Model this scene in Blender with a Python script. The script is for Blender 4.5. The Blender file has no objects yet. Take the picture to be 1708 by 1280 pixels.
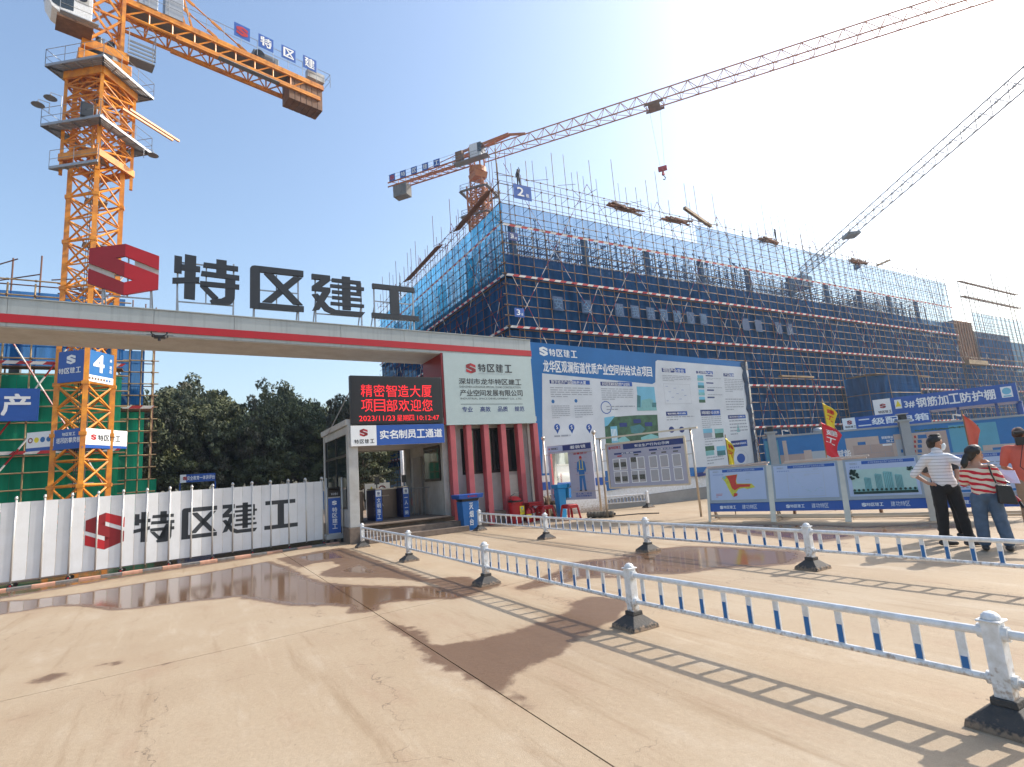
import bpy, bmesh, math, random
import numpy as np
from mathutils import Vector, Matrix, noise
R = math.radians
SC = bpy.context.scene
COL = SC.collection
# ------------------------------------------------------------------ camera
F_PX, PITCH, ROLL, YAW = 904.6, 0.16500, -0.07690, 0.53037
EYE = Vector((0, 0, 1.7))
_f = Vector((math.sin(YAW)*math.cos(PITCH), math.cos(YAW)*math.cos(PITCH), math.sin(PITCH)))
_r = Vector((math.cos(YAW), -math.sin(YAW), 0))
_u = _r.cross(_f)
CR = _r*math.cos(ROLL) + _u*math.sin(ROLL)
CU = -_r*math.sin(ROLL) + _u*math.cos(ROLL)
cam_d = bpy.data.cameras.new('camera'); cam = bpy.data.objects.new('camera', cam_d); COL.objects.link(cam)
cam_d.sensor_width = 36; cam_d.sensor_fit = 'HORIZONTAL'; cam_d.lens = F_PX/1708*36
cam_d.clip_start = .05; cam_d.clip_end = 3000
m3 = Matrix((CR, CU, -_f)).transposed()
cam.matrix_world = Matrix.Translation(EYE) @ m3.to_4x4()
SC.camera = cam
# ------------------------------------------------------------------ sky, sun, exposure
SUN_EL, SUN_AZ = R(39), R(97)          # azimuth from +Y towards +X
w = bpy.data.worlds.new('World'); SC.world = w; w.use_nodes = True
nt = w.node_tree; nt.nodes.clear()
sky = nt.nodes.new('ShaderNodeTexSky'); sky.sky_type = 'NISHITA'; sky.sun_disc = False
sky.sun_elevation = SUN_EL; sky.sun_rotation = SUN_AZ
sky.air_density = 1.3; sky.dust_density = 2.8; sky.ozone_density = 2.0; sky.altitude = 50
bg = nt.nodes.new('ShaderNodeBackground'); bg.inputs[1].default_value = 0.15
out = nt.nodes.new('ShaderNodeOutputWorld')
nt.links.new(sky.outputs[0], bg.inputs[0]); nt.links.new(bg.outputs[0], out.inputs[0])
sd = bpy.data.lights.new('sun', 'SUN'); sd.energy = 3.2; sd.angle = R(.55); sd.color = (1, .93, .83)
sun = bpy.data.objects.new('sun', sd); COL.objects.link(sun)
sdir = Vector((math.sin(SUN_AZ)*math.cos(SUN_EL), math.cos(SUN_AZ)*math.cos(SUN_EL), math.sin(SUN_EL)))
sun.rotation_euler = sdir.to_track_quat('Z', 'Y').to_euler(); sun.location = (30, -10, 40)
SC.view_settings.view_transform = 'Standard'; SC.view_settings.look = 'None'
SC.view_settings.exposure = 0.80; SC.view_settings.gamma = 1; SC.view_settings.use_curve_mapping = False
SC.render.engine = 'CYCLES'
SC.cycles.max_bounces = 7; SC.cycles.transparent_max_bounces = 24

# ------------------------------------------------------------------ materials
MATS = {}
def mat(name, col, rough=.6, metal=0, var=.12, vscale=3.0, bump=.0, bscale=40, emit=None, es=0, trans=None, spec=.5, dirt=None, streak=0, mud=0):
    if name in MATS: return MATS[name]
    m = bpy.data.materials.new(name); m.use_nodes = True; MATS[name] = m
    t = m.node_tree; b = t.nodes['Principled BSDF']
    b.inputs['Roughness'].default_value = rough; b.inputs['Metallic'].default_value = metal
    b.inputs['Specular IOR Level'].default_value = spec
    c = (*col, 1)
    b.inputs['Base Color'].default_value = c
    if var > 0 or bump > 0:
        g = t.nodes.new('ShaderNodeNewGeometry')
        n = t.nodes.new('ShaderNodeTexNoise'); n.inputs['Scale'].default_value = vscale; n.inputs['Detail'].default_value = 5
        n.inputs['Roughness'].default_value = .65
        t.links.new(g.outputs['Position'], n.inputs['Vector'])
        if var > 0:
            r = t.nodes.new('ShaderNodeValToRGB')
            r.color_ramp.elements[0].position = .3; r.color_ramp.elements[1].position = .7
            dc = dirt or tuple(x*(1-var*1.6) for x in col)
            r.color_ramp.elements[0].color = (*dc, 1)
            r.color_ramp.elements[1].color = (*[min(1, x*(1+var*.5)) for x in col], 1)
            t.links.new(n.outputs[0], r.inputs[0]); last = r.outputs[0]
            if streak:
                mp = t.nodes.new('ShaderNodeMapping'); mp.inputs['Scale'].default_value = (9, 9, .5); t.links.new(g.outputs['Position'], mp.inputs[0])
                ns = t.nodes.new('ShaderNodeTexNoise'); ns.inputs['Scale'].default_value = 1.3; ns.inputs['Detail'].default_value = 6; t.links.new(mp.outputs[0], ns.inputs['Vector'])
                rs = t.nodes.new('ShaderNodeMapRange'); rs.inputs[1].default_value = .52; rs.inputs[2].default_value = .8; rs.inputs[4].default_value = streak; t.links.new(ns.outputs[0], rs.inputs[0])
                mx = t.nodes.new('ShaderNodeMix'); mx.data_type = 'RGBA'; mx.inputs[7].default_value = (*[x*.45+.03 for x in col], 1); t.links.new(rs.outputs[0], mx.inputs[0]); t.links.new(last, mx.inputs[6]); last = mx.outputs[2]
            if mud:
                sx = t.nodes.new('ShaderNodeSeparateXYZ'); t.links.new(g.outputs['Position'], sx.inputs[0])
                nz = t.nodes.new('ShaderNodeTexNoise'); nz.inputs['Scale'].default_value = 30; nz.inputs['Detail'].default_value = 5; t.links.new(g.outputs['Position'], nz.inputs['Vector'])
                ma = t.nodes.new('ShaderNodeMath'); ma.operation = 'MULTIPLY_ADD'; ma.inputs[1].default_value = 1.1; t.links.new(nz.outputs[0], ma.inputs[0])
                mi_ = t.nodes.new('ShaderNodeMapRange'); mi_.inputs[1].default_value = 0; mi_.inputs[2].default_value = mud; mi_.inputs[3].default_value = .32; mi_.inputs[4].default_value = -.35; t.links.new(sx.outputs['Z'], mi_.inputs[0]); t.links.new(mi_.outputs[0], ma.inputs[2])
                r3 = t.nodes.new('ShaderNodeMapRange'); r3.inputs[1].default_value = .55; r3.inputs[2].default_value = .75; r3.inputs[4].default_value = .8; t.links.new(ma.outputs[0], r3.inputs[0])
                mx = t.nodes.new('ShaderNodeMix'); mx.data_type = 'RGBA'; mx.inputs[7].default_value = (.30, .21, .14, 1); t.links.new(r3.outputs[0], mx.inputs[0]); t.links.new(last, mx.inputs[6]); last = mx.outputs[2]
            t.links.new(last, b.inputs['Base Color'])
        if bump > 0:
            n2 = t.nodes.new('ShaderNodeTexNoise'); n2.inputs['Scale'].default_value = bscale; n2.inputs['Detail'].default_value = 6
            t.links.new(g.outputs['Position'], n2.inputs['Vector'])
            bp = t.nodes.new('ShaderNodeBump'); bp.inputs['Strength'].default_value = bump; bp.inputs['Distance'].default_value = .02
            t.links.new(n2.outputs[0], bp.inputs['Height']); t.links.new(bp.outputs[0], b.inputs['Normal'])
    if emit:
        b.inputs['Emission Color'].default_value = (*emit, 1); b.inputs['Emission Strength'].default_value = es
    return m
def net_mat(name, col, tint, openf, trl=.5, sc=.8):
    m = bpy.data.materials.new(name); m.use_nodes = True; MATS[name] = m
    t = m.node_tree; t.nodes.clear()
    o = t.nodes.new('ShaderNodeOutputMaterial'); mx = t.nodes.new('ShaderNodeMixShader')
    tr = t.nodes.new('ShaderNodeBsdfTransparent'); tr.inputs[0].default_value = (*tint, 1)
    d = t.nodes.new('ShaderNodeBsdfDiffuse'); l = t.nodes.new('ShaderNodeBsdfTranslucent')
    m2 = t.nodes.new('ShaderNodeMixShader'); m2.inputs[0].default_value = trl
    g = t.nodes.new('ShaderNodeNewGeometry'); mp = t.nodes.new('ShaderNodeMapping'); mp.inputs['Scale'].default_value = (2.4, 2.4, .35)
    n = t.nodes.new('ShaderNodeTexNoise'); n.inputs['Scale'].default_value = sc; n.inputs['Detail'].default_value = 6
    r = t.nodes.new('ShaderNodeValToRGB'); r.color_ramp.elements[0].position = .3; r.color_ramp.elements[1].position = .72
    r.color_ramp.elements[0].color = (*[x*.6 for x in col], 1); r.color_ramp.elements[1].color = (*[x*1.35 for x in col], 1)
    mr = t.nodes.new('ShaderNodeMapRange'); mr.inputs[3].default_value = openf*.7; mr.inputs[4].default_value = openf*1.3
    t.links.new(g.outputs['Position'], mp.inputs[0]); t.links.new(mp.outputs[0], n.inputs['Vector'])
    t.links.new(n.outputs[0], r.inputs[0]); t.links.new(n.outputs[0], mr.inputs[0])
    bp = t.nodes.new('ShaderNodeBump'); bp.inputs['Strength'].default_value = .6; bp.inputs['Distance'].default_value = .25
    t.links.new(n.outputs[0], bp.inputs['Height'])
    for s in (d, l):
        t.links.new(r.outputs[0], s.inputs[0]); t.links.new(bp.outputs[0], s.inputs['Normal'])
    t.links.new(d.outputs[0], m2.inputs[1]); t.links.new(l.outputs[0], m2.inputs[2])
    t.links.new(mr.outputs[0], mx.inputs[0]); t.links.new(m2.outputs[0], mx.inputs[1]); t.links.new(tr.outputs[0], mx.inputs[2])
    t.links.new(mx.outputs[0], o.inputs[0])
    return m
def stripes_mat(name, c1, c2, period, axis=(0, 0, 1), width=.5, wob=0, rough=.8, rot45=False):
    m = bpy.data.materials.new(name); m.use_nodes = True; MATS[name] = m
    t = m.node_tree; b = t.nodes['Principled BSDF']; b.inputs['Roughness'].default_value = rough
    tc = t.nodes.new('ShaderNodeTexCoord'); dp = t.nodes.new('ShaderNodeVectorMath'); dp.operation = 'DOT_PRODUCT'
    dp.inputs[1].default_value = tuple(a/period for a in axis)
    t.links.new(tc.outputs['Object'], dp.inputs[0]); src = dp.outputs['Value']
    if wob:
        n = t.nodes.new('ShaderNodeTexNoise'); n.inputs['Scale'].default_value = 6; n.inputs['Detail'].default_value = 1
        t.links.new(tc.outputs['Object'], n.inputs['Vector'])
        ad = t.nodes.new('ShaderNodeMath'); ad.operation = 'MULTIPLY_ADD'; ad.inputs[1].default_value = wob
        t.links.new(n.outputs[0], ad.inputs[0]); t.links.new(src, ad.inputs[2]); src = ad.outputs[0]
    fr = t.nodes.new('ShaderNodeMath'); fr.operation = 'FRACT'; t.links.new(src, fr.inputs[0])
    lt = t.nodes.new('ShaderNodeMath'); lt.operation = 'LESS_THAN'; lt.inputs[1].default_value = width
    t.links.new(fr.outputs[0], lt.inputs[0])
    mx = t.nodes.new('ShaderNodeMix'); mx.data_type = 'RGBA'
    mx.inputs[6].default_value = (*c1, 1); mx.inputs[7].default_value = (*c2, 1)
    t.links.new(lt.outputs[0], mx.inputs[0]); t.links.new(mx.outputs[2], b.inputs['Base Color'])
    return m

M = dict(
 netf=mat('net_infill', (.02, .09, .24), .8, var=.15),
 red=mat('sign_red', (.40, .008, .014), .45, var=.05), dred=mat('dark_sign_red', (.21, .005, .010), .45, var=.05),
 char=mat('charcoal_metal', (.022, .026, .032), .5, var=.1), beam=mat('beam_panel', (.36, .40, .40), .45, var=.06, vscale=1.2, streak=.5),
 stripe=mat('beam_stripe', (.40, .008, .014), .42, var=.05), white=mat('white_print', (.78, .80, .80), .5, var=.03),
 wpaint=mat('white_paint', (.76, .78, .80), .38, var=.05, vscale=14, dirt=(.58, .57, .54), mud=.55), blue=mat('sign_blue', (.015, .085, .36), .4, var=.05),
 navy=mat('sign_navy', (.012, .032, .17), .4, var=.05), lblue=mat('board_blue', (.014, .145, .40), .4, var=.12, vscale=.5),
 boardw=mat('board_white', (.60, .64, .67), .45, var=.08, vscale=1.1, bump=.25, bscale=1.5), grey=mat('frame_grey', (.30, .33, .36), .4, .3, var=.08),
 steel=mat('stainless_steel', (.52, .45, .37), .32, .65, var=.08), tgrey=mat('print_grey', (.28, .31, .35), .6, var=0),  # steel: warm reflection of the ground put into the base colour
 tlg=mat('print_light_grey', (.42, .45, .48), .6, var=0),
 black=mat('black_plastic', (.012, .012, .014), .4, var=.1), rubber=mat('barrier_rubber', (.035, .035, .036), .75, var=.3, vscale=9, bump=.4, bscale=60, dirt=(.07, .062, .054), mud=.10),
 orange=mat('crane_yellow', (.78, .31, .018), .45, var=.12, vscale=1.8, dirt=(.45, .15, .03), streak=.4), dorange=mat('far_crane_yellow', (.50, .16, .03), .5, var=.12, dirt=(.30, .10, .03)),
 galv=mat('galvanised', (.36, .38, .40), .45, .5, var=.1), deckg=mat('deck_grey', (.20, .22, .24), .6, .3, var=.1),
 ply=mat('formwork_plywood', (.30, .13, .055), .75, var=.25, vscale=2), brown=mat('brown_steel', (.20, .10, .05), .7, var=.3, vscale=2),
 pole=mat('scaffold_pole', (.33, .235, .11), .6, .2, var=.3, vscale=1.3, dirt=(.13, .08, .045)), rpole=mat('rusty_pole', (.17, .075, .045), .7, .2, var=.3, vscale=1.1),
 gpole=mat('weathered_pole', (.46, .33, .17), .6, .2, var=.3, vscale=1.4),
 conc=mat('concrete', (.30, .29, .27), .85, var=.15, vscale=1.2), dconc=mat('raw_concrete', (.20, .195, .185), .9, var=.2, vscale=.8),
 cabin=mat('cabin_panel', (.46, .46, .44), .5, var=.08, vscale=2, dirt=(.36, .34, .31), streak=.35), fin=mat('red_fin', (.42, .085, .095), .5, var=.1, vscale=2.5),
 glass=mat('dark_glass', (.02, .028, .03), .04, var=0, spec=.9), stepm=mat('step_stone', (.20, .15, .115), .8, var=.25, vscale=5, bump=.3),
 redp=mat('red_plastic', (.42, .012, .018), .35, var=.06), cyan=mat('cyan_plastic', (.02, .30, .62), .35, var=.05), yel=mat('yellow_print', (.80, .66, .03), .5, var=.04),
 binb=mat('bin_blue', (.016, .13, .38), .4, var=.08), dirtc=mat('sandbag', (.19, .16, .12), .9, var=.3, vscale=6, bump=.5),
 gate=mat('gate_panel', (.64, .65, .67), .35, .1, var=.02, vscale=2, dirt=(.58, .58, .58), streak=.16), gpost=mat('gate_post', (.60, .585, .55), .32, .35, var=.06),
 kerbo=mat('kerb_orange', (.62, .33, .22), .7, var=.2, vscale=8, dirt=(.36, .20, .14)), kerbg=mat('kerb_grey', (.19, .18, .17), .8, var=.3, vscale=8),
 teal=mat('print_teal', (.20, .46, .46), .5, var=.15, vscale=3), teald=mat('print_dark_teal', (.05, .20, .22), .5, var=.2, vscale=4),
 pgreen=mat('print_green', (.05, .14, .08), .5, var=.4, vscale=3.5), psky=mat('print_sky', (.16, .46, .62), .5, var=.12, vscale=1.5), pbeige=mat('print_beige', (.50, .41, .36), .5, var=.06),
 pbeiged=mat('print_dark_beige', (.42, .32, .28), .5, var=.06), pale=mat('print_pale_blue', (.42, .50, .66), .4, var=.02), lav=mat('print_lavender', (.38, .38, .47), .45, var=.03),
 mural=mat('mural_blue', (.018, .16, .42), .45, var=.05), murall=mat('mural_light_blue', (.10, .36, .50), .45, var=.1, vscale=.6),
 ledr=mat('led_red', (.3, .0, .0), .5, var=0, emit=(1, .02, .03), es=.75), ledb=mat('led_black', (.008, .006, .007), .4, var=0),
 skin=mat('skin', (.42, .22, .14), .5, var=.05, vscale=12), hair=mat('hair', (.012, .010, .009), .45, var=.2, vscale=40),
 trouser=mat('black_cloth', (.013, .013, .015), .85, var=.15, vscale=5, bump=.5, bscale=9), jeans=mat('denim', (.075, .12, .19), .85, var=.2, vscale=7, bump=.5, bscale=9),
 khaki=mat('khaki_cloth', (.33, .24, .17), .85, var=.1, bump=.5, bscale=9), coral=mat('coral_cloth', (.60, .13, .09), .85, var=.06, bump=.5, bscale=9),
 gshirt=mat('grey_cloth', (.045, .045, .05), .85, var=.1, bump=.4, bscale=10), mask=mat('mask_cloth', (.72, .78, .80), .8, var=.02), shoe=mat('shoe_rubber', (.035, .035, .038), .6, var=.2),
 paper=mat('paper', (.66, .62, .74), .7, var=.02), flagr=mat('flag_red', (.62, .03, .045), .7, var=.06), flagy=mat('flag_yellow', (.74, .62, .04), .7, var=.06), flags=mat('flag_salmon', (.66, .14, .09), .7, var=.06),
 bark=mat('bark', (.09, .065, .045), .9, var=.3), netw=mat('toe_white', (.62, .60, .57), .7, var=.08), netr=mat('toe_red', (.42, .03, .035), .7, var=.1),
 work=mat('worker_cloth', (.05, .05, .06), .9, var=.2), helmet=mat('helmet_grey', (.10, .10, .11), .5, var=.1),
 ltile=mat('net_character_blue', (.015, .062, .16), .7, var=.1), ltext=mat('net_character_text', (.045, .14, .27), .7, var=.05),
)
NETB = net_mat('blue_net', (.035, .165, .40), (.80, .91, .98), .58, .45)
NETL = net_mat('left_blue_net', (.02, .17, .50), (.5, .75, .95), .2, .55)
NETC = net_mat('cyan_lit_net', (.02, .24, .52), (.74, .90, .97), .34, .72)  # brighter cyan copy of the blue net, sunlight on the flank put into its colour
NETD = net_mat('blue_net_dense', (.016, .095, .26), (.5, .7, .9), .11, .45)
NETG = net_mat('green_net', (.03, .50, .28), (.3, .8, .5), .16, .55, .5)
STRIPE = stripes_mat('striped_polo', (.72, .72, .74), (.16, .15, .16), .052, (0.03, 0, 1), .10)
WAVY = stripes_mat('wavy_sweater', (.68, .60, .50), (.50, .012, .03), .085, (.25, 0, 1), .46, wob=.9)
LEAF = []
for i, c in enumerate([(.11, .125, .065), (.145, .16, .075), (.20, .21, .085), (.145, .135, .085)]):
    LEAF.append(mat(['dark_leaf', 'mid_leaf', 'light_leaf', 'olive_leaf'][i], c, .65, var=.45, vscale=.8, spec=.3))

# ------------------------------------------------------------------ helpers
BASE = {}
def base_of(p): 
    while p is not None:
        if p.name in BASE: return BASE[p.name]
        p = p.parent
    return Vector((0, 0, 0))
class MB:
    def __init__(s): s.v = []; s.f = []; s.m = []
    def add(s, vs, fs, mi=0):
        k = len(s.v); s.v += [tuple(v) for v in vs]; s.f += [tuple(i+k for i in f) for f in fs]; s.m += [mi]*len(fs); return s
    def box(s, x0, x1, y0, y1, z0, z1, mi=0):
        vs = [(x, y, z) for z in (z0, z1) for x, y in ((x0, y0), (x1, y0), (x1, y1), (x0, y1))]
        return s.add(vs, [(3, 2, 1, 0), (4, 5, 6, 7), (0, 1, 5, 4), (1, 2, 6, 5), (2, 3, 7, 6), (3, 0, 4, 7)], mi)
    def bar(s, p, q, w, h=None, mi=0, up=(0, 0, 1)):
        p = Vector(p); q = Vector(q); h = h or w; d = (q-p).normalized(); u = Vector(up)
        if abs(d.dot(u)) > .99: u = Vector((0, 1, 0))
        a = d.cross(u).normalized(); b = a.cross(d)
        vs = []
        for c in (p, q):
            for i, j in ((-1, -1), (1, -1), (1, 1), (-1, 1)): vs.append(c + a*(i*w/2) + b*(j*h/2))
        return s.add(vs, [(0, 1, 2, 3), (7, 6, 5, 4), (4, 5, 1, 0), (5, 6, 2, 1), (6, 7, 3, 2), (7, 4, 0, 3)], mi)
    def tube(s, p, q, r, n=6, r2=None, mi=0, cap=True):
        p = Vector(p); q = Vector(q); r2 = r if r2 is None else r2; d = (q-p)
        if d.length < 1e-6: return s
        d.normalize(); u = Vector((0, 0, 1)) if abs(d.z) < .9 else Vector((0, 1, 0))
        a = d.cross(u).normalized(); b = d.cross(a); vs = []
        for c, rr in ((p, r), (q, r2)):
            for i in range(n):
                t = 2*math.pi*i/n; vs.append(c + a*(math.cos(t)*rr) + b*(math.sin(t)*rr))
        fs = [(i, (i+1) % n, n+(i+1) % n, n+i) for i in range(n)]
        if cap: fs += [tuple(range(n-1, -1, -1)), tuple(range(n, 2*n))]
        return s.add(vs, fs, mi)
    def path(s, pts, r, n=6, mi=0):
        for a, b in zip(pts[:-1], pts[1:]): s.tube(a, b, r, n, mi=mi)
        return s
    def lathe(s, prof, c, n=16, mi=0, ax=None):
        c = Vector(c); vs = []; fs = []
        for (r, z) in prof:
            for i in range(n):
                t = 2*math.pi*i/n
                vs.append(c + (Vector((r*math.cos(t), r*math.sin(t), z)) if ax is None else ax @ Vector((r*math.cos(t), r*math.sin(t), z))))
        for k in range(len(prof)-1):
            for i in range(n): fs.append((k*n+i, k*n+(i+1) % n, (k+1)*n+(i+1) % n, (k+1)*n+i))
        fs += [tuple(range(n-1, -1, -1)), tuple(range((len(prof)-1)*n, len(prof)*n))]
        return s.add(vs, fs, mi)
    def frustum(s, c, w0, d0, w1, d1, z0, z1, mi=0):
        x, y = c; vs = [(x+i*w0/2, y+j*d0/2, z0) for i, j in ((-1, -1), (1, -1), (1, 1), (-1, 1))] + [(x+i*w1/2, y+j*d1/2, z1) for i, j in ((-1, -1), (1, -1), (1, 1), (-1, 1))]
        return s.add(vs, [(3, 2, 1, 0), (4, 5, 6, 7), (0, 1, 5, 4), (1, 2, 6, 5), (2, 3, 7, 6), (3, 0, 4, 7)], mi)
    def prism(s, pts, fn, d, mi=0):     # polygon in 2D, fn(u,v,off)->3D, depth d
        n = len(pts); vs = [fn(u, v, 0) for u, v in pts] + [fn(u, v, -d) for u, v in pts]
        fs = [tuple(range(n)), tuple(range(2*n-1, n-1, -1))] + [(i, i+n, (i+1) % n+n, (i+1) % n) for i in range(n)]
        return s.add(vs, fs, mi)
    def build(s, name, mats, parent=None, smooth=False, bevel=0, kind=None, label=None, fix=False):
        b = base_of(parent)
        me = bpy.data.meshes.new(name); me.from_pydata([(v[0]-b.x, v[1]-b.y, v[2]-b.z) for v in s.v], [], s.f)
        if not isinstance(mats, (list, tuple)): mats = [mats]
        for m in mats: me.materials.append(m)
        me.polygons.foreach_set('material_index', s.m)
        if smooth: me.polygons.foreach_set('use_smooth', [True]*len(me.polygons))
        me.update()
        if fix:
            bm = bmesh.new(); bm.from_mesh(me); bmesh.ops.recalc_face_normals(bm, faces=bm.faces); bm.to_mesh(me); bm.free()
        o = bpy.data.objects.new(name, me); COL.objects.link(o)
        if parent is not None: o.parent = parent
        if kind: o['kind'] = kind
        if label: o['label'] = label
        if bevel:
            md = o.modifiers.new('bevel', 'BEVEL'); md.width = bevel; md.segments = 2; md.limit_method = 'ANGLE'
        return o
def thing(name, label, cat, loc=(0, 0, 0), group=None):
    o = bpy.data.objects.new(name, None); COL.objects.link(o); o.location = loc; o.empty_display_size = .2
    o['label'] = label; o['category'] = cat
    if group: o['group'] = group
    BASE[o.name] = Vector(loc)
    return o
def tag(o, label=None, cat=None, group=None, kind=None):
    if label: o['label'] = label
    if cat: o['category'] = cat
    if group: o['group'] = group
    if kind: o['kind'] = kind
    return o
def inst(src, name, parent, loc, rot=(0, 0, 0), scale=(1, 1, 1), label=None):
    o = bpy.data.objects.new(name, src); COL.objects.link(o)
    b = base_of(parent); o.parent = parent; o.location = Vector(loc)-b; o.rotation_euler = rot; o.scale = scale
    if label: o['label'] = label
    return o
def copy_tree(o, parent=None):
    c = o.copy(); COL.objects.link(c); c.parent = parent
    for ch in o.children: copy_tree(ch, c)
    return c
def unit_mesh(name, mb, m, smooth=False):
    me = bpy.data.meshes.new(name); me.from_pydata(mb.v, [], mb.f); 
    for x in (m if isinstance(m, (list, tuple)) else [m]): me.materials.append(x)
    me.polygons.foreach_set('material_index', mb.m)
    if smooth: me.polygons.foreach_set('use_smooth', [True]*len(me.polygons))
    return me
def span(src, name, parent, p, q, r=1, label=None):   # instance of a unit +Z rod stretched from p to q
    p = Vector(p); q = Vector(q); d = q-p
    o = inst(src, name, parent, p, d.to_track_quat('Z', 'Y').to_euler(), (r, r, d.length), label)
    return o
# text as flat triangulated outlines (Blender's own built-in font)
TC = {}
def tmesh(s, bold=0.0):
    k = (s, bold)
    if k in TC: return TC[k]
    cu = bpy.data.curves.new('t', 'FONT'); cu.body = s; cu.resolution_u = 2; cu.offset = bold; cu.fill_mode = 'FRONT'
    o = bpy.data.objects.new('t', cu); COL.objects.link(o)
    dg = bpy.context.evaluated_depsgraph_get(); me = bpy.data.meshes.new_from_object(o.evaluated_get(dg))
    n = len(me.vertices); v = np.zeros(n*3); me.vertices.foreach_get('co', v); v = v.reshape(-1, 3)[:, :2]
    fs = [tuple(p.vertices) for p in me.polygons]
    bpy.data.objects.remove(o); bpy.data.curves.remove(cu); bpy.data.meshes.remove(me)
    if n:
        v -= v.min(0); hw = v.max(0); v = v/np.maximum(hw, 1e-6)
    TC[k] = (v, fs); return TC[k]
# hand-drawn strokes of the four big company characters and the folded-ribbon emblem, in a unit box
GLYPH = {
 'te': [[(.02, .60), (.02, .95), (.13, .94), (.13, .59)], [(.17, .07), (.17, 1), (.34, .985), (.33, .06)], [(.13, .66), (.13, .78), (.40, .77), (.40, .66)],
        [(0, .36), (0, .47), (.39, .54), (.39, .43)], [(.64, .58), (.64, .97), (.80, .965), (.80, .58)], [(.44, .77), (.45, .87), (.98, .86), (.98, .76)],
        [(.41, .58), (.42, .68), (1, .66), (1, .56)], [(.40, .36), (.40, .46), (1, .46), (1, .36)], [(.78, .56), (.94, .56), (.93, .14), (.88, .03), (.80, 0), (.58, 0), (.55, .06), (.60, .11), (.72, .12), (.78, .17)],
        [(.40, .35), (.51, .35), (.68, .14), (.59, .10)]],
 'qu': [[(0, 0), (0, .93), (.03, .98), (.08, 1), (.18, 1), (.18, 0)], [(.181, .86), (.181, 1), (1, 1), (1, .86)], [(.181, 0), (.181, .13), (1, .13), (1, 0)],
        [(.25, .83), (.43, .83), (.98, .16), (.80, .16)], [(.98, .83), (.80, .83), (.22, .16), (.40, .16)]],
 'jian': [[(0, .87), (0, 1), (.33, 1), (.33, .87)], [(.16, .87), (.33, .87), (.17, .68), (0, .68)], [(0, .57), (0, .68), (.33, .68), (.33, .57)], [(.18, .57), (.33, .57), (.13, .10), (0, .06)],
          [(0, .47), (.10, .50), (.30, .19), (.42, .12), (.97, .12), (.90, 0), (.38, 0), (.22, .08)], [(.55, .15), (.55, 1.02), (.70, 1.02), (.70, .15)],
          [(.36, .85), (.36, .94), (.90, .94), (.90, .85)], [(.33, .70), (.33, .78), (.96, .78), (.96, .70)], [(.36, .55), (.36, .63), (.90, .63), (.90, .55)],
          [(.82, .63), (.82, .85), (.90, .85), (.90, .63)], [(.36, .40), (.36, .48), (.91, .48), (.91, .40)], [(.33, .24), (.33, .32), (.95, .32), (.95, .24)]],
 'gong': [[(.03, .86), (.03, 1), (.93, 1), (.93, .86)], [(0, 0), (0, .14), (1, .14), (1, 0)], [(.39, .14), (.39, .86), (.58, .86), (.58, .14)]]}
SLOGO_L = [(0, .83), (.5, 1), (.5, .76), (.36, .70), (.5, .645), (.5, .355), (0, .55)]
SLOGO_R = [(.5, 1), (1, .83), (1, .555), (.5, .76)]
SLOGO_R2 = [(.5, .645), (1, .45), (1, .17), (.5, 0), (.5, .24), (.64, .30), (.5, .355)]
SLOGO_L2 = [(0, .17), (0, .445), (.5, .24), (.5, 0)]
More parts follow.
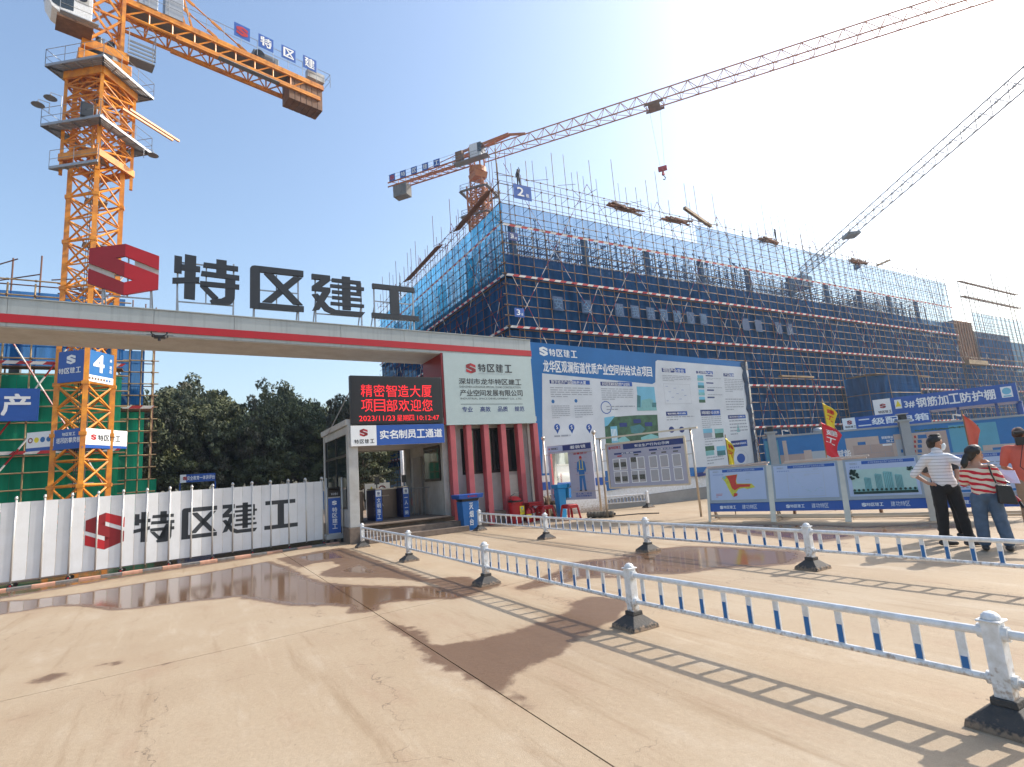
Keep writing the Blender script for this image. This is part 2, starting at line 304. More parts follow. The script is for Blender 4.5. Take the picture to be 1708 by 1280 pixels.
class Pan:      # a flat sign face with metric coordinates u (right) and v (up), raised printing in thin layers
    def __init__(s, bl, br, tr, tl, lay=.003):
        s.c = [Vector(x) for x in (bl, br, tr, tl)]; s.W = ((s.c[1]-s.c[0]).length+(s.c[2]-s.c[3]).length)/2; s.H = ((s.c[3]-s.c[0]).length+(s.c[2]-s.c[1]).length)/2
        s.n = (s.c[1]-s.c[0]).cross(s.c[3]-s.c[0]).normalized(); s.lay = lay; s.mb = MB()
    def P(s, u, v, o=0):
        a, b = u/s.W, v/s.H; bl, br, tr, tl = s.c
        return bl*(1-a)*(1-b)+br*a*(1-b)+tr*a*b+tl*(1-a)*b + s.n*o
    def rect(s, u0, v0, u1, v1, mi, L=1): s.mb.add([s.P(u0, v0, L*s.lay), s.P(u1, v0, L*s.lay), s.P(u1, v1, L*s.lay), s.P(u0, v1, L*s.lay)], [(0, 1, 2, 3)], mi)
    def poly(s, pts, mi, L=1): s.mb.add([s.P(u, v, L*s.lay) for u, v in pts], [tuple(range(len(pts)))], mi)
    def disc(s, u, v, r, mi, L=2, n=18, r0=0):
        if r0: 
            vs = [s.P(u+q*math.cos(2*math.pi*i/n), v+q*math.sin(2*math.pi*i/n), L*s.lay) for q in (r0, r) for i in range(n)]
            s.mb.add(vs, [(i, n+i, n+(i+1) % n, (i+1) % n) for i in range(n)], mi)
        else: s.poly([(u+r*math.cos(2*math.pi*i/n), v+r*math.sin(2*math.pi*i/n)) for i in range(n)], mi, L)
    def text(s, t, u, v, w, h, mi, L=2, bold=.012):
        vv, fs = tmesh(t, 0.0); k = max(1, len(t)*.6)
        for q, (ox, oy) in enumerate(((-1, -1), (1, 1), (1, -1), (-1, 1)) if bold > 0 else ((0, 0),)):
            s.mb.add([s.P(u+(a+ox*bold*.8/k)*w, v+(b+oy*bold*.8)*h, (L+q*.05)*s.lay) for a, b in vv], fs, mi)
    def chars(s, t, u, v, w, h, mi, L=2, bold=.018, vert=False):   # evenly spaced characters, each fitted to a box
        n = len(t)
        for i, c in enumerate(t):
            if c == ' ': continue
            hh = .15*h if c in '一' else h
            if vert:
                st = h/n; s.text(c, u, v+h-(i+1)*st+(st*.5-hh/n*.41 if c == '一' else st*.09), w, (st*.12 if c == '一' else st*.82), mi, L, bold)
            else:
                st = w/n; s.text(c, u+i*st+st*.05, v+(h-hh)/2, st*.9, hh, mi, L, bold)
    def logo(s, u, v, sz, m1, m2, L=2):
        for p, m in ((SLOGO_L, m1), (SLOGO_R, m2), (SLOGO_R2, m1), (SLOGO_L2, m2)): s.poly([(u+a*sz, v+b*sz) for a, b in p], m, L)
    def brand(s, u, v, h, mi, L=2, gap=.16, wf=1.0):
        for i, k in enumerate(('te', 'qu', 'jian', 'gong')):
            for j, p in enumerate(GLYPH[k]):
                s.mb.add([s.P(u+i*h*wf*(1+gap)+a*h*wf, v+b*h, (L+j*.08)*s.lay) for a, b in p], [tuple(range(len(p)))], mi)
        return 4*h*wf+3*gap*h*wf
    def lines(s, u0, v0, u1, v1, n, mi, L=2, seed=0):
        rr = random.Random(seed); st = (v1-v0)/n
        for i in range(n):
            v = v1-(i+.5)*st; u = u0
            end = u1 if i < n-1 else u0+(u1-u0)*.4
            while u < end-.02:
                l = rr.uniform(.12, .35)*(u1-u0)*.6; e = min(end, u+l); s.rect(u, v-st*.17, e, v+st*.17, mi, L); u = e+.025*(u1-u0)
    def build(s, name, mats, parent, **k): return s.mb.build(name, mats, parent, **k)
UROD = MB().tube((0, 0, 0), (0, 0, 1), 1, 6)
def rod(name, m): return unit_mesh(name, UROD, m, True)
ROD = {k: rod('rod_'+k, M[k]) for k in ('pole', 'rpole', 'gpole', 'orange', 'dorange', 'galv')}
def rnd(a, b): return random.uniform(a, b)
random.seed(7)
# ------------------------------------------------------------------ ground
def ray(x, y): return _f*F_PX*0 + (CR*(x-854) - CU*(y-640) + _f*F_PX)
def gpt(x, y, z=0):
    d = ray(x, y); t = (z-1.7)/d.z; return (d.x*t, d.y*t)
def poly_sd(P, poly):
    n = len(poly); ins = np.zeros(len(P), bool); dm = np.full(len(P), 1e9)
    for i in range(n):
        a = np.array(poly[i]); b = np.array(poly[(i+1) % n]); ab = b-a
        t = np.clip(((P-a)@ab)/max(ab@ab, 1e-9), 0, 1); dm = np.minimum(dm, np.hypot(*(P-a-t[:, None]*ab).T))
        c = ((a[1] > P[:, 1]) != (b[1] > P[:, 1])); xx = a[0]+(P[:, 1]-a[1])/(b[1]-a[1] if b[1] != a[1] else 1e-9)*(b[0]-a[0])
        ins ^= c & (P[:, 0] < xx)
    return np.where(ins, dm, -dm)
def B_(l): return [(380+x/2.512, 880+y/2.512) for x, y in l]
def C_(l): return [(900+x/2.114, 840+y/2.114) for x, y in l]
W1 = [(-60, 1004), (0, 1003), (60, 999), (130, 990), (180, 982), (250, 970), (330, 958), (400, 945), (450, 936), (480, 945), (500, 955), (520, 965), (545, 972), (580, 975), (620, 977), (665, 978), (722, 977), (746, 980), (778, 993), (762, 1000), (718, 1001), (660, 1004), (639, 1007), (637, 1015), (619, 1023), (583, 1023), (579, 1013), (551, 1011), (480, 1011), (460, 1007), (404, 999), (398, 996), (361, 1000), (295, 1007), (230, 1015), (190, 1020), (157, 1015), (125, 1011), (82, 1013), (0, 1026), (-60, 1030)]
D2 = B_([(200, 132), (330, 108), (470, 85), (520, 96), (700, 168), (850, 215), (1010, 205), (1060, 235), (1180, 240), (1100, 255), (1000, 292), (900, 245), (760, 218), (640, 212), (450, 209), (380, 203), (400, 182), (470, 160), (430, 142), (360, 150), (300, 170)])
D3 = B_([(600, 355), (640, 380), (700, 405), (800, 430), (830, 450), (835, 475), (880, 492), (960, 485), (1100, 460), (1200, 435), (1300, 400), (1420, 350), (1480, 320), (1560, 315), (1700, 290), (1760, 280), (1700, 310), (1660, 345), (1640, 380), (1560, 420), (1450, 480), (1400, 520), (1350, 555), (1250, 590), (1190, 625), (1165, 650), (1180, 680), (1230, 720), (1290, 760), (1190, 712), (1100, 680), (1020, 650), (1000, 620), (930, 600), (880, 580), (810, 570), (830, 540), (800, 500), (740, 460), (690, 430), (650, 390), (610, 375)])
D4 = C_([(-90, 300), (0, 262), (60, 240), (100, 208), (270, 190), (400, 160), (520, 150), (640, 152), (800, 160), (920, 165), (960, 190), (900, 215), (760, 225), (640, 230), (500, 250), (400, 250), (300, 265), (180, 262), (60, 285), (-60, 310)])
D5 = C_([(560, 90), (640, 76), (800, 72), (1000, 75), (1130, 82), (1400, 68), (1560, 80), (1420, 92), (1300, 100), (1180, 110), (1060, 130), (960, 140), (800, 120), (700, 105)])
D6 = C_([(100, 350), (180, 330), (300, 335), (330, 360), (260, 385), (120, 385)])
DK = [(-60, 985), (0, 975), (200, 945), (400, 918), (560, 895), (590, 900), (430, 930), (200, 965), (0, 1000), (-60, 1008)]
SM = [[(35, 1138), (90, 1120), (140, 1118), (120, 1130), (60, 1143)], [(140, 1112), (215, 1098), (200, 1110), (150, 1117)], [(220, 1105), (270, 1086), (262, 1098), (225, 1108)], [(0, 1205), (70, 1185), (60, 1195), (5, 1207)], [(960, 1212), (985, 1214), (975, 1228), (950, 1230)], [(255, 1108), (305, 1100), (300, 1108), (262, 1115)]]
def gm(poly): return [gpt(*p) for p in poly]
def ground_fields(P):
    damp = np.full(len(P), -1.5)
    for q in (W1, D2, D3, D4, D5, D6, DK): damp = np.maximum(damp, poly_sd(P, gm(q)))
    for q in SM: damp = np.maximum(damp, poly_sd(P, gm(q))-.07)
    water = np.maximum(poly_sd(P, gm(W1)), poly_sd(P, gm(D4))-.05)
    water = np.maximum(water, poly_sd(P, gm(DK))-.12); water = np.maximum(water, poly_sd(P, gm(D5))-.1); water = np.maximum(water, poly_sd(P, gm(D2))-.35)
    return np.clip(damp, -1.5, 1.5), np.clip(water, -1.5, 1.5)
def ground_mat():
    m = bpy.data.materials.new('yard_concrete'); m.use_nodes = True; t = m.node_tree; b = t.nodes['Principled BSDF']; L = t.links.new
    N = t.nodes.new
    def math_(op, a, b2=None, c=None, clamp=False):
        n = N('ShaderNodeMath'); n.operation = op; n.use_clamp = clamp
        for i, x in enumerate((a, b2, c)):
            if x is None: continue
            if isinstance(x, (int, float)): n.inputs[i].default_value = x
            else: L(x, n.inputs[i])
        return n.outputs[0]
    def noise_(sc, det=5, rough=.6, vec=None, stretch=None):
        n = N('ShaderNodeTexNoise'); n.inputs['Scale'].default_value = sc; n.inputs['Detail'].default_value = det; n.inputs['Roughness'].default_value = rough
        v = g.outputs['Position']
        if stretch:
            mp = N('ShaderNodeMapping'); mp.inputs['Scale'].default_value = stretch; mp.inputs['Rotation'].default_value = (0, 0, .25); L(v, mp.inputs[0]); v = mp.outputs[0]
        L(v, n.inputs['Vector']); return n.outputs[0]
    def ramp(x, stops):
        r = N('ShaderNodeValToRGB'); L(x, r.inputs[0]); e = r.color_ramp.elements
        while len(e) < len(stops): e.new(.5)
        for i, (p, c) in enumerate(stops): e[i].position = p; e[i].color = (*c, 1)
        return r.outputs[0]
    def mix(f, a, b2, bt='MIX'):
        n = N('ShaderNodeMix'); n.data_type = 'RGBA'; n.blend_type = bt
        for i, x in ((0, f), (6, a), (7, b2)):
            if isinstance(x, (int, float)): n.inputs[i].default_value = x
            elif isinstance(x, tuple): n.inputs[i].default_value = (*x, 1)
            else: L(x, n.inputs[i])
        return n.outputs[2]
    def ss(x, lo, hi):
        n = N('ShaderNodeMapRange'); n.interpolation_type = 'SMOOTHSTEP'; n.inputs[1].default_value = lo; n.inputs[2].default_value = hi; L(x, n.inputs[0]); return n.outputs[0]
    g = N('ShaderNodeNewGeometry')
    da = N('ShaderNodeAttribute'); da.attribute_name = 'damp'; wa = N('ShaderNodeAttribute'); wa.attribute_name = 'water'
    big = noise_(.35, 6, .6); med = noise_(1.6, 8, .68, stretch=(1, .35, 1)); fine = noise_(22, 6, .7); grit = noise_(160, 3, .6)
    base = ramp(big, [(.28, (.36, .255, .160)), (.5, (.425, .318, .212)), (.74, (.48, .385, .285))])
    base = mix(ss(med, .50, .72), base, (.37, .245, .155)); base = mix(math_('MULTIPLY', ss(med, .48, .30), .6), base, (.55, .46, .37))
    base = mix(.22, base, ramp(fine, [(.3, (.25, .19, .13)), (.7, (.62, .52, .42))])); base = mix(.14, base, ramp(grit, [(.35, (.10, .08, .06)), (.65, (.8, .7, .6))]))
    st = noise_(1.1, 9, .75, stretch=(2.2, .16, 1)); base = mix(math_('MULTIPLY', ss(st, .53, .68), .55), base, (.27, .18, .105)); base = mix(math_('MULTIPLY', ss(st, .44, .30), .5), base, (.56, .47, .37))
    bl = noise_(4.5, 7, .72); base = mix(math_('MULTIPLY', ss(bl, .60, .72), .45), base, (.27, .19, .12))
    cv = N('ShaderNodeTexVoronoi'); cv.feature = 'DISTANCE_TO_EDGE'; cv.inputs['Scale'].default_value = .45; wv_ = N('ShaderNodeVectorMath'); wv_.operation = 'ADD'; nv = N('ShaderNodeTexNoise'); nv.inputs['Scale'].default_value = 2.5; nv.inputs['Detail'].default_value = 8; L(g.outputs['Position'], nv.inputs['Vector']); L(g.outputs['Position'], wv_.inputs[0]); sc_ = N('ShaderNodeVectorMath'); sc_.operation = 'SCALE'; sc_.inputs['Scale'].default_value = .8; L(nv.outputs['Color'], sc_.inputs[0]); L(sc_.outputs[0], wv_.inputs[1]); L(wv_.outputs[0], cv.inputs['Vector'])
    base = mix(math_('MULTIPLY', math_('MULTIPLY', math_('LESS_THAN', cv.outputs['Distance'], .0022), ss(med, .45, .6)), .6), base, (.12, .085, .06))
    sp = N('ShaderNodeTexVoronoi'); sp.inputs['Scale'].default_value = 5.5; L(g.outputs['Position'], sp.inputs['Vector'])
    base = mix(math_('MULTIPLY', math_('LESS_THAN', sp.outputs['Distance'], .035), .55), base, (.10, .075, .055))
    n1 = noise_(3.2, 5, .6); n2 = noise_(9, 4, .6)
    nn = math_('ADD', math_('MULTIPLY', math_('SUBTRACT', n1, .5), .30), math_('MULTIPLY', math_('SUBTRACT', n2, .5), .16))
    dm = ss(math_('ADD', da.outputs['Fac'], nn), -.05, .05)
    halo = ss(math_('ADD', da.outputs['Fac'], nn), -.28, .05)
    wm = ss(math_('ADD', wa.outputs['Fac'], nn), .03, .20)
    base = mix(math_('MULTIPLY', halo, .22), base, (.34, .22, .14))
    wet = mix(.4, mix(1.0, base, (.38, .30, .24), 'MULTIPLY'), (.14, .082, .045))
    base = mix(1.0, base, (.84, .82, .75), 'MULTIPLY'); col = mix(dm, base, wet); col = mix(math_('MULTIPLY', wm, .6), col, (.18, .10, .055))
    L(col, b.inputs['Base Color'])
    r0 = ss(fine, .2, .9); r_dry = math_('MULTIPLY_ADD', r0, .15, .72); r_wet = math_('MULTIPLY_ADD', n1, .35, .28)
    r1 = N('ShaderNodeMix'); L(dm, r1.inputs[0]); L(r_dry, r1.inputs[2]); L(r_wet, r1.inputs[3])
    r2 = N('ShaderNodeMix'); L(wm, r2.inputs[0]); L(r1.outputs[0], r2.inputs[2]); r2.inputs[3].default_value = .085
    L(r2.outputs[0], b.inputs['Roughness'])
    bp = N('ShaderNodeBump'); bp.inputs['Distance'].default_value = .01
    L(math_('MULTIPLY', math_('SUBTRACT', 1, math_('MULTIPLY', wm, .97)), .45), bp.inputs['Strength'])
    L(math_('ADD', fine, math_('MULTIPLY', grit, .5)), bp.inputs['Height']); L(bp.outputs[0], b.inputs['Normal'])
    b.inputs['Specular IOR Level'].default_value = .5
    return m
GM = ground_mat()
def slab(x0, x1, ya, yb, nx, ny):     # ya, yb: functions of x for the near and far edge
    us = np.linspace(0, 1, nx+1); vs = np.linspace(0, 1, ny+1); X = x0+(x1-x0)*us
    P = np.array([(x, ya(x)+(yb(x)-ya(x))*v) for v in vs for x in X])
    fs = [(j*(nx+1)+i, j*(nx+1)+i+1, (j+1)*(nx+1)+i+1, (j+1)*(nx+1)+i) for j in range(ny) for i in range(nx)]
    k = len(P); ring = [j for j in range(nx+1)]+[(j+1)*(nx+1)+nx for j in range(ny)]+[ny*(nx+1)+nx-1-i for i in range(nx)]+[(ny-1-j)*(nx+1) for j in range(ny)]
    vs3 = [(p[0], p[1], 0) for p in P]+[(P[i][0], P[i][1], -.03) for i in ring]
    fs += [(ring[i], k+i, k+(i+1) % len(ring), ring[(i+1) % len(ring)]) for i in range(len(ring))]
    me = bpy.data.meshes.new('concrete_slab'); me.from_pydata(vs3, [], fs); me.materials.append(GM)
    A = np.array(vs3)[:, :2]; d, wv = ground_fields(A)
    for nm, val in (('damp', d), ('water', wv)):
        at = me.attributes.new(nm, 'FLOAT', 'POINT'); at.data.foreach_set('value', val.astype(np.float32))
    o = bpy.data.objects.new('concrete_slab', me); COL.objects.link(o); o['kind'] = 'structure'; return o
jy = lambda x: 7.28+.125*x
for (x0, x1, nx) in ((-24, -8, 20), (-7.988, 2.094, 110), (2.106, 14.0, 120), (14.012, 26, 50), (26.012, 48, 24)):
    slab(x0, x1, lambda x: -8, lambda x: jy(x)-.006, nx, 110); slab(x0, x1, lambda x: jy(x)+.006, lambda x: 25, nx, 120)
DG = mat('site_soil', (.30, .215, .15), .9, var=.25, vscale=.3, bump=.5, bscale=3)
g = MB(); g.add([(-900, -500, -.03), (1200, -500, -.03), (1200, 1400, -.03), (-900, 1400, -.03)], [(0, 1, 2, 3)])
g.build('ground', DG, kind='structure')
# ------------------------------------------------------------------ retractable gate and its kerb rail
GD = Vector((.989, .1496, 0)); GN = Vector((.1496, -.989, 0)); G0 = Vector((-3.9, 16.93, 0))
def gp(s, z, o=0): return G0+GD*s+Vector((0, 0, z))+GN*o
gate = thing('retractable_gate', 'white folding panel gate with steel posts and big company name across the yard entrance', 'gate', (0, 17.5, 0))
PS = .51; PH = .24; K0, K1 = -10, 14
def fold(s): 
    t = ((s-PH) % PS)/PS; return -.035*(1-abs(2*t-1))
GPM = unit_mesh('gate_panel', MB(), M['gate'])
for k in range(K0, K1+1):
    s0 = PH+k*PS
    for a, b, oa, ob in () if k == K1 else ((s0+.02, s0+PS/2-.003, -.005, -.035), (s0+PS/2+.003, s0+PS-.02, -.035, -.005)):
        p = MB(); q = [gp(a, .16, oa), gp(b, .16, ob), gp(b, 1.93, ob), gp(a, 1.93, oa)]; back = [v-GN*.012 for v in q]
        p.add(q+back, [(0, 1, 2, 3), (7, 6, 5, 4), (0, 4, 5, 1), (1, 5, 6, 2), (2, 6, 7, 3), (3, 7, 4, 0)])
        p.build('gate_panel', M['gate'], gate)
    # post: rounded tube with gooseneck cap, wheel on every second one
    p = MB(); c = gp(s0, 0, .0); zb = .13 if k % 2 else .06
    p.tube(c+Vector((0, 0, zb)), c+Vector((0, 0, 2.0)), .019, 10); p.tube(c-GN*.16+Vector((0, 0, .2)), c-GN*.16+Vector((0, 0, 1.98)), .02, 8)
    pts = [c-GN*(.07-.07*math.cos(t))+Vector((0, 0, 2.0+.05*math.sin(t))) for t in np.linspace(0, math.pi, 7)]
    p.path(pts, .026, 8); p.lathe([(.0, 0), (.03, .005), (.032, .04), (.0, .07)], c+Vector((0, 0, 1.99)), 8)
    o = p.build('gate_post', M['gpost'], gate, smooth=True)
    if k % 2 == 0:
        wv = MB(); ax = Matrix(((GD.x, 0, GN.x), (GD.y, 0, GN.y), (0, 1, 0)))
        wv.lathe([(.0, -.02), (.045, -.02), (.055, -.008), (.055, .012), (.045, .02), (.0, .02)], c+GN*.03+Vector((0, 0, .055)), 12, ax=ax)
        wv.build('wheel', M['black'], o)
        wv = MB(); wv.lathe([(.0, -.05), (.045, -.04), (.045, -.02), (.0, -.02)], c-GN*.2+GD*.08+Vector((0, 0, .055)), 12, ax=ax); wv.build('wheel', M['black'], o)
        h = MB(); h.lathe([(0, 0), (.02, 0), (.018, .012), (0, .015)], c+GN*.05+Vector((0, 0, .055)), 10, ax=ax); h.build('wheel_hub', M['redp'], o)
lw = MB()
for k in range(K0, K1): # scissor links behind the panels
    s0 = PH+k*PS
    for z0, z1 in ((.25, .9), (.9, 1.6)):
        lw.bar(gp(s0, z0, -.1), gp(s0+PS, z1, -.1), .03, .008); lw.bar(gp(s0, z1, -.115), gp(s0+PS, z0, -.115), .03, .008)
lw.build('scissor_link', M['gpost'], gate)
def gate_print(polys, m, name):
    bm = bmesh.new()
    for pl in polys:
        vs = [bm.verts.new((u, 0, z)) for u, z in pl]; bm.faces.new(vs)
    bmesh.ops.triangulate(bm, faces=bm.faces)
    for i in range(-20, 60):
        for off in (0, .02, -.02):
            s = PH+i*PS/2+off
            if off and i % 2: continue
            bmesh.ops.bisect_plane(bm, geom=bm.verts[:]+bm.edges[:]+bm.faces[:], plane_co=(s, 0, 0), plane_no=(1, 0, 0))
    for f in list(bm.faces):
        c = f.calc_center_median(); t = ((c.x-PH) % PS)
        if (t < .02 or t > PS-.02): bm.faces.remove(f)
    mb = MB(); bm.verts.index_update()
    def fo(s):
        t = (s-PH) % PS; h = PS/2
        a = t if t < h else PS-t
        return -.005-(.030)*max(0, (a-.02))/(h-.02)
    mb.add([gp(v.co.x, v.co.z, fo(v.co.x)+.0025) for v in bm.verts], [tuple(v.index for v in f.verts) for f in bm.faces])
    bm.free(); mb.build(name, m, gate)
def px_gate(x, y):
    d = ray(x, y); t = ((G0-EYE).dot(GN))/d.dot(GN); p = EYE+d*t; return (p-G0).dot(GD), p.z
lb = [px_gate(141, 909), px_gate(207, 890), px_gate(177, 860)]
u0, u1 = lb[0][0], lb[1][0]; LZ = (.62, 1.52)
for pl, m in ((SLOGO_L, 'dred'), (SLOGO_R, 'red'), (SLOGO_R2, 'dred'), (SLOGO_L2, 'red')):
    gate_print([[(u0+a*(u1-u0), LZ[0]+b*(LZ[1]-LZ[0])) for a, b in pl]], M[m], 'gate_emblem')
for k, xa, xb in (('te', 223, 291), ('qu', 303, 362), ('jian', 371, 431), ('gong', 441, 497)):
    a = px_gate(xa, 880)[0]; b = px_gate(xb, 870)[0]
    for j, p in enumerate(GLYPH[k]): pass
    gate_print([[(a+u*(b-a), .64+v*.82) for u, v in p] for p in GLYPH[k]], M['char'], 'gate_character')
# kerb rail with alternate orange and grey blocks
kr = thing('kerb_rail', 'low kerb strip of orange and grey painted blocks in front of the folding gate', 'kerb', (0, 16.8, 0))
for i in range(-24, 24):
    s = i*.42+.2; f = MB(); a = gp(s+.004, 0, .34); b = gp(s+.416, 0, .34)
    c = [a, b, b-GN*.12, a-GN*.12]; zt = [.035, .035, .05, .05]
    f.add([Vector((p.x, p.y, 0)) for p in c]+[Vector((p.x, p.y, z)) for p, z in zip(c, zt)], [(3, 2, 1, 0), (4, 5, 6, 7), (0, 1, 5, 4), (1, 2, 6, 5), (2, 3, 7, 6), (3, 0, 4, 7)])
    if s < 7.7: f.build('kerb_block', M['kerbo'] if i % 2 else M['kerbg'], kr)
# ------------------------------------------------------------------ gate head unit
hu = thing('gate_motor_unit', 'upright gate drive unit with blue company plate and small black display beside the cabin', 'gate motor', (3.8, 18.1, 0))
x0, x1, y0, y1 = 3.52, 4.0, 18.05, 18.45
f = MB().box(x0+.04, x1-.04, y0+.04, y1, .16, 1.72); f.build('cabinet', M['cabin'], hu, bevel=.01)
for xx in (x0, x1): MB().tube((xx, y0+.02, .12), (xx, y0+.02, 2.02), .025, 8).build('upright', M['gpost'], hu, smooth=True)
MB().box(x0-.03, x1+.03, y0-.02, y1+.03, .12, .26).build('base_tray', M['galv'], hu, bevel=.01)
for xx in (x0+.02, (x0+x1)/2, x1-.02):
    ax = Matrix(((1, 0, 0), (0, 0, -1), (0, 1, 0))).transposed(); MB().lathe([(0, -.03), (.05, -.03), (.06, 0), (.05, .03), (0, .03)], (xx, y0-.02, .062), 14, ax=Matrix(((1, 0, 0), (0, 0, 1), (0, 1, 0)))).build('wheel', M['black'], hu, fix=True)
P_ = Pan((x0+.05, y0+.035, .30), (x1-.05, y0+.035, .30), (x1-.05, y0+.035, 1.38), (x0+.05, y0+.035, 1.38))
P_.rect(0, 0, P_.W, P_.H, 0); P_.logo(.12, .86, .14, 1, 1, 2); P_.chars('特区建工', .12, .12, .15, .68, 1, 2, vert=True); P_.build('name_plate', [M['blue'], M['white']], hu)
P_ = Pan((x0+.05, y0+.035, 1.42), (x1-.05, y0+.035, 1.42), (x1-.05, y0+.035, 1.72), (x0+.05, y0+.035, 1.72))
P_.rect(0, 0, P_.W, P_.H, 0); P_.chars('来访登记', .09, .05, .22, .07, 1, 2); P_.rect(.04, .2, .34, .26, 2); P_.build('display', [M['ledb'], M['tlg'], M['brown']], hu)
# ------------------------------------------------------------------ entrance arch (long beam), roof letters
def bz(x): return -.0137*(x+4.3)      # the beam falls very slightly to the right
def beam_sec(m, x0, x1, y0, y1, z0, z1, mi=0):
    vs = [(x, y, z+bz(x)) for z in (z0, z1) for x, y in ((x0, y0), (x1, y0), (x1, y1), (x0, y1))]
    return m.add(vs, [(3, 2, 1, 0), (4, 5, 6, 7), (0, 1, 5, 4), (1, 2, 6, 5), (2, 3, 7, 6), (3, 0, 4, 7)], mi)
arch = thing('entrance_arch', 'long pale grey overhead beam with a red stripe spanning the site entrance', 'gateway', (0, 18, 0))
xs = [-16, -12.6, -9.2, -6.6, -4.15, -1.12, .85, 3.9, 6.0, 8.6, 11.05]
for a, b in zip(xs[:-1], xs[1:]):
    beam_sec(MB(), a+.004, b-.004, 17.22, 19.0, 6.22, 6.94).build('beam_panel', M['beam'], arch)
beam_sec(MB(), -16, 11.05, 17.195, 17.216, 6.31, 6.53).build('red_stripe', M['stripe'], arch)
beam_sec(MB(), -16, 11.05, 17.19, 19.03, 6.943, 6.97).build('coping', M['beam'], arch)
beam_sec(MB(), -16, 7.3, 17.24, 18.98, 6.195, 6.216).build('soffit', M['cabin'], arch)
MB().box(-16.6, -15.4, 17.3, 18.9, 0, 6.3).build('far_pier', M['beam'], arch)
MB().box(7.36, 11.0, 17.5, 18.9, 3.6, 6.1).build('sign_pier', M['cabin'], arch)
MB().box(7.28, 7.352, 17.18, 18.95, 3.55, 6.06).build('pier_edge', M['dred'], arch)
rs = thing('roof_sign', 'red folded ribbon emblem and four charcoal company characters standing on the beam', 'sign', (2, 17.35, 6.9))
YS = 17.3
def sgn(name, polys, u0, u1, z0, z1, m, par, d=.10, tilt=0):
    mb = MB()
    for j, p in enumerate(polys): mb.prism([(u, v) for u, v in p], lambda u, v, o, j=j: Vector((u0+u*(u1-u0), YS-.003*(j % 4)-o, z0+v*(z1-z0)+tilt*u)), d-.002*j)
    return mb.build(name, m, par, fix=True)
LX0, LX1, LZ0, LZ1 = -2.62, -1.05, 7.29, 8.76
lg = sgn('emblem', [SLOGO_L], LX0, LX1, LZ0, LZ1, M['dred'], rs)
sgn('emblem', [SLOGO_R], LX0, LX1, LZ0, LZ1, M['red'], rs); sgn('emblem', [SLOGO_R2], LX0, LX1, LZ0, LZ1, M['red'], rs); sgn('emblem', [SLOGO_L2], LX0, LX1, LZ0, LZ1, M['dred'], rs)
def legs(par, xa, xb, z0, zt):
    f = MB(); zb = 6.97+bz(xa)
    for x in (xa, xb):
        f.bar((x, YS+.12, zb-.02), (x, YS+.12, zt), .045); f.bar((x+.02, YS+.85, zb-.02), (x, YS+.13, z0+.45), .035)
    for z in (z0+.02, z0+.62, z0+1.2): f.bar((xa, YS+.14, z), (xb, YS+.14, z), .035)
    xm = (xa+xb)/2; f.bar((xm, YS+.12, z0), (xm, YS+.12, zt-.1), .035)
    f.build('support_frame', M['galv'], par)
for pl in ([(.64, .70), (1, .555), (1, .45), (.64, .59)], [(.36, .30), (0, .445), (0, .55), (.36, .41)]):
    mb = MB(); mb.prism(pl, lambda u, v, o: Vector((LX0+u*(LX1-LX0), YS+.05-o, LZ0+v*(LZ1-LZ0))), .03); mb.build('emblem_plate', M['cabin'], rs, fix=True)
legs(lg, -2.3, -1.22, 7.25, 8.5)
for k, u0, u1, z0, z1 in (('te', -.72, .98, 7.24, 8.66), ('qu', 1.27, 2.80, 7.21, 8.56), ('jian', 3.05, 4.78, 7.20, 8.50), ('gong', 4.95, 6.60, 7.20, 8.40)):
    o = sgn('roof_character', GLYPH[k], u0, u1, z0, z1, M['char'], rs); legs(o, u0+.12, u1-.15, z0, z1-.1)
# drone-like small quadcopter hanging in the air before the beam
dr = thing('drone', 'tiny dark quadcopter hovering in front of the long beam', 'drone', (-.85, 15, 5.56))
MB().box(-.97, -.73, 14.92, 15.08, 5.53, 5.6).build('drone_body', M['black'], dr, bevel=.02)
for a in (45, 135, 225, 315):
    q = Vector((-.85+.22*math.cos(R(a)), 15+.22*math.sin(R(a)), 5.6)); MB().tube((-.85, 15, 5.57), q, .012).tube(q, q+Vector((0, 0, .05)), .018).build('rotor_arm', M['black'], dr)
    MB().box(q.x-.12, q.x+.12, q.y-.012, q.y+.012, 5.65, 5.656).build('rotor_blade', M['black'], dr)
MB().tube((-.85, 14.93, 5.53), (-.85, 14.93, 5.45), .03).build('camera_ball', M['black'], dr)
# ------------------------------------------------------------------ company board on the pier
cb = thing('company_board', 'pale green grey company name board under the right end of the beam', 'sign', (9.15, 17.2, 3.5))
MB().box(7.36, 10.98, 17.17, 17.24, 3.52, 6.06).build('board_panel', mat('board_pale', (.40, .49, .485), .4, var=.04), cb)
P_ = Pan((7.36, 17.17, 3.52), (10.98, 17.17, 3.52), (10.98, 17.17, 6.06), (7.36, 17.17, 6.06))
P_.logo(.86, 1.83, .38, 3, 0); P_.brand(1.34, 1.90, .30, 1, gap=.2, wf=1.02); P_.text('SHENZHEN SEZ CONSTRUCTION GROUP CO.,LTD.', 1.34, 1.81, 1.36, .045, 2, bold=0)
P_.chars('深圳市龙华特区建工', .54, 1.44, 2.58, .21, 1); P_.text('SHENZHEN LONGHUA SPECIAL ZONE CONSTRUCTION', .56, 1.31, 2.5, .075, 1, bold=0)
P_.chars('产业空间发展有限公司', .56, 1.02, 2.58, .22, 1); P_.text('INDUSTRIAL SPACE DEVELOPMENT CO., LTD.', .58, .88, 2.5, .075, 1, bold=0)
P_.rect(.57, .715, 3.1, .73, 1, 2)
for i, s in enumerate(('专业', '高效', '品质', '规范')): P_.chars(s, .60+i*.71, .45, .43, .18, 4)
P_.build('board_print', [M['red'], M['char'], M['tgrey'], M['dred'], M['navy']], cb)
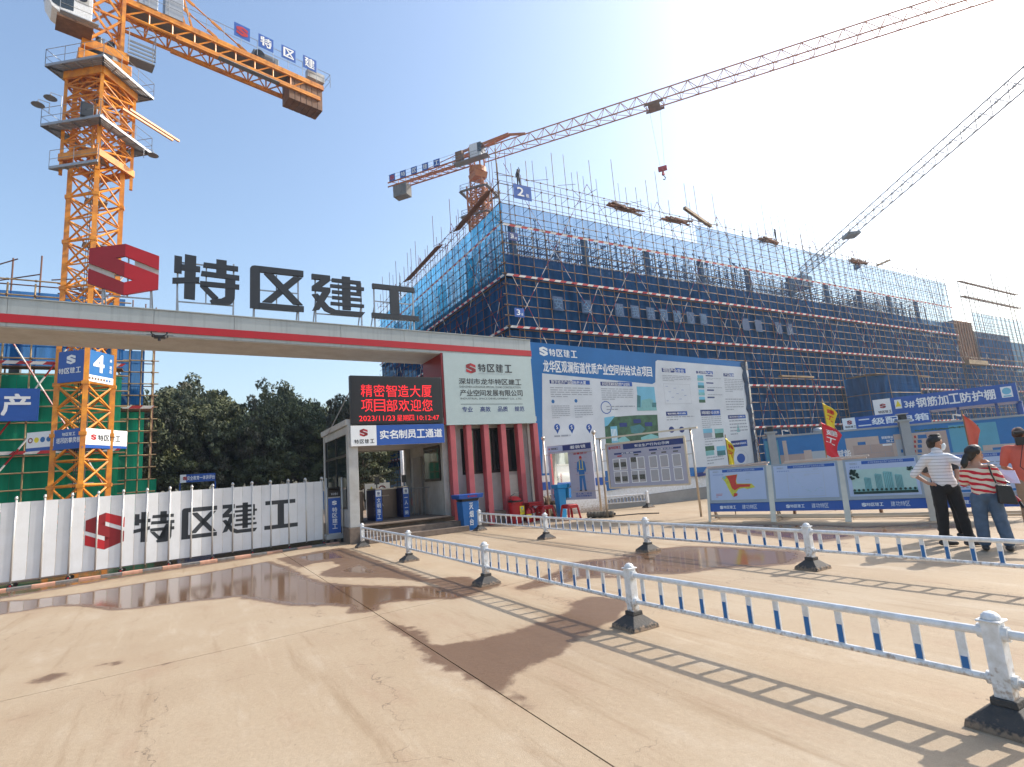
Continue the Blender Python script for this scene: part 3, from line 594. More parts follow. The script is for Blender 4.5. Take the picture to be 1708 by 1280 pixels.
# ------------------------------------------------------------------ LED screen and passage sign
led = thing('led_screen', 'black LED screen with red running text above the staff passage', 'screen', (5.7, 17.2, 3.6))
MB().box(4.12, 7.22, 17.12, 17.32, 3.60, 5.17).build('screen_case', M['black'], led, bevel=.01)
P_ = Pan((4.17, 17.118, 3.64), (7.18, 17.118, 3.64), (7.18, 17.118, 5.12), (4.17, 17.118, 5.12))
P_.rect(0, 0, P_.W, P_.H, 0); P_.chars('精密智造大厦', .26, .84, 2.44, .40, 1, bold=0); P_.chars('项目部欢迎您', .26, .36, 2.44, .40, 1, bold=0)
P_.text('2023/11/23', .20, .06, 1.16, .17, 1, bold=-.005); P_.chars('星期四', 1.42, .05, .60, .19, 1, bold=0); P_.text('10:12:47', 2.12, .06, .78, .16, 1, bold=-.005)
P_.build('lit_text', [M['ledb'], M['ledr']], led)
MB().tube((4.16, 17.3, 4.7), (3.95, 19.9, 3.55), .02).build('stay', M['galv'], led); MB().box(4.4, 6.9, 17.32, 17.5, 3.58, 3.64).build('mounting_rail', M['galv'], led)
ps = thing('passage_sign', 'blue and white sign for the registered staff passage above the steps', 'sign', (5.7, 17.15, 2.9))
MB().box(4.10, 7.22, 17.1, 17.19, 2.92, 3.56).build('sign_box', M['white'], ps)
P_ = Pan((4.10, 17.1, 2.92), (7.22, 17.1, 2.92), (7.22, 17.1, 3.56), (4.10, 17.1, 3.56))
P_.rect(0, 0, .80, P_.H, 1); P_.rect(.80, 0, P_.W, P_.H, 0); P_.logo(.27, .29, .25, 2, 3); P_.brand(.10, .08, .125, 4, gap=.25, wf=1.05)
P_.chars('实名制员工通道', .90, .20, 2.15, .27, 1, bold=.03); P_.build('sign_print', [M['blue'], M['white'], M['dred'], M['red'], M['char']], ps)
# ------------------------------------------------------------------ gatehouse cabin
gh = thing('gatehouse', 'small pale entrance cabin with steps, open passage and glazed guard room', 'gatehouse', (7.5, 19, 0))
MB().box(4.0, 11.0, 17.25, 21.2, 0, .46).build('plinth', M['stepm'], gh); MB().box(4.38, 7.3, 17.02, 21.1, .463, .5).build('passage_floor', M['stepm'], gh)
MB().box(4.38, 7.5, 16.75, 17.24, .0, .33).build('step', M['stepm'], gh, bevel=.01); MB().box(4.38, 7.62, 16.4, 16.745, 0, .17).build('step', M['stepm'], gh, bevel=.01)
MB().box(3.98, 4.36, 17.02, 17.24, 0, .45).build('column_base', M['stepm'], gh)
for x0, x1, y0, y1 in ((4.03, 4.33, 17.2, 17.5), (4.03, 4.2, 20.9, 21.1), (7.1, 7.3, 20.9, 21.1), (7.3, 7.5, 17.55, 17.75), (10.8, 11.0, 17.55, 17.75)):
    MB().box(x0, x1, y0, y1, .46, 3.6).build('column', M['cabin'], gh, bevel=.012)
MB().box(3.98, 11.05, 17.22, 21.25, 3.6, 3.78).build('roof', M['cabin'], gh); MB().box(4.34, 7.3, 17.55, 21.0, 3.0, 3.06).build('ceiling', M['cabin'], gh)
MB().box(4.35, 7.09, 20.95, 21.08, 2.96, 3.59).build('lintel', M['cabin'], gh); MB().box(4.335, 7.3, 17.26, 17.5, 2.95, 3.59).build('lintel', M['cabin'], gh)
# side wall with window (left), low wall
MB().box(4.05, 4.18, 17.51, 20.89, .46, 1.0).build('side_wall', M['cabin'], gh); MB().box(4.05, 4.18, 17.51, 20.89, 3.35, 3.59).build('side_wall', M['cabin'], gh)
sw = MB()
for y in (17.53, 19.1, 20.8): sw.box(4.06, 4.13, y, y+.07, 1.0, 3.35)
sw.box(4.062, 4.128, 17.6, 20.8, 2.65, 2.72); sw.build('window_frame', M['black'], gh)
MB().box(4.09, 4.10, 17.6, 20.8, 1.0, 3.35).build('pane', M['glass'], gh)
# guard room
MB().box(7.5, 10.8, 17.62, 17.7, .46, 1.80).build('front_wall', M['cabin'], gh); MB().box(7.5, 10.8, 17.62, 17.7, 3.42, 3.59).build('front_wall', M['cabin'], gh)
MB().box(7.5, 8.05, 17.625, 17.695, 1.8, 3.42).build('front_wall', M['cabin'], gh); MB().box(10.5, 10.8, 17.625, 17.695, 1.8, 3.42).build('front_wall', M['cabin'], gh)
fw = MB()
for x in (8.05, 8.85, 9.3, 10.43): fw.box(x, x+.07, 17.60, 17.68, 1.8, 3.42)
fw.box(8.12, 10.43, 17.602, 17.678, 1.80, 1.88); fw.box(8.12, 10.43, 17.602, 17.678, 3.35, 3.42); fw.build('window_frame', M['black'], gh)
MB().box(8.1, 10.45, 17.655, 17.662, 1.86, 3.36).build('pane', M['glass'], gh)
MB().box(7.3, 7.38, 17.76, 20.89, .46, 1.7).build('partition', M['cabin'], gh); MB().box(7.3, 7.38, 17.76, 20.89, 2.85, 3.59).build('partition', M['cabin'], gh)
MB().box(7.3, 7.38, 19.3, 20.89, 1.7, 2.85).build('partition', M['cabin'], gh); MB().box(7.27, 7.31, 17.78, 19.3, 1.66, 2.9).build('window_frame', M['black'], gh)
MB().box(7.262, 7.268, 17.86, 19.22, 1.75, 2.8).build('pane', M['glass'], gh)
MB().box(7.22, 7.29, 19.5, 20.4, .5, 2.6).build('door', mat('door_grey', (.22, .21, .20), .5, var=.1), gh)
MB().box(10.9, 10.99, 17.76, 21.1, .46, 3.59).build('end_wall', M['cabin'], gh); MB().box(7.39, 10.9, 21.0, 21.1, .46, 3.59).build('rear_wall', M['cabin'], gh)
MB().box(8.6, 10.6, 19.3, 20, .46, 1.3).build('counter', M['brown'], gh)
p = Pan((8.2, 17.72, 1.9), (9.0, 17.72, 1.9), (9.0, 17.72, 2.55), (8.2, 17.72, 2.55)); p.rect(0, 0, p.W, p.H, 0); p.lines(.08, .1, .7, .3, 2, 1); p.chars('访客登记', .1, .38, .6, .16, 1); p.build('window_notice', [M['lblue'], M['white']], gh)
for x in (7.48, 8.10, 8.78, 9.48, 10.18, 10.86):
    MB().box(x, x+.20, 17.2, 17.48, .02, 3.52).build('red_fin', M['fin'], gh, bevel=.01)
MB().box(7.5, 10.84, 17.5, 17.615, .12, .40).build('skirting', M['cabin'], gh)
# turnstile pillars in the passage
def pillar(x, y, txt, side, label):
    t = thing('turnstile_pillar', label, 'turnstile', (x, y, .5), 'turnstile pillars in the passage')
    MB().box(x, x+.22, y, y+1.1, .5, 1.52).build('pillar_case', M['navy'], t, bevel=.008)
    MB().box(x+.02, x+.20, y+.03, y+1.08, 1.53, 1.57).build('steel_top', M['steel'], t)
    p = Pan((x, y, .5), (x+.22, y, .5), (x+.22, y, 1.52), (x, y, 1.52)); p.rect(0, 0, p.W, 1.02, 0); p.rect(.02, .80, .20, 1.0, 1, 2); p.logo(.065, .86, .09, 2, 2, 3); p.rect(.05, .825, .17, .845, 3, 3)
    p.chars(txt, .05, .06, .12, .70, 1, 2, vert=True); p.build('front_print', [M['blue'], M['white'], M['navy'], M['tgrey']], t)
    p = Pan((x, y+.3, .5), (x, y, .5), (x, y, 1.52), (x, y+.3, 1.52)); p.chars(side, .10, .08, .10, .80, 0, 1, vert=True); p.build('side_print', [M['tlg']], t)
    MB().box(x+.03, x+.19, y+.12, y+.15, 1.70, 1.96).tube((x+.11, y+.16, 1.56), (x+.11, y+.16, 1.75), .02).build('face_reader', M['black'], t)
    MB().tube((x+.22, y+.5, 1.3), (x+.62, y+.5, 1.3), .018).tube((x+.22, y+.52, 1.28), (x+.42, y+.52, .95), .018).build('rotor_bar', M['steel'], t)
pillar(5.13, 18.3, '文明施工', '安全生产', 'left blue turnstile pillar reading civilised construction behind the steps')
pillar(6.28, 18.9, '一人一闸', '人人有责', 'right blue turnstile pillar with the one person one gate text')
t = thing('turnstile_cabinet', 'brown steel turnstile body between the two blue pillars', 'turnstile', (5.9, 19.6, .5)); MB().box(5.72, 6.24, 19.5, 20.5, .5, 1.5).build('cabinet_body', mat('turnstile_steel', (.16, .12, .10), .35, .6), t, bevel=.01); MB().box(5.69, 6.27, 19.47, 20.53, 1.503, 1.54).build('cabinet_top', M['steel'], t)
t = thing('turnstile_cabinet', 'brown steel turnstile body next to the left column of the cabin', 'turnstile', (4.7, 19.2, .5)); MB().box(4.5, 4.9, 19.0, 20.2, .5, 1.5).build('cabinet_body', MATS['turnstile_steel'], t, bevel=.01); MB().box(4.47, 4.93, 18.97, 20.23, 1.503, 1.54).build('cabinet_top', M['steel'], t)
rl = thing('passage_railing', 'thin steel railing beside the cabin door inside the passage', 'railing', (7.0, 19.5, .5))
for i in range(8): rl_b = MB().tube((6.62+i*.085, 19.9-.15*i, .5), (6.62+i*.085, 19.9-.15*i, 1.45), .011).build('railing_bar', M['galv'], rl)
MB().tube((6.6, 19.93, 1.46), (7.25, 18.8, 1.46), .018).build('top_rail', M['galv'], rl)
sb = thing('warning_board', 'white board with yellow triangle warning and red stripe beyond the turnstiles', 'sign', (6.1, 21.9, .3))
MB().box(5.75, 6.75, 21.9, 21.95, 1.15, 1.75).tube((5.8, 21.93, 0), (5.8, 21.93, 1.2), .02).tube((6.7, 21.93, 0), (6.7, 21.93, 1.2), .02).build('board_panel', M['white'], sb)
p = Pan((5.75, 21.9, 1.15), (6.75, 21.9, 1.15), (6.75, 21.9, 1.75), (5.75, 21.9, 1.75)); p.poly([(.1, .2), (.4, .2), (.25, .5)], 0); p.poly([(.22, .27), (.28, .27), (.25, .42)], 1, 2); p.disc(.68, .35, .15, 2, 1, r0=.11); p.lines(.08, .05, .9, .15, 1, 1); p.build('board_print', [M['yel'], M['char'], M['dred']], sb)
sb = thing('red_poster_board', 'blue and red poster board standing behind the right turnstile', 'sign', (8.0, 22.5, 0))
MB().box(7.55, 8.45, 22.5, 22.55, .45, 1.75).tube((7.6, 22.53, 0), (7.6, 22.53, .5), .02).tube((8.4, 22.53, 0), (8.4, 22.53, .5), .02).build('board_panel', M['lblue'], sb)
p = Pan((7.55, 22.5, .45), (8.45, 22.5, .45), (8.45, 22.5, 1.75), (7.55, 22.5, 1.75)); p.poly([(.1, .4), (.55, .1), (.85, .2), (.85, .9), (.5, .75)], 0); p.poly([(.5, .5), (.62, .5), (.56, .9)], 1, 2); p.rect(.05, 1.05, .85, 1.2, 1); p.build('board_print', [M['redp'], M['white']], sb)
lp = thing('white_post', 'plain white post standing in the yard behind the staff passage', 'post', (9.67, 29, 0)); MB().tube((9.67, 29, 0), (9.67, 29, 5.4), .10, 10).build('post_tube', M['wpaint'], lp, smooth=True)
# ashtray bin
bn = thing('ashtray_bin', 'blue square ashtray bin with wide tray top beside the cabin steps', 'bin', (7.75, 16.72, 0))
MB().frustum((7.75, 16.72), .52, .42, .60, .48, .04, .93).build('bin_body', M['binb'], bn, bevel=.012)
MB().frustum((7.75, 16.72), .84, .62, .90, .66, 1.02, 1.16).build('tray_top', M['blue'], bn, bevel=.01); MB().frustum((7.75, 16.72), .55, .45, .62, .5, .935, 1.015).build('bin_neck', M['char'], bn)
MB().frustum((7.75, 16.72), .60, .48, .60, .48, 0, .035).build('bin_foot', M['binb'], bn)
p = Pan((7.46, 16.503, .04), (8.04, 16.503, .04), (8.04, 16.473, .93), (7.46, 16.473, .93)); p.chars('灭烟台', .23, .10, .14, .76, 0, 1, vert=True); p.build('bin_print', [M['white']], bn)
p = Pan((7.33, 16.402, 1.02), (8.17, 16.402, 1.02), (8.20, 16.382, 1.16), (7.30, 16.382, 1.16)); p.logo(.30, .04, .07, 0, 0, 1); p.brand(.40, .045, .055, 0, 1); p.build('tray_print', [M['redp']], bn)
# ------------------------------------------------------------------ road barriers
def barrier_mesh(L):
    d = {}
    b = MB(); b.frustum((0, 0), .36, .36, .34, .34, 0, .045); b.frustum((0, 0), .33, .33, .13, .13, .045, .13); b.frustum((0, 0), .135, .135, .13, .13, .13, .17); d['barrier_base'] = (b, M['rubber'])
    b = MB(); b.box(-.047, .047, -.047, .047, .165, .60); b.frustum((0, 0), .125, .125, .125, .125, .60, .612); b.lathe([(.052, .612), (.048, .632), (.030, .650), (.008, .658)], (0, 0, 0), 14); d['barrier_post'] = (b, M['wpaint'])
    return d
def make_barrier(x0, y0, x1, y1, label, group, seed):
    # post stands at (x0,y0) (the near end), rails run to (x1,y1)
    t = thing('road_barrier', label, 'barrier', (x0, y0, 0), group)
    for k, (mb, m) in barrier_mesh(0).items():
        mm = MB(); mm.v = [(v[0]+x0, v[1]+y0, v[2]) for v in mb.v]; mm.f = mb.f; mm.m = mb.m
        o = mm.build(k, m, t, bevel=.006)
    if x1 is None: return t
    D = Vector((x1-x0, y1-y0, 0)); Ln = D.length; D.normalize(); q = lambda s, z: Vector((x0, y0, z))+D*s
    rr = random.Random(seed); sag = lambda s: -.012*math.sin(math.pi*s/Ln)*rr.choice((1, 1))
    n = 12; st = (Ln-.1)/(n)
    for z, r, nm in ((.535, .027, 'top_rail'), (.265, .022, 'bottom_rail')):
        m = MB(); m.tube(q(.05, z), q(Ln-.05, z), r, 12)
        for s in (.045, Ln-.075): m.tube(q(s, z), q(s+.03, z), r+.018, 12)
        m.build(nm, M['wpaint'], t, smooth=False)
    for i in range(n):
        s = .05+st*(i+.5); m = MB(); m.bar(q(s, .285), q(s+rr.uniform(-.004, .004), .512), .012, .05, up=(1, 0, 0)) if abs(D.y) < .5 else m.box(x0+D.x*s-.007, x0+D.x*s+.007, y0+D.y*s-.025, y0+D.y*s+.025, .285, .512)
        o = m.build('baluster', M['wpaint'], t)
        hh = .06+.085*math.sin(math.pi*(i+.5)/n)
        xx = x0+D.x*s; yy = y0+D.y*s
        MB().box(xx-.0085, xx-.0072, yy-.019, yy+.019, .29, .29+hh).box(xx+.0072, xx+.0085, yy-.019, yy+.019, .29, .29+hh).build('reflective_strip', M['lblue'], o)
R1 = [(4.04, 15.85), (4.04, 11.91), (4.03, 8.16), (4.06, 4.73), (4.20, 1.63), (4.3, -1.4)]
R2 = [(7.87, 16.15), (7.78, 12.12), (7.75, 8.40), (7.84, 5.08), (7.95, 1.9), (8.0, -1.2)]
L1 = ['white railing section at the far end of the front row beside the gate kerb', 'second section of the front white railing counted from the gate', 'third section of the front white railing reaching over the wet patch', 'nearest full section of the front white railing ending at the big post on the right', 'white railing section running out of the picture behind the nearest post']
L2 = ['white railing section of the rear row starting beside the ashtray bin', 'second section of the rear white railing in front of the notice board', 'third section of the rear white railing crossing the long puddle', 'nearest visible section of the rear white railing in front of the standing people', 'white railing section of the rear row beyond the right picture edge']
make_barrier(*R1[0], None, None, 'single white end post of the front railing beside the gate kerb', 'white road barrier sections', 0)
make_barrier(*R2[0], None, None, 'single white end post of the rear railing beside the ashtray bin', 'white road barrier sections', 0)
for i in range(5):
    make_barrier(*R1[i+1], *R1[i], L1[i], 'white road barrier sections', i)
    if i < 4: make_barrier(*R2[i+1], *R2[i], L2[i], 'white road barrier sections', i+9)
# ------------------------------------------------------------------ scaffolded buildings
def net_panel(parent, P0, d, n, s0, s1, z0, z1, m, seed, sag=.16, nx=6, nz=6, label=None):
    rr = random.Random(seed); mb = MB(); ph = rr.uniform(0, 6)
    vs = []
    for j in range(nz+1):
        for i in range(nx+1):
            u, v = i/nx, j/nz; s = s0+(s1-s0)*u; z = z0+(z1-z0)*v
            o = sag*math.sin(math.pi*v*nz/2)*.3*rr.uniform(.2, 1)+sag*.35*math.sin(ph+u*9+v*3)*(1 if 0 < j < nz else .2)
            p = P0+d*s-n*(.12+abs(o)); vs.append((p.x, p.y, z))
    fs = [(j*(nx+1)+i, j*(nx+1)+i+1, (j+1)*(nx+1)+i+1, (j+1)*(nx+1)+i) for j in range(nz) for i in range(nx)]
    mb.add(vs, fs); return mb.build('safety_net', m, parent, smooth=True, label=label)
def scaffold(t, P0, d, L, zt, bands, psp, n, rodk='pole', lsp=.93, nets=(), net_w=6.0, spikes=(1.5, 4.5), brace_w=9.3, r=.03, z0=0, deep=True, seed=1, brace=True, topfn=None, skip=None):
    rr = random.Random(seed); P0 = Vector(P0); d = Vector(d).normalized(); n = Vector(n)
    at = lambda s, z, o=0: Vector((P0.x+d.x*s+n.x*o, P0.y+d.y*s+n.y*o, z))
    N = int(L/psp)
    for i in range(N+1):
        s = i*psp; top = zt+(rr.uniform(*spikes) if rr.random() < .8 else .3)
        if topfn: top += topfn(s)
        a = at(s, z0); b = at(s+rr.uniform(-.08, .08), top, rr.uniform(-.06, .06)); span(ROD[rodk], 'scaffold_pole', t, a, b, r)
    nz = int((zt+1.0-z0)/lsp)
    for j in range(1, nz+1):
        z = z0+j*lsp
        if z > zt+1.2: break
        a = at(-.35, z, .05); b = at(L+.35, z, .05); span(ROD[rodk], 'ledger', t, a, b, r*.9)
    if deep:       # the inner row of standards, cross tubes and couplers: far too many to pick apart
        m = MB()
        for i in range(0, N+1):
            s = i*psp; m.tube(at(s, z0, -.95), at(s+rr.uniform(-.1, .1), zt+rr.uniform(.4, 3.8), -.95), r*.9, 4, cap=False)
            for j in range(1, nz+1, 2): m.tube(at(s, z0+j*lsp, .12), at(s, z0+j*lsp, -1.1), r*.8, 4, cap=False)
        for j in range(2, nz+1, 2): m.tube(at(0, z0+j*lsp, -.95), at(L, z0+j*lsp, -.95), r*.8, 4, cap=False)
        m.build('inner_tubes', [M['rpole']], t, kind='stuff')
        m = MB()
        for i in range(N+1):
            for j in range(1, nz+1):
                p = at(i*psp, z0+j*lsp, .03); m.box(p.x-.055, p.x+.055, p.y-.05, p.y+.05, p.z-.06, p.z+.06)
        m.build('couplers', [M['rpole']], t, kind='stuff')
    if deep:
        m = MB()
        for k in range(int(L/1.6)):     # loose tubes and short braces lying about the working level
            s = rr.uniform(0, L-2); l = rr.uniform(1.2, 3.5); z = zt+rr.uniform(-.1, 1.1); m.tube(at(s, z, rr.uniform(-.9, .1)), at(s+l, z+rr.uniform(-.8, 1.3), rr.uniform(-.9, .1)), r*.8, 4, cap=False)
        m.build('loose_tubes', [M['rpole']], t, kind='stuff')
    for bi, zb in enumerate(bands):     # red and white toe boards
        m = MB(); q = .62; k = 0; s = 0
        while s < L:
            e = min(L, s+q); sl = .20
            vs = [at(s, zb-.10, .11), at(e, zb-.10, .11), at(e+sl, zb+.10, .11), at(s+sl, zb+.10, .11)]
            m.add(vs, [(0, 1, 2, 3)], k % 2); s = e; k += 1
        m.build('toe_board', [M['netw'], M['netr']], t)
        wk = MB()
        if zb > 20: continue
        wk.bar(at(0, zb-.2, -.45), at(L, zb-.2, -.45), .9, .05, up=(0, 0, 1)); wk.build('walkway_boards', M['brown'], t)
    if brace:
        k = 0; s = .6
        bt = z0; 
        while s+brace_w*.5 < L+2:
            for (z_a, z_b) in ((max(z0, zt-13.5), zt+1.5), (z0, max(z0+.1, zt-9))) if zt > 14 else ((z0, zt),):
                hh = z_b-z_a
                if hh < 2: continue
                w2 = min(brace_w, hh*.62)
                for sg in (0, 1):
                    a = at(min(L, s+(0 if sg else w2)), z_a, .16); b = at(min(L, s+(w2 if sg else 0)), z_b, .16)
                    m = MB(); ln = (b-a).length; nn = max(2, int(ln/.95)); 
                    for q in range(nn): m.tube(a+(b-a)*(q/nn), a+(b-a)*((q+1)/nn), r*.95, 4, mi=q % 2, cap=False)
                    m.build('cross_brace', [M['netw'], M['dred']], t)
            s += brace_w; k += 1
    sd_ = seed*100
    for (sa, sb, za, zb, mm) in nets:
        s = sa
        while s < sb-.01:
            e = min(sb, s+net_w); net_panel(t, P0, d, n, s, e, za, zb, mm, sd_); sd_ += 1; s = e
CX, CY = 22.45, 38.0
bands = (4.7, 9.35, 13.9, 18.5)
sf = thing('scaffold', 'long blue netted scaffold with striped toe boards wrapping the right hand side of building two', 'scaffold', (CX, CY, 0))
XR = 107.0-CX
nets = []
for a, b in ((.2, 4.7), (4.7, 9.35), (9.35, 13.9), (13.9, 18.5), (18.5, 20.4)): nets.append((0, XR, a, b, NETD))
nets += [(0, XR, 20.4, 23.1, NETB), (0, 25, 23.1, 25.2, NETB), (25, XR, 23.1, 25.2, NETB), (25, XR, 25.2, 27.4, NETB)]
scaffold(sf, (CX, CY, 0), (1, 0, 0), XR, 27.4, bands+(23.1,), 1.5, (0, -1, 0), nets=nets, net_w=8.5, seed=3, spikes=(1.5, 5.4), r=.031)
sg = thing('scaffold', 'left flank scaffold of building two with sunlit blue netting receding behind the roof letters', 'scaffold', (CX, CY, 0))
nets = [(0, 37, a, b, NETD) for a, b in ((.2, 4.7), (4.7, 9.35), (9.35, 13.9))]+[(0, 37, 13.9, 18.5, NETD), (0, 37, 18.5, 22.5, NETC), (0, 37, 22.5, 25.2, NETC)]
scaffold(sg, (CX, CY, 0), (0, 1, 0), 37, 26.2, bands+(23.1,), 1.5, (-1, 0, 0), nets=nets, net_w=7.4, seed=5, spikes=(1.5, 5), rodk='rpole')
# second block beyond the gap
sh = thing('scaffold', 'farther lower blue netted scaffold with open bare frames above it at the right edge', 'scaffold', (107.5, CY, 0))
nets = [(0, 46, a, b, NETD) for a, b in ((.2, 4.7), (4.7, 9.35), (9.35, 13.9))]+[(7, 30, 13.9, 18.5, NETD), (7, 30, 18.5, 23.1, NETB)]
scaffold(sh, (107.5, CY, 0), (1, 0, 0), 46, 14.2, (4.7, 9.35, 13.9), 1.9, (0, -1, 0), nets=nets, net_w=9, seed=8, spikes=(.3, .6), brace_w=8)
up = MB(); rr = random.Random(4)
for i in range(13):
    x = 114.5+i*1.9
    for y in (CY, CY+1, CY+5): span(ROD['rpole'], 'scaffold_pole', sh, (x, y, 14), (x+rr.uniform(-.2, .2), y, 29+rr.uniform(0, 6)), .035)
for z in (15, 16, 17, 18.5, 19.5, 20.5, 21.5, 23, 25.6, 26.0, 28.4, 28.9):
    for y in (CY, CY+1): span(ROD['rpole'], 'ledger', sh, (113.5, y, z), (138, y, z), .035)
for z in (25.9, 28.6): MB().box(113, 138, CY+.1, CY+.7, z-.03, z+.02).build('walkway_boards', M['pole'], sh)
m = MB().box(107.6, 114, CY+.3, CY+2, 13.8, 21.2); m.build('formwork_shaft', M['ply'], sh)
for k in range(7): MB().bar((107.9+k*.95, CY+.2, 13.9), (107.9+k*.95, CY+.2, 21), .18, .12).build('shaft_stud', M['brown'], sh)
MB().box(107.2, 114.4, CY-.7, CY+.3, 13.6, 14.3).build('shaft_ledge', M['pole'], sh)
b3 = thing('concrete_building', 'lower concrete block behind the farther blue netting at the right edge', 'building', (120, 42, 0))
MB().box(108.5, 152, 41, 60, 0, 13.6).build('wall', M['dconc'], b3); MB().box(115.5, 136.5, 40.5, 58, 13.61, 20.8).build('upper_wall', M['dconc'], b3)
# concrete frame of building two
b2 = thing('concrete_building', 'unfinished concrete frame of building two behind the blue netting', 'building', (24, 40, 0))
X0, X1, Y0, Y1 = CX+1.6, 106, CY+1.6, CY+38
for z in (4.6, 9.25, 13.8, 18.4): MB().box(X0, X1, Y0, Y1, z-.35, z).build('floor_slab', M['dconc'], b2)
MB().box(X0, X1, Y0, Y1, 19.9, 20.4).build('floor_slab', M['dconc'], b2)
for iy, y in enumerate((Y0+.4, Y0+9, Y0+18)):
    x = X0+.5
    while x < X1:
        MB().box(x, x+.5, y, y+.5, 0, 24.5 if iy < 2 else 20).build('column', M['dconc'], b2); x += 8.4
y = Y0+9
while y < Y1: MB().box(X0+.5, X0+1.2, y, y+.7, 0, 24.5).build('column', M['dconc'], b2); y += 8.4
MB().box(X0+6, X1-1, Y0+6, Y0+6.3, 0, 19.9).build('rear_wall', M['dconc'], b2); MB().box(X0+6, X0+6.3, Y0+6.3, Y1-1, 0, 19.9).build('rear_wall', M['dconc'], b2)
MB().box(66, 69, Y0+9, Y0+15, 20.4, 25.5).build('stair_core', M['dconc'], b2)
pr = MB(); rr = random.Random(2)
for ix in range(64):
    for iy in range(10):
        x = X0+.6+ix*1.25+rr.uniform(-.3, .3); y = Y0+.5+iy*1.1+rr.uniform(-.3, .3)
        if x > X1-2: continue
        zt = 24.4+rr.uniform(-.3, .9) if x < 62 else 23.3+rr.uniform(-.4, .6)
        if rr.random() < .12: continue
        pr.tube((x, y, 20.4), (x, y, zt), .055, 4, cap=False); pr.box(x-.14, x+.14, y-.05, y+.05, zt, zt+.05); pr.box(x-.14, x-.10, y-.05, y+.05, zt, zt+.18); pr.box(x+.1, x+.14, y-.05, y+.05, zt, zt+.18)
for z in (21.2, 21.9, 22.6, 23.3, 24.0):
    for iy in range(7):
        y = Y0+.55+iy*1.3; pr.tube((X0+.4, y, z), (X1-3, y, z), .03, 4, cap=False)
    for ix in range(60):
        x = X0+.65+ix*1.25; pr.tube((x, Y0+.4, z+.06), (x, Y0+8.5, z+.06), .03, 4, cap=False)
for i in range(46):
    x = X0+1+i*1.7; pr.tube((x, Y0+.5, 20.5), (x+2.2, Y0+.5, 24), .03, 4, cap=False)
pr.build('props', [M['rpole']], b2, kind='stuff')
# left flank upper props
pr = MB()
for iy in range(26):
    for ix in range(4):
        x = X0+.6+ix*1.4; y = Y0+10+iy*1.0; pr.tube((x, y, 20.4), (x, y, 24.5+rr.uniform(-.3, .6)), .04, 4, cap=False)
for z in (21.3, 22.6, 23.8):
    for ix in range(4): pr.tube((X0+.6+ix*1.4, Y0+8, z), (X0+.6+ix*1.4, Y1-1, z), .03, 4, cap=False)
pr.build('props', [M['rpole']], b2, kind='stuff')
# plywood strips, plank bundles, banners
for i, (p, q, ww, lab) in enumerate((((CX-.3, CY+1, 26.6), (CX-.3, CY+8.5, 26.1), 1.0, 'near plywood strip lying on top of the left scaffold flank under the crane mast'), ((CX-.3, CY+13, 26.4), (CX-.3, CY+23.5, 26.2), 1.0, 'far plywood strip lying along the top of the left scaffold flank'))):
    t = thing('plywood_strip', lab, 'plywood', p, 'plywood strips on the left flank')
    for k in range(4): MB().bar(Vector(p)+Vector((-.28+.2*k, 0, .10*k)), Vector(q)+Vector((-.28+.2*k, 0, .10*k)), .19, .04).build('plank', M['ply'], t)
def bundle(x, y, z, ln, lab, tilt=0, col='brown'):
    t = thing('plank_bundle', lab, 'planks', (x, y, z), 'plank bundles on the scaffold top')
    for k in range(12):
        x0 = x+rnd(0, ln*.6); l = rnd(1.6, 2.8); MB().bar((x0, y+rnd(-.35, .35), z+.05+rnd(0, .5)), (min(x+ln, x0+l), y+rnd(-.35, .35), z+.05+rnd(0, .5)+tilt), rnd(.15, .3), rnd(.08, .16)).build('plank', M[(col, 'ply')[k % 2]], t)
bundle(34.8, 38, 27.1, 5.5, 'brown plank bundle on the scaffold top left of the tilted beam'); bundle(42.2, 38, 27.1, 4.5, 'second brown plank bundle on the scaffold top further right')
bundle(58.5, 38, 27.2, 3.5, 'small dark plank heap near the worker on the long scaffold'); bundle(78, 38, 27.1, 4.5, 'flat dark plank heap far along the scaffold top')
t = thing('timber_beam', 'thick tan timber beam resting aslant on the scaffold top', 'beam', (47.5, 38, 28)); MB().bar((45.6, 37.7, 28.9), (50.2, 38.2, 27.75), .34, .3).build('beam_timber', M['pole'], t)
t = thing('timber_beam', 'short tan timber beam sticking up far along the scaffold top', 'beam', (88, 38, 28)); MB().bar((86, 38.2, 27.8), (88.8, 37.7, 28.8), .34, .3).build('beam_timber', M['pole'], t)
def plate(name, lab, x, y, z, w_, h_, txt, small=None, cat='sign', m='blue'):
    t = thing(name, lab, cat, (x, y, z)); MB().box(x, x+w_, y, y+.03, z, z+h_).build('plate', M[m], t)
    p = Pan((x, y, z), (x+w_, y, z), (x+w_, y, z+h_), (x, y, z+h_), lay=.012)
    p.text(txt, w_*.2, h_*.22, w_*.36, h_*.6, 0, bold=.03)
    if small: p.chars(small, w_*.66, h_*.2, w_*.2, h_*.25, 0)
    p.build('plate_print', [M['white']], t)
plate('floor_sign', 'large blue banner with the number 2 hanging near the top corner of the scaffold', 23.8, 37.7, 25.7, 1.85, 1.35, '2', '栋')
plate('floor_sign', 'small blue plate reading 3A on the upper part of the scaffold corner', 22.9, 37.7, 21.6, .95, .75, '3A', '层', m='navy'); plate('floor_sign', 'small blue plate reading 3 on the lower scaffold corner above the beam', 22.9, 37.7, 14.7, .95, .8, '3', '层')
chs = '安全你我共同的心愿'; ORD = ('first', 'second', 'third', 'fourth', 'fifth', 'sixth', 'seventh', 'eighth', 'last')
xs_ = [PYx for PYx in (931, 978, 1032, 1058, 1083.6, 1105, 1127, 1149, 1170)]
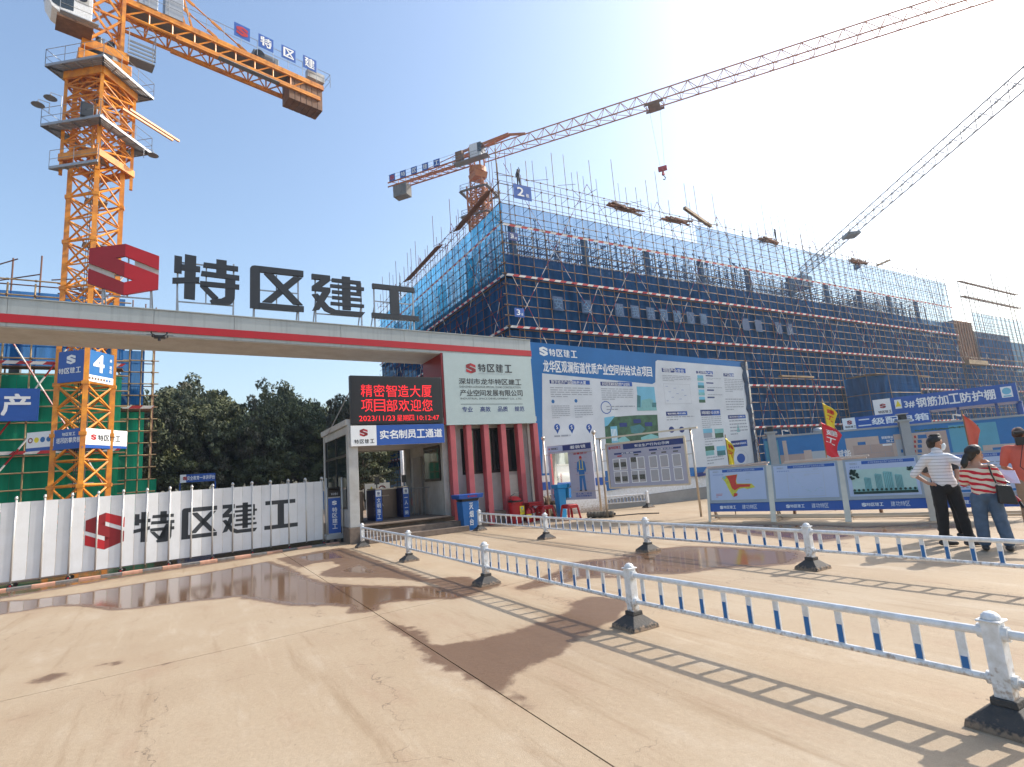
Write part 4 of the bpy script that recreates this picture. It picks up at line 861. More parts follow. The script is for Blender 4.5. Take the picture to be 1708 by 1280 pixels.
for c, px in zip(chs, xs_):
    d = ray(px, 514); tt = 37.9/d.y; x = d.x*tt
    t = thing('net_character', 'cloth square with faint character %s, %s of the slogan row on the netting' % (c, ORD[chs.index(c)]), 'sign', (x, 37.86, 15.7)); MB().box(x-.55, x+.55, 37.84, 37.87, 15.7, 17.0).build('cloth', M['ltile'], t)
    p = Pan((x-.55, 37.84, 15.7), (x+.55, 37.84, 15.7), (x+.55, 37.84, 17.0), (x-.55, 37.84, 17.0), lay=.015); p.text(c, .14, .15, .82, 1.0, 0, bold=.02); p.build('character_print', [M['ltext']], t)
for i, px in enumerate((1243, 1264, 1297, 1315)):
    d = ray(px, 540); x = d.x*37.9/d.y
    t = thing('net_square', ('first', 'second', 'third', 'fourth')[i]+' faded blue cloth square of the right group on the dark netting', 'sign', (x, 37.86, 15.4)); MB().box(x-.6, x+.6, 37.84, 37.87, 15.6, 17.0).build('cloth', M['ltile'], t)
# projecting hoist bay
hb = thing('hoist_bay', 'rounded blue netted bay with tan planks on top projecting from the long scaffold', 'scaffold', (76, 35, 0))
pts = [(70.5, 37.6), (70.8, 35), (73, 33.6), (80, 33.4), (83, 34.6), (84, 37.6)]
for a, b in zip(pts[:-1], pts[1:]):
    m = MB(); m.add([(*a, 0), (*b, 0), (*b, 10.2), (*a, 10.2)], [(0, 1, 2, 3)]); m.build('safety_net', NETD, hb)
for a in pts: MB().tube((*a, 0), (*a, 11.6), .04, 5).build('scaffold_pole', M['pole'], hb)
for k in range(8): MB().bar((70.5, 33.9+k*.45, 10.3+.04*(k % 3)), (84+rnd(-.6, .6), 34+k*.45, 10.3+.04*(k % 3)), .4, .08).build('plank', M['pole'], hb)
for z in (2, 4, 6, 8): 
    for a, b in zip(pts[:-1], pts[1:]): MB().tube((*a, z), (*b, z), .035, 5).build('ledger', M['pole'], hb)
t = thing('timber_ledge', 'short tan timber ledge on the lower netting near the yard wall', 'beam', (60, 37.4, 10.3)); MB().box(57.5, 63.8, 37.3, 37.7, 10.3, 10.5).build('ledge_timber', M['pole'], t)
# ------------------------------------------------------------------ left building with green and blue netting
lb_ = thing('scaffold', 'left scaffold with green netting below and blue netting above behind the yellow crane', 'scaffold', (-4.1, 42, 0))
YL = 42.0
XLa, XLb = -30.0, -4.35
nets = [(0, 25.65, .3, 5.1, NETG), (0, 25.65, 5.1, 9.9, NETG), (0, 25.65, 10.3, 15.0, NETL)]
scaffold(lb_, (XLa, YL, 0), (1, 0, 0), 25.65, 15.2, (5.1, 10.5), 1.32, (0, -1, 0), nets=nets, net_w=5.13, seed=12, spikes=(2.0, 5.4), rodk='gpole', lsp=.98, brace_w=8.5, r=.052)
lc = thing('scaffold', 'narrow recessed end bay of the left scaffold with a stepped green and blue net', 'scaffold', (-3, 44, 0))
nets = [(0, 2.3, .3, 3.2, NETG), (0, 1.5, 3.2, 7.7, NETG), (.1, 1.4, 8.2, 11.9, NETL)]
scaffold(lc, (-4.7, 43.6, 0), (1, 0, 0), 1.9, 12.4, (8.0,), .62, (0, -1, 0), nets=nets, net_w=3, seed=13, spikes=(.5, 3.5), rodk='gpole', lsp=.8, brace=False, r=.045)
lbd = thing('concrete_building', 'low concrete shell behind the green netting on the left', 'building', (-17, 44, 0))
for z in (4.9, 9.9): MB().box(-29.5, -5, 43.4, 56, z-.3, z).build('floor_slab', M['dconc'], lbd)
for k in range(6): MB().box(-29+k*4.7, -28.5+k*4.7, 43.5, 44, 0, 13).build('column', M['dconc'], lbd)
MB().box(-29.5, -6, 47, 47.2, 0, 9.6).build('rear_wall', M['dconc'], lbd)
t = thing('net_sign', 'blue square with one white character hanging on the green netting at the left edge', 'sign', (-9.9, 41.7, 6.6))
MB().box(-10.7, -8.3, 41.75, 41.8, 6.95, 8.9).build('cloth', M['blue'], t); p = Pan((-10.7, 41.75, 6.95), (-8.3, 41.75, 6.95), (-8.3, 41.75, 8.9), (-10.7, 41.75, 8.9), lay=.01); p.text('产', .75, .35, 1.25, 1.25, 0, bold=.03); p.build('character_print', [M['white']], t)
# ------------------------------------------------------------------ cranes
def lattice_box(m, c, hw, z0, z1, rot, rb, kind=0):
    cs = [Vector((c[0]+hw*1.4142*math.cos(rot+math.pi/2*i), c[1]+hw*1.4142*math.sin(rot+math.pi/2*i), 0)) for i in range(4)]
    for i in range(4):
        a, b = cs[i], cs[(i+1) % 4]; A = lambda v, z: Vector((v.x, v.y, z))
        zm = (z0+z1)/2; mid = (a+b)/2
        m.tube(A(a, z0+.05), A(b, z0+.05), rb*1.15, 5); m.tube(A(a, zm), A(b, zm), rb*.8, 5)
        m.tube(A(a, z0+.05), A(b, zm), rb, 5); m.tube(A(b, z0+.05), A(a, zm), rb, 5)
        m.tube(A(a, zm), A(b, z1), rb, 5); m.tube(A(b, zm), A(a, z1), rb, 5)
    return cs
def mast(t, c, w_, rot, z0, z1, sec, mt, leg=.07, rb=.035):
    hw = w_/2; z = z0
    cs = [Vector((c[0]+hw*1.4142*math.cos(rot+math.pi/2*i), c[1]+hw*1.4142*math.sin(rot+math.pi/2*i), 0)) for i in range(4)]
    for q in cs: MB().bar((q.x, q.y, z0), (q.x, q.y, z1), leg*2, leg*2, up=(math.cos(rot), math.sin(rot), 0)).build('mast_leg', mt, t)
    while z < z1-.2:
        m = MB(); ze = min(z+sec, z1); lattice_box(m, c, hw, z, ze, rot, rb)
        for q in cs: 
            m.box(q.x-leg*1.35, q.x+leg*1.35, q.y-leg*1.35, q.y+leg*1.35, z-.10, z+.10)
        for i in range(4):
            a, b = cs[i], cs[(i+1) % 4]; g1 = a+(b-a)*.12; g2 = b+(a-b)*.12; A = lambda v, z: Vector((v.x, v.y, z))
            for gq, cc in ((g1, a), (g2, b)): m.add([A(cc, z), A(gq, z+.05), A(cc, z+.55), A(cc, z-.35)], [(0, 1, 2), (0, 3, 1)])
        m.build('mast_bracing', mt, t, kind=None); z = ze
def jib(t, p0, D, L, h, w_, mt, sec=1.6, rc=.06, rb=.03, tri=True, name='jib', floor=None):
    D = Vector(D).normalized(); S = Vector((D.y, -D.x, 0)); p0 = Vector(p0); U = Vector((0, 0, 1))
    lines_ = [S*(w_/2), S*(-w_/2)]+([U*h] if tri else [S*(w_/2)+U*h, S*(-w_/2)+U*h])
    for o in lines_: MB().tube(p0+o, p0+o+D*L, rc*(1 if True else 1), 6).build(name+'_chord', mt, t)
    n = int(L/sec); m = MB(); k = 0
    for i in range(n):
        a = p0+D*(i*sec); b = p0+D*((i+1)*sec); mid = (a+b)/2
        l, r_ = lines_[0], lines_[1]
        if tri:
            tp = lines_[2]
            for q in (l, r_): m.tube(a+q, mid+tp, rb, 4, cap=False); m.tube(b+q, mid+tp, rb, 4, cap=False)
        else:
            for q in (0, 1): m.tube(a+lines_[q], b+lines_[q+2], rb, 4, cap=False); m.tube(a+lines_[q], a+lines_[q+2], rb, 4, cap=False)
        m.tube(a+l, a+r_, rb, 4, cap=False); m.tube(a+l, b+r_, rb, 4, cap=False)
        if (i+1) % 6 == 0 or i == n-1: m.build(name+'_lacing', mt, t); m = MB()
def railing(m, pts, h=1.1, r=.018, post=1.2):
    for a, b in zip(pts[:-1], pts[1:]):
        a = Vector(a); b = Vector(b); U = Vector((0, 0, h))
        m.tube(a+U, b+U, r, 5); m.tube(a+U*.5, b+U*.5, r*.8, 5); n = max(1, int((b-a).length/post))
        for i in range(n+1): q = a+(b-a)*(i/n); m.tube(q, q+U, r, 5)
# near left crane
CC = (-5.71, 38.85); ROT = math.atan2(-CC[1], -CC[0]) + math.atan2(0, 1)
c4 = thing('tower_crane', 'big near yellow tower crane with climbing frame and grey platforms on the left', 'crane', (CC[0], CC[1], 0))
OR = M['orange']
mast(c4, CC, 1.8, ROT, 0, 28.4, 2.85, OR, leg=.125, rb=.06)
def ring(c, hw, rot, z): return [Vector((c[0]+hw*1.4142*math.cos(rot+math.pi/2*i), c[1]+hw*1.4142*math.sin(rot+math.pi/2*i), z)) for i in range(4)]
fr = MB()
for z0, z1 in ((22.5, 24.4), (24.4, 26.3), (26.3, 28.2)): lattice_box(fr, CC, 1.22, z0, z1, ROT, .05)
fr.build('climbing_frame_bracing', OR, c4)
for q in ring(CC, 1.22, ROT, 0): MB().bar((q.x, q.y, 21.3), (q.x, q.y, 28.4), .17, .17, up=(math.cos(ROT), math.sin(ROT), 0)).build('climbing_frame_leg', OR, c4)
q = ring(CC, 1.3, ROT, 22.4)
for i in range(4): MB().bar(q[i], q[(i+1) % 4], .14, .42).build('frame_beam', OR, c4)
q = ring(CC, 1.3, ROT, 27.9)
for i in range(4): MB().bar(q[i], q[(i+1) % 4], .14, .5).build('frame_beam', OR, c4)
for z, hw, nm in ((21.6, 1.6, 'low'), (24.2, 1.95, 'mid'), (28.2, 1.95, 'top')):
    q = ring(CC, hw, ROT, z); qi = ring(CC, 1.25, ROT, z); rr_ = MB()
    for i in (range(4) if nm != 'low' else (3,)):
        a, b, ai, bi = q[i], q[(i+1) % 4], qi[i], qi[(i+1) % 4]; dz = Vector((0, 0, .05)); m = MB()
        for k in range(5):       # grating planks with gaps between them
            u0, u1 = k/5, k/5+.155
            A_ = [a+(ai-a)*u0, b+(bi-b)*u0, b+(bi-b)*u1, a+(ai-a)*u1]
            m.add(A_+[v+dz for v in A_], [(0, 1, 2, 3), (7, 6, 5, 4), (0, 4, 5, 1), (2, 6, 7, 3), (1, 5, 6, 2), (3, 7, 4, 0)])
        for k in range(5): u = k/4; m.bar(ai+(bi-ai)*u+Vector((0, 0, -.06)), a+(b-a)*u+Vector((0, 0, -.06)), .06, .09)
        m.bar(a, b, .05, .16); m.build('platform_deck', M['galv'], c4, fix=True, kind='stuff'); railing(rr_, [a, b])
    rr_.build('platform_railing', M['galv'], c4)
D4 = Vector((.972, .237, 0)); N4 = Vector((.237, -.972, 0)); C4 = Vector((CC[0], CC[1], 0))
Q = lambda s, o, z: C4+D4*s+N4*o+Vector((0, 0, z))
def ob(s0, s1, o0, o1, z0, z1):
    m = MB(); vs = [Q(s, o, z) for z in (z0, z1) for s, o in ((s0, o1), (s1, o1), (s1, o0), (s0, o0))]
    return m.add(vs, [(3, 2, 1, 0), (4, 5, 6, 7), (0, 1, 5, 4), (1, 2, 6, 5), (2, 3, 7, 6), (3, 0, 4, 7)])
for k in (0, .35): MB().bar(Q(1.0+k, .9+k*.5, 26.3), Q(4.1+k, -.7+k*.4, 26.2), .12, .14).build('monorail_beam', OR, c4)
ob(-1.1, -.5, 1.55, 2.05, 24.3, 25.2).build('hydraulic_pack', M['char'], c4, bevel=.03)
for k in range(3): MB().tube(Q(-.35+.13*k, 2.0, 24.3), Q(-.35+.13*k, 2.0, 25.0-.1*k), .05, 8).build('oil_bottle', M['galv'], c4)
def flood(p, dx):
    o = MB().lathe([(.04, 0), (.10, -.10), (.30, -.22), (.32, -.25), (.28, -.24)], p, 16).build('floodlight', M['deckg'], c4, smooth=True)
    MB().path([p, p+Vector((0, 0, .12)), p+D4*dx+Vector((0, 0, .1)), p+D4*dx-Vector((0, 0, .6))], .02, 5).build('lamp_arm', M['galv'], o)
flood(Q(-2.95, .9, 25.0), .5); flood(Q(-2.45, 1.5, 25.3), .5); flood(Q(2.7, 1.0, 23.9), -.5)
MB().tube(Q(-.4, 1.35, 21.6), Q(-.4, 1.35, 24.2), .09, 10).build('hydraulic_cylinder', OR, c4)
ld = MB()
for s in (-.2, .2): ld.tube(Q(s, -.3, .5), Q(s, -.3, 29), .02, 4)
for k in range(95): ld.tube(Q(-.2, -.3, .6+k*.3), Q(.2, -.3, .6+k*.3), .013, 4)
ld.build('ladder', M['galv'], c4, kind='stuff')
for k in range(9):
    z = 3.0+k*2.85; ob(-.5, .6, -.7, .1, z, z+.05).build('rest_platform', M['galv'], c4)
for k in range(3): MB().tube(Q(-.35+.1*k, .2, 0), Q(-.35+.12*k, .2, 29), .02, 4).build('power_cable', M['black'], c4)
ob(-1.35, 1.35, -1.35, 1.35, 28.45, 29.15).build('turntable_base', OR, c4, bevel=.04)
MB().lathe([(1.15, 29.15), (1.25, 29.2), (1.25, 29.5), (1.15, 29.55)], (CC[0], CC[1], 0), 24).build('slewing_ring', M['char'], c4)
ob(-1.2, 1.2, -1.15, 1.15, 29.55, 30.15).build('turntable_top', OR, c4, bevel=.03)
tt = [(-.85, -.85), (.85, -.85), (.85, .85), (-.85, .85)]; m = MB()
for s, o in tt: MB().bar(Q(s, o, 30.15), Q(s, o, 38), .2, .2, up=tuple(D4)).build('tower_leg', OR, c4)
for i in range(4):
    a, b = tt[i], tt[(i+1) % 4]
    for z0, z1 in ((30.3, 32.6), (32.6, 34.9), (34.9, 37.2)): m.bar(Q(*a, z0), Q(*b, z1), .12, .12); m.bar(Q(*b, z0), Q(*a, z1), .12, .12); m.bar(Q(*a, z1), Q(*b, z1), .12, .14)
m.build('tower_bracing', OR, c4)
MB().frustum(CC, 1.9, 1.9, .5, .5, 38, 41).build('tower_head', OR, c4)
for k in range(2): MB().tube(Q(-.3+.6*k, .6, 30.15), Q(-.3+.6*k, .6, 30.8), .2, 12).build('slew_motor', M['char'], c4)
# cab
sx0, sx1, so0, so1, cz0, cz1 = -3.05, -.85, .95, 2.3, 30.25, 32.75
cabp = [(1.0, 0), (1.0, 1), (.45, 1), (.18, .97), (.03, .80), (0, .55), (.04, .28), (.16, .08), (.32, 0)]
CP = lambda u, v, o: Q(sx0+u*(sx1-sx0), so1+o, cz0+v*(cz1-cz0))
m = MB(); m.prism(cabp, CP, so1-so0); cabo = m.build('cab', M['wpaint'], c4, fix=True, bevel=.03)
def cabpan(pts, nm='cab_window', mm='glass'):
    m = MB(); m.prism(pts, lambda u, v, o: CP(u, v, .014+o), .01); m.build(nm, M[mm], cabo, fix=True)
cabpan([(.20, .50), (.60, .50), (.60, .93), (.44, .93), (.22, .90), (.09, .74), (.07, .55)]); cabpan([(.08, .46), (.60, .46), (.60, .16), (.30, .13), (.17, .18), (.09, .32)])
cabpan([(.64, .45), (.92, .45), (.92, .75), (.64, .75)], 'aircon', 'cabin')
fv = [CP(.77+.11*math.cos(k*.4), .6+.09*math.sin(k*.4), .03) for k in range(16)]; m = MB(); m.add(fv, [tuple(range(16))]); m.build('aircon_fan', M['black'], cabo)
m = MB(); m.add([CP(.0, .2, .02) if False else Q(sx0-.0, so1-.05, cz0+1.2), Q(sx0, so0+.05, cz0+1.2), Q(sx0+.06, so0+.05, cz0+2.0), Q(sx0+.06, so1-.05, cz0+2.0)], [(0, 1, 2, 3)]); m.build('cab_window', M['glass'], cabo)
ob(sx0+.6, sx1+.1, so0-.1, so1-.05, cz0-.22, cz0-.03).build('cab_platform', M['brown'], c4)
m = MB(); railing(m, [Q(sx0+.7, so1+.35, cz0-.1), Q(sx1+.3, so1+.35, cz0-.1)], 1.0); m.build('cab_railing', M['galv'], c4); ob(sx0+.7, sx1+.3, so1+.02, so1+.4, cz0-.14, cz0-.08).build('cab_walkway', M['galv'], c4)
# small side basket right of the tower
sbk = MB(); railing(sbk, [Q(1.15, 1.2, 30.2), Q(2.6, 1.2, 30.2), Q(2.6, .3, 30.2)], 1.9, .03); sbk.build('basket_railing', M['galv'], c4); ob(1.1, 2.6, .3, 1.2, 30.0, 30.07).build('basket_floor', M['deckg'], c4)
for k in range(4): ob(1.1, 2.6, 1.16, 1.21, 30.2+k*.28, 30.32+k*.28).build('basket_slat', M['deckg'], c4)
# counter jib, deck, railings, signs, ballast
jib(c4, Q(.9, 0, 33.15), D4, 13.2, 1.1, 1.5, OR, sec=1.35, rc=.11, rb=.055, tri=False, name='counter_jib')
for s in (-.75, .75): ob(.9, 14.4, s-.1, s+.1, 34.05, 34.45).build('deck_beam', OR, c4)
for s in (-.76, .76): ob(3.8, 14.1, s-.09, s+.09, 32.98, 33.3).build('lower_beam', OR, c4)
ob(.9, 14.2, -.62, .62, 34.3, 34.36).build('deck_plate', M['deckg'], c4)
m = MB(); railing(m, [Q(1, 1.0, 34.45), Q(14.9, 1.0, 34.45), Q(14.9, -1.0, 34.45), Q(1, -1.0, 34.45)], 1.2, .022, 1.1); m.build('deck_railing', M['galv'], c4)
for k, ch in enumerate(('S', 'te', 'qu', 'jian')):
    s0 = 7.45+k*1.72; z0 = 35.2; p0, p1 = Q(s0, 1.06, z0), Q(s0+1.1, 1.06, z0); U_ = Vector((0, 0, 1.1))
    m = MB(); m.add([p0, p1, p1+U_, p0+U_, p0-N4*.03, p1-N4*.03, p1+U_-N4*.03, p0+U_-N4*.03], [(0, 1, 2, 3), (7, 6, 5, 4), (0, 4, 5, 1), (1, 5, 6, 2), (2, 6, 7, 3), (3, 7, 4, 0)]); m.build('name_square', M['blue'], c4)
    p = Pan(p0, p1, p1+U_, p0+U_, lay=.01)
    if ch == 'S': p.logo(.15, .15, .80, 1, 1)
    else:
        for q in GLYPH[ch]: p.poly([(.14+a*.82, .16+b*.82) for a, b in q], 0, 2)
    p.build('square_print', [M['white'], M['red']], c4)
for k in range(6): ob(11.6+k*.46, 11.6+k*.46+.43, -.7, .7, 32.2, 34.1).build('ballast_block', M['brown'], c4, bevel=.02)
ob(9.0, 10.9, -.5, .5, 34.5, 35.3).build('hoist_winch', M['deckg'], c4, bevel=.05); MB().tube(Q(9.4, -.7, 34.9), Q(9.4, .7, 34.9), .35, 16).build('hoist_drum', M['char'], c4)
ob(13.1, 14.5, .3, .8, 34.8, 35.5).build('resistor_box', M['cabin'], c4)
for s in (1.6, 3.1): ob(s, s+1.1, .1, .9, 34.45, 36.3).build('control_cabinet', M['galv'], c4, bevel=.02)
for o_ in (-.5, .5):
    MB().bar(Q(4.9, o_, 34.4), Q(4.2, o_, 36.9), .12, .12).build('stay_post', OR, c4)
    MB().tube(Q(.4, o_, 39.6), Q(4.2, o_, 36.9), .05).build('tie_bar', OR, c4); o = MB().tube(Q(4.2, o_, 36.9), Q(8.6, o_, 34.6), .05).build('tie_bar', OR, c4)
    for u in (.1, .5, .9): q = Q(4.2, o_, 36.9)*(1-u)+Q(8.6, o_, 34.6)*u; dd = (D4*4.4+Vector((0, 0, -2.3))).normalized()*.35; MB().bar(q-dd, q+dd, .08, .2).build('tie_link', OR, o)
ob(6.5, 10.8, .55, .95, 32.95, 33.0).build('lower_catwalk', M['deckg'], c4)
jib(c4, Q(-1, 0, 34.0), -D4, 40, 1.6, 1.5, OR, sec=1.7, rc=.09, rb=.045, name='jib')
# sign boards clipped to the mast
q = ring(CC, .98, ROT, 0); fr_ = min(q, key=lambda v: v.length); nb = sorted([v for v in q if abs((v-fr_).length-1.96) < .1], key=lambda v: v.x)
lf, rt = nb[0], nb[-1]
def mboard(nm, a, b, z0, z1, lab, fn, mats, ext0=0, ext1=0, th=.04):
    a = Vector((a.x, a.y, 0)); b = Vector((b.x, b.y, 0)); dd = (b-a).normalized(); a = a-dd*ext0; b = b+dd*ext1; nn = Vector((dd.y, -dd.x, 0))
    t = thing(nm, lab, 'sign', (a.x, a.y, z0)); m = MB(); m.add([a+Vector((0, 0, z0)), b+Vector((0, 0, z0)), b+Vector((0, 0, z1)), a+Vector((0, 0, z1)), a-nn*th+Vector((0, 0, z0)), b-nn*th+Vector((0, 0, z0)), b-nn*th+Vector((0, 0, z1)), a-nn*th+Vector((0, 0, z1))], [(0, 1, 2, 3), (7, 6, 5, 4), (0, 4, 5, 1), (1, 5, 6, 2), (2, 6, 7, 3), (3, 7, 4, 0)])
    m.build('board_panel', mats[0], t, fix=True); p = Pan(a+Vector((0, 0, z0)), b+Vector((0, 0, z0)), b+Vector((0, 0, z1)), a+Vector((0, 0, z1)), lay=.008); fn(p); p.build('board_print', mats, t)
def f1(p): p.logo(p.W*.36, 1.02, .55, 1, 1); p.brand(p.W*.12, .50, .32, 1, gap=.12)
def f2(p):
    p.rect(0, 0, p.W, .38, 1, 1); p.text('4', p.W*.22, .62, .68, .98, 1, bold=.045); p.text('#', p.W*.76, 1.30, .15, .2, 1, bold=.01); p.chars('塔吊', p.W*.76, .62, .16, .5, 1, vert=True)
    for i in range(8): p.rect(.15+i*.19, .12, .27+i*.19, .25, (2, 3)[i > 5], 2)
mboard('crane_number_board', lf, fr_, 8.65, 10.45, 'dark blue board with white emblem on the left face of the near crane mast', f1, [M['blue'], M['white']])
mboard('crane_number_board', fr_, rt, 8.65, 10.45, 'bright blue board with big white 4 on the near crane mast', f2, [M['lblue'], M['white'], M['brown'], M['lblue']])
def f3(p):
    p.rect(0, .18, 1.7, p.H, 1, 1); p.rect(1.7, .18, p.W, p.H, 0, 1); p.chars('塔吊防攀爬棚', 1.85, .28, 1.5, .30, 1); p.brand(2.2, .68, .18, 1)
    for i, c in enumerate((3, 4, 5, 5)): p.disc(.25+i*.38, .6, .15, c, 2, r0=.09 if i == 0 else 0)
def f4(p): p.rect(0, .14, p.W, p.H, 1, 1); p.logo(.5, .40, .34, 3, 3, 2); p.brand(.95, .38, .34, 2)
mboard('climb_guard_fascia', lf, fr_, 4.95, 6.0, 'blue fascia with round safety symbols, left side of the crane mast guard', f3, [M['blue'], M['white'], M['char'], M['dred'], M['yel'], M['lblue']], ext0=1.5)
mboard('climb_guard_fascia', fr_, rt, 4.95, 6.0, 'white fascia with red emblem, right side of the crane mast guard', f4, [M['blue'], M['white'], M['char'], M['red']], ext1=1.0)
t = thing('climb_guard', 'flat blue guard deck around the crane mast behind the company fascias', 'guard deck', (CC[0], CC[1], 4.9))
m = MB(); qq = ring(CC, 1.0, ROT, 4.9); q2 = ring(CC, 1.0, ROT, 4.98); m.add(list(qq)+list(q2), [(3, 2, 1, 0), (4, 5, 6, 7), (0, 1, 5, 4), (1, 2, 6, 5), (2, 3, 7, 6), (3, 0, 4, 7)]); m.build('deck', M['blue'], t, fix=True)
# crane behind building two
CM = (35.6, 66.0); ZJ = 48.3; JD = Vector((.605, -.797, 0))
c1 = thing('tower_crane', 'yellow tower crane rising behind building two with its long jib crossing the sky', 'crane', (CM[0], CM[1], 0))
DO = M['dorange']; rj = math.atan2(JD.y, JD.x)
mast(c1, CM, 1.9, rj+math.pi/4, 12, ZJ-3.2, 2.8, DO, leg=.10, rb=.06)
fr = MB(); lattice_box(fr, CM, 1.35, 37.5, 40.5, rj+math.pi/4, .08); lattice_box(fr, CM, 1.35, 40.5, 43.5, rj+math.pi/4, .08); fr.build('climbing_frame_bracing', DO, c1)
q = ring(CM, 1.35, rj+math.pi/4, 0)
for v in q: MB().bar((v.x, v.y, 37), (v.x, v.y, 44), .2, .2).build('climbing_frame_leg', DO, c1)
for z in (39, 43): 
    m = MB(); a = ring(CM, 2.1, rj+math.pi/4, z); railing(m, a+[a[0]], 1.0, .03); 
    for i in range(4): m.bar(a[i], a[(i+1) % 4], .5, .08)
    m.build('platform_deck', M['deckg'], c1)
MB().frustum(CM, 1.9, 1.9, 2.2, 2.2, ZJ-2.9, ZJ-2.0).build('turntable_base', DO, c1); MB().lathe([(1.3, ZJ-2), (1.3, ZJ-1.2), (1.0, ZJ-1.2)], (*CM, 0), 16).build('slewing_ring', DO, c1)
J0 = Vector((CM[0], CM[1], ZJ)); JS = Vector((JD.y, -JD.x, 0))
for a in (.8, -.8): 
    for b in (.8, -.8): q = J0+JD*a+JS*b; MB().bar(q-Vector((0, 0, 1.2)), q+Vector((0, 0, 2.2)), .18).build('tower_leg', DO, c1)
jib(c1, J0+JD*1.0, JD, 62, 1.9, 1.5, DO, sec=2.2, rc=.085, rb=.045)
jib(c1, J0-JD*1.0+Vector((0, 0, .1)), -JD, 14.6, .7, 1.4, DO, sec=1.4, rc=.11, rb=.06, tri=False, name='counter_jib')
for k in range(5): 
    c = J0-JD*(12.4+k*.5); m = MB(); m.bar(c-JS*.75+Vector((0, 0, -1.0)), c+JS*.75+Vector((0, 0, -1.0)), .46, 1.9, up=(0, 0, 1)); m.build('ballast_block', M['dconc'], c1)
apx = J0+Vector((0, 0, 3.0))+JD*1.5
for b in (-.6, .6): MB().bar(J0-JD*3.2+JS*b+Vector((0, 0, 1.9)), J0+JD*5.5+JS*b*.3+Vector((0, 0, 2.7)), .22, .34).build('apex_frame', DO, c1)
MB().bar(J0+JD*5.3+Vector((0, 0, 2.7)), J0+JD*8+Vector((0, 0, 1.95)), .25, .3).build('apex_frame', DO, c1)
for b in (-.5, .5):
    MB().tube(J0-JD*1+Vector((0, 0, 2.2))+JS*b, J0-JD*10.5+JS*b+Vector((0, 0, .8)), .06, 5).build('tie_bar', DO, c1)
ca = J0+JD*.6+JS*1.0
m = MB(); cc = ca+Vector((0, 0, -.2)); m.bar(cc-JD*1.0+Vector((0, 0, 1.1)), cc+JD*.9+Vector((0, 0, 1.1)), 1.4, 2.2); cb1 = m.build('cab', M['wpaint'], c1, bevel=.1)
m = MB(); m.bar(cc+JD*.35+Vector((0, 0, 1.3)), cc+JD*1.0+Vector((0, 0, 1.3)), 1.44, 1.5); m.build('cab_window', M['glass'], cb1)
c_ = J0+JS*1.6-JD*2.6
MB().bar(c_+Vector((0, 0, .5)), c_+JD*1.1+Vector((0, 0, .5)), .8, 1.6).build('control_cabinet', M['brown'], c1)
m = MB(); a = J0+JS*2.0-Vector((0, 0, .5)); railing(m, [a-JD*3, a+JD*2.6], 1.0, .03); m.bar(a-JD*3+JS*-.5, a+JD*2.6+JS*-.5, 1.2, .1); m.build('cab_railing', M['deckg'], c1)
for k, ch in enumerate(('S', 'te', 'qu', 'jian', 'gong')):
    c = J0-JD*(14.6-k*2.05)+JS*.9+Vector((0, 0, .75)); u = JD*.55; nn = JS
    p = Pan(c-u, c+u, c+u+Vector((0, 0, 1.2)), c-u+Vector((0, 0, 1.2)), lay=.02); p.rect(0, 0, p.W, p.H, 0, 1)
    if ch == 'S': p.logo(.15, .2, .8, 2, 2)
    else:
        for gq in GLYPH[ch]: p.poly([(.18+a_*.75, .22+b_*.75) for a_, b_ in gq], 1, 2)
    p.build('name_square', [M['blue'], M['white'], M['red']], c1)
m = MB(); railing(m, [J0-JD*1+JS*.85+Vector((0, 0, .8)), J0-JD*15.4+JS*.85+Vector((0, 0, .8))], 1.1, .025, 1.6); m.build('deck_railing', M['galv'], c1)
d = ray(1088, 165); tq = (ZJ-1.7)/d.z; tp = EYE+d*tq
tl = (Vector((tp.x, tp.y, ZJ))-J0).dot(JD); TP = J0+JD*tl
m = MB()
for s in (-.85, .85): m.bar(TP-JD*1.2+JS*s-Vector((0, 0, .25)), TP+JD*1.2+JS*s-Vector((0, 0, .25)), .14, .3)
m.bar(TP-JS*.85-Vector((0, 0, .4)), TP+JS*.85-Vector((0, 0, .4)), 1.5, .18); m.build('trolley', M['brown'], c1)
hk = TP+Vector((0, 0, -9.2)); o = MB()
for s in (-1, 1): MB().tube(TP+JD*.7*s-Vector((0, 0, .4)), hk+JD*.25*s, .016, 4).build('hoist_rope', M['char'], c1)
MB().bar(hk-JD*.55, hk+JD*.55, .4, .55).frustum((hk.x, hk.y), .3, .3, .12, .12, hk.z-.9, hk.z-.2).build('hook_block', M['netr'], c1)
MB().path([hk+Vector((0, 0, -.9)), hk+JD*.1+Vector((0, 0, -1.1)), hk+JD*.22+Vector((0, 0, -1.3)), hk+JD*.1+Vector((0, 0, -1.55)), hk-JD*.12+Vector((0, 0, -1.45))], .06, 6).build('hook', M['char'], c1)
# far third crane whose jib comes towards us on the right
C3 = Vector((95.2, 55.2, 33.2)); D3v = Vector((-math.sin(R(36.5)), -math.cos(R(36.5)), 0))
c3 = thing('tower_crane', 'faint grey distant crane jib rising behind the far part of the scaffold on the right', 'crane', (C3.x, C3.y, 0))
mast(c3, (C3.x, C3.y), 2.0, .3, 14, 32.5, 3, M['galv'], leg=.1, rb=.06)
jib(c3, C3, D3v, 62, 1.5, 1.5, M['galv'], sec=2.2, rc=.08, rb=.04); jib(c3, C3, -D3v, 12, .8, 1.4, M['galv'], sec=1.6, rc=.1, rb=.05, tri=False, name='counter_jib')
MB().box(C3.x-1.4, C3.x+1.4, C3.y-1.4, C3.y+1.4, 31, 33.1).build('turntable_base', M['deckg'], c3)
T3 = C3+D3v*19; m = MB(); m.bar(T3-D3v*1-Vector((0, 0, .3)), T3+D3v*1-Vector((0, 0, .3)), 1.8, .35); m.build('trolley', M['deckg'], c3)
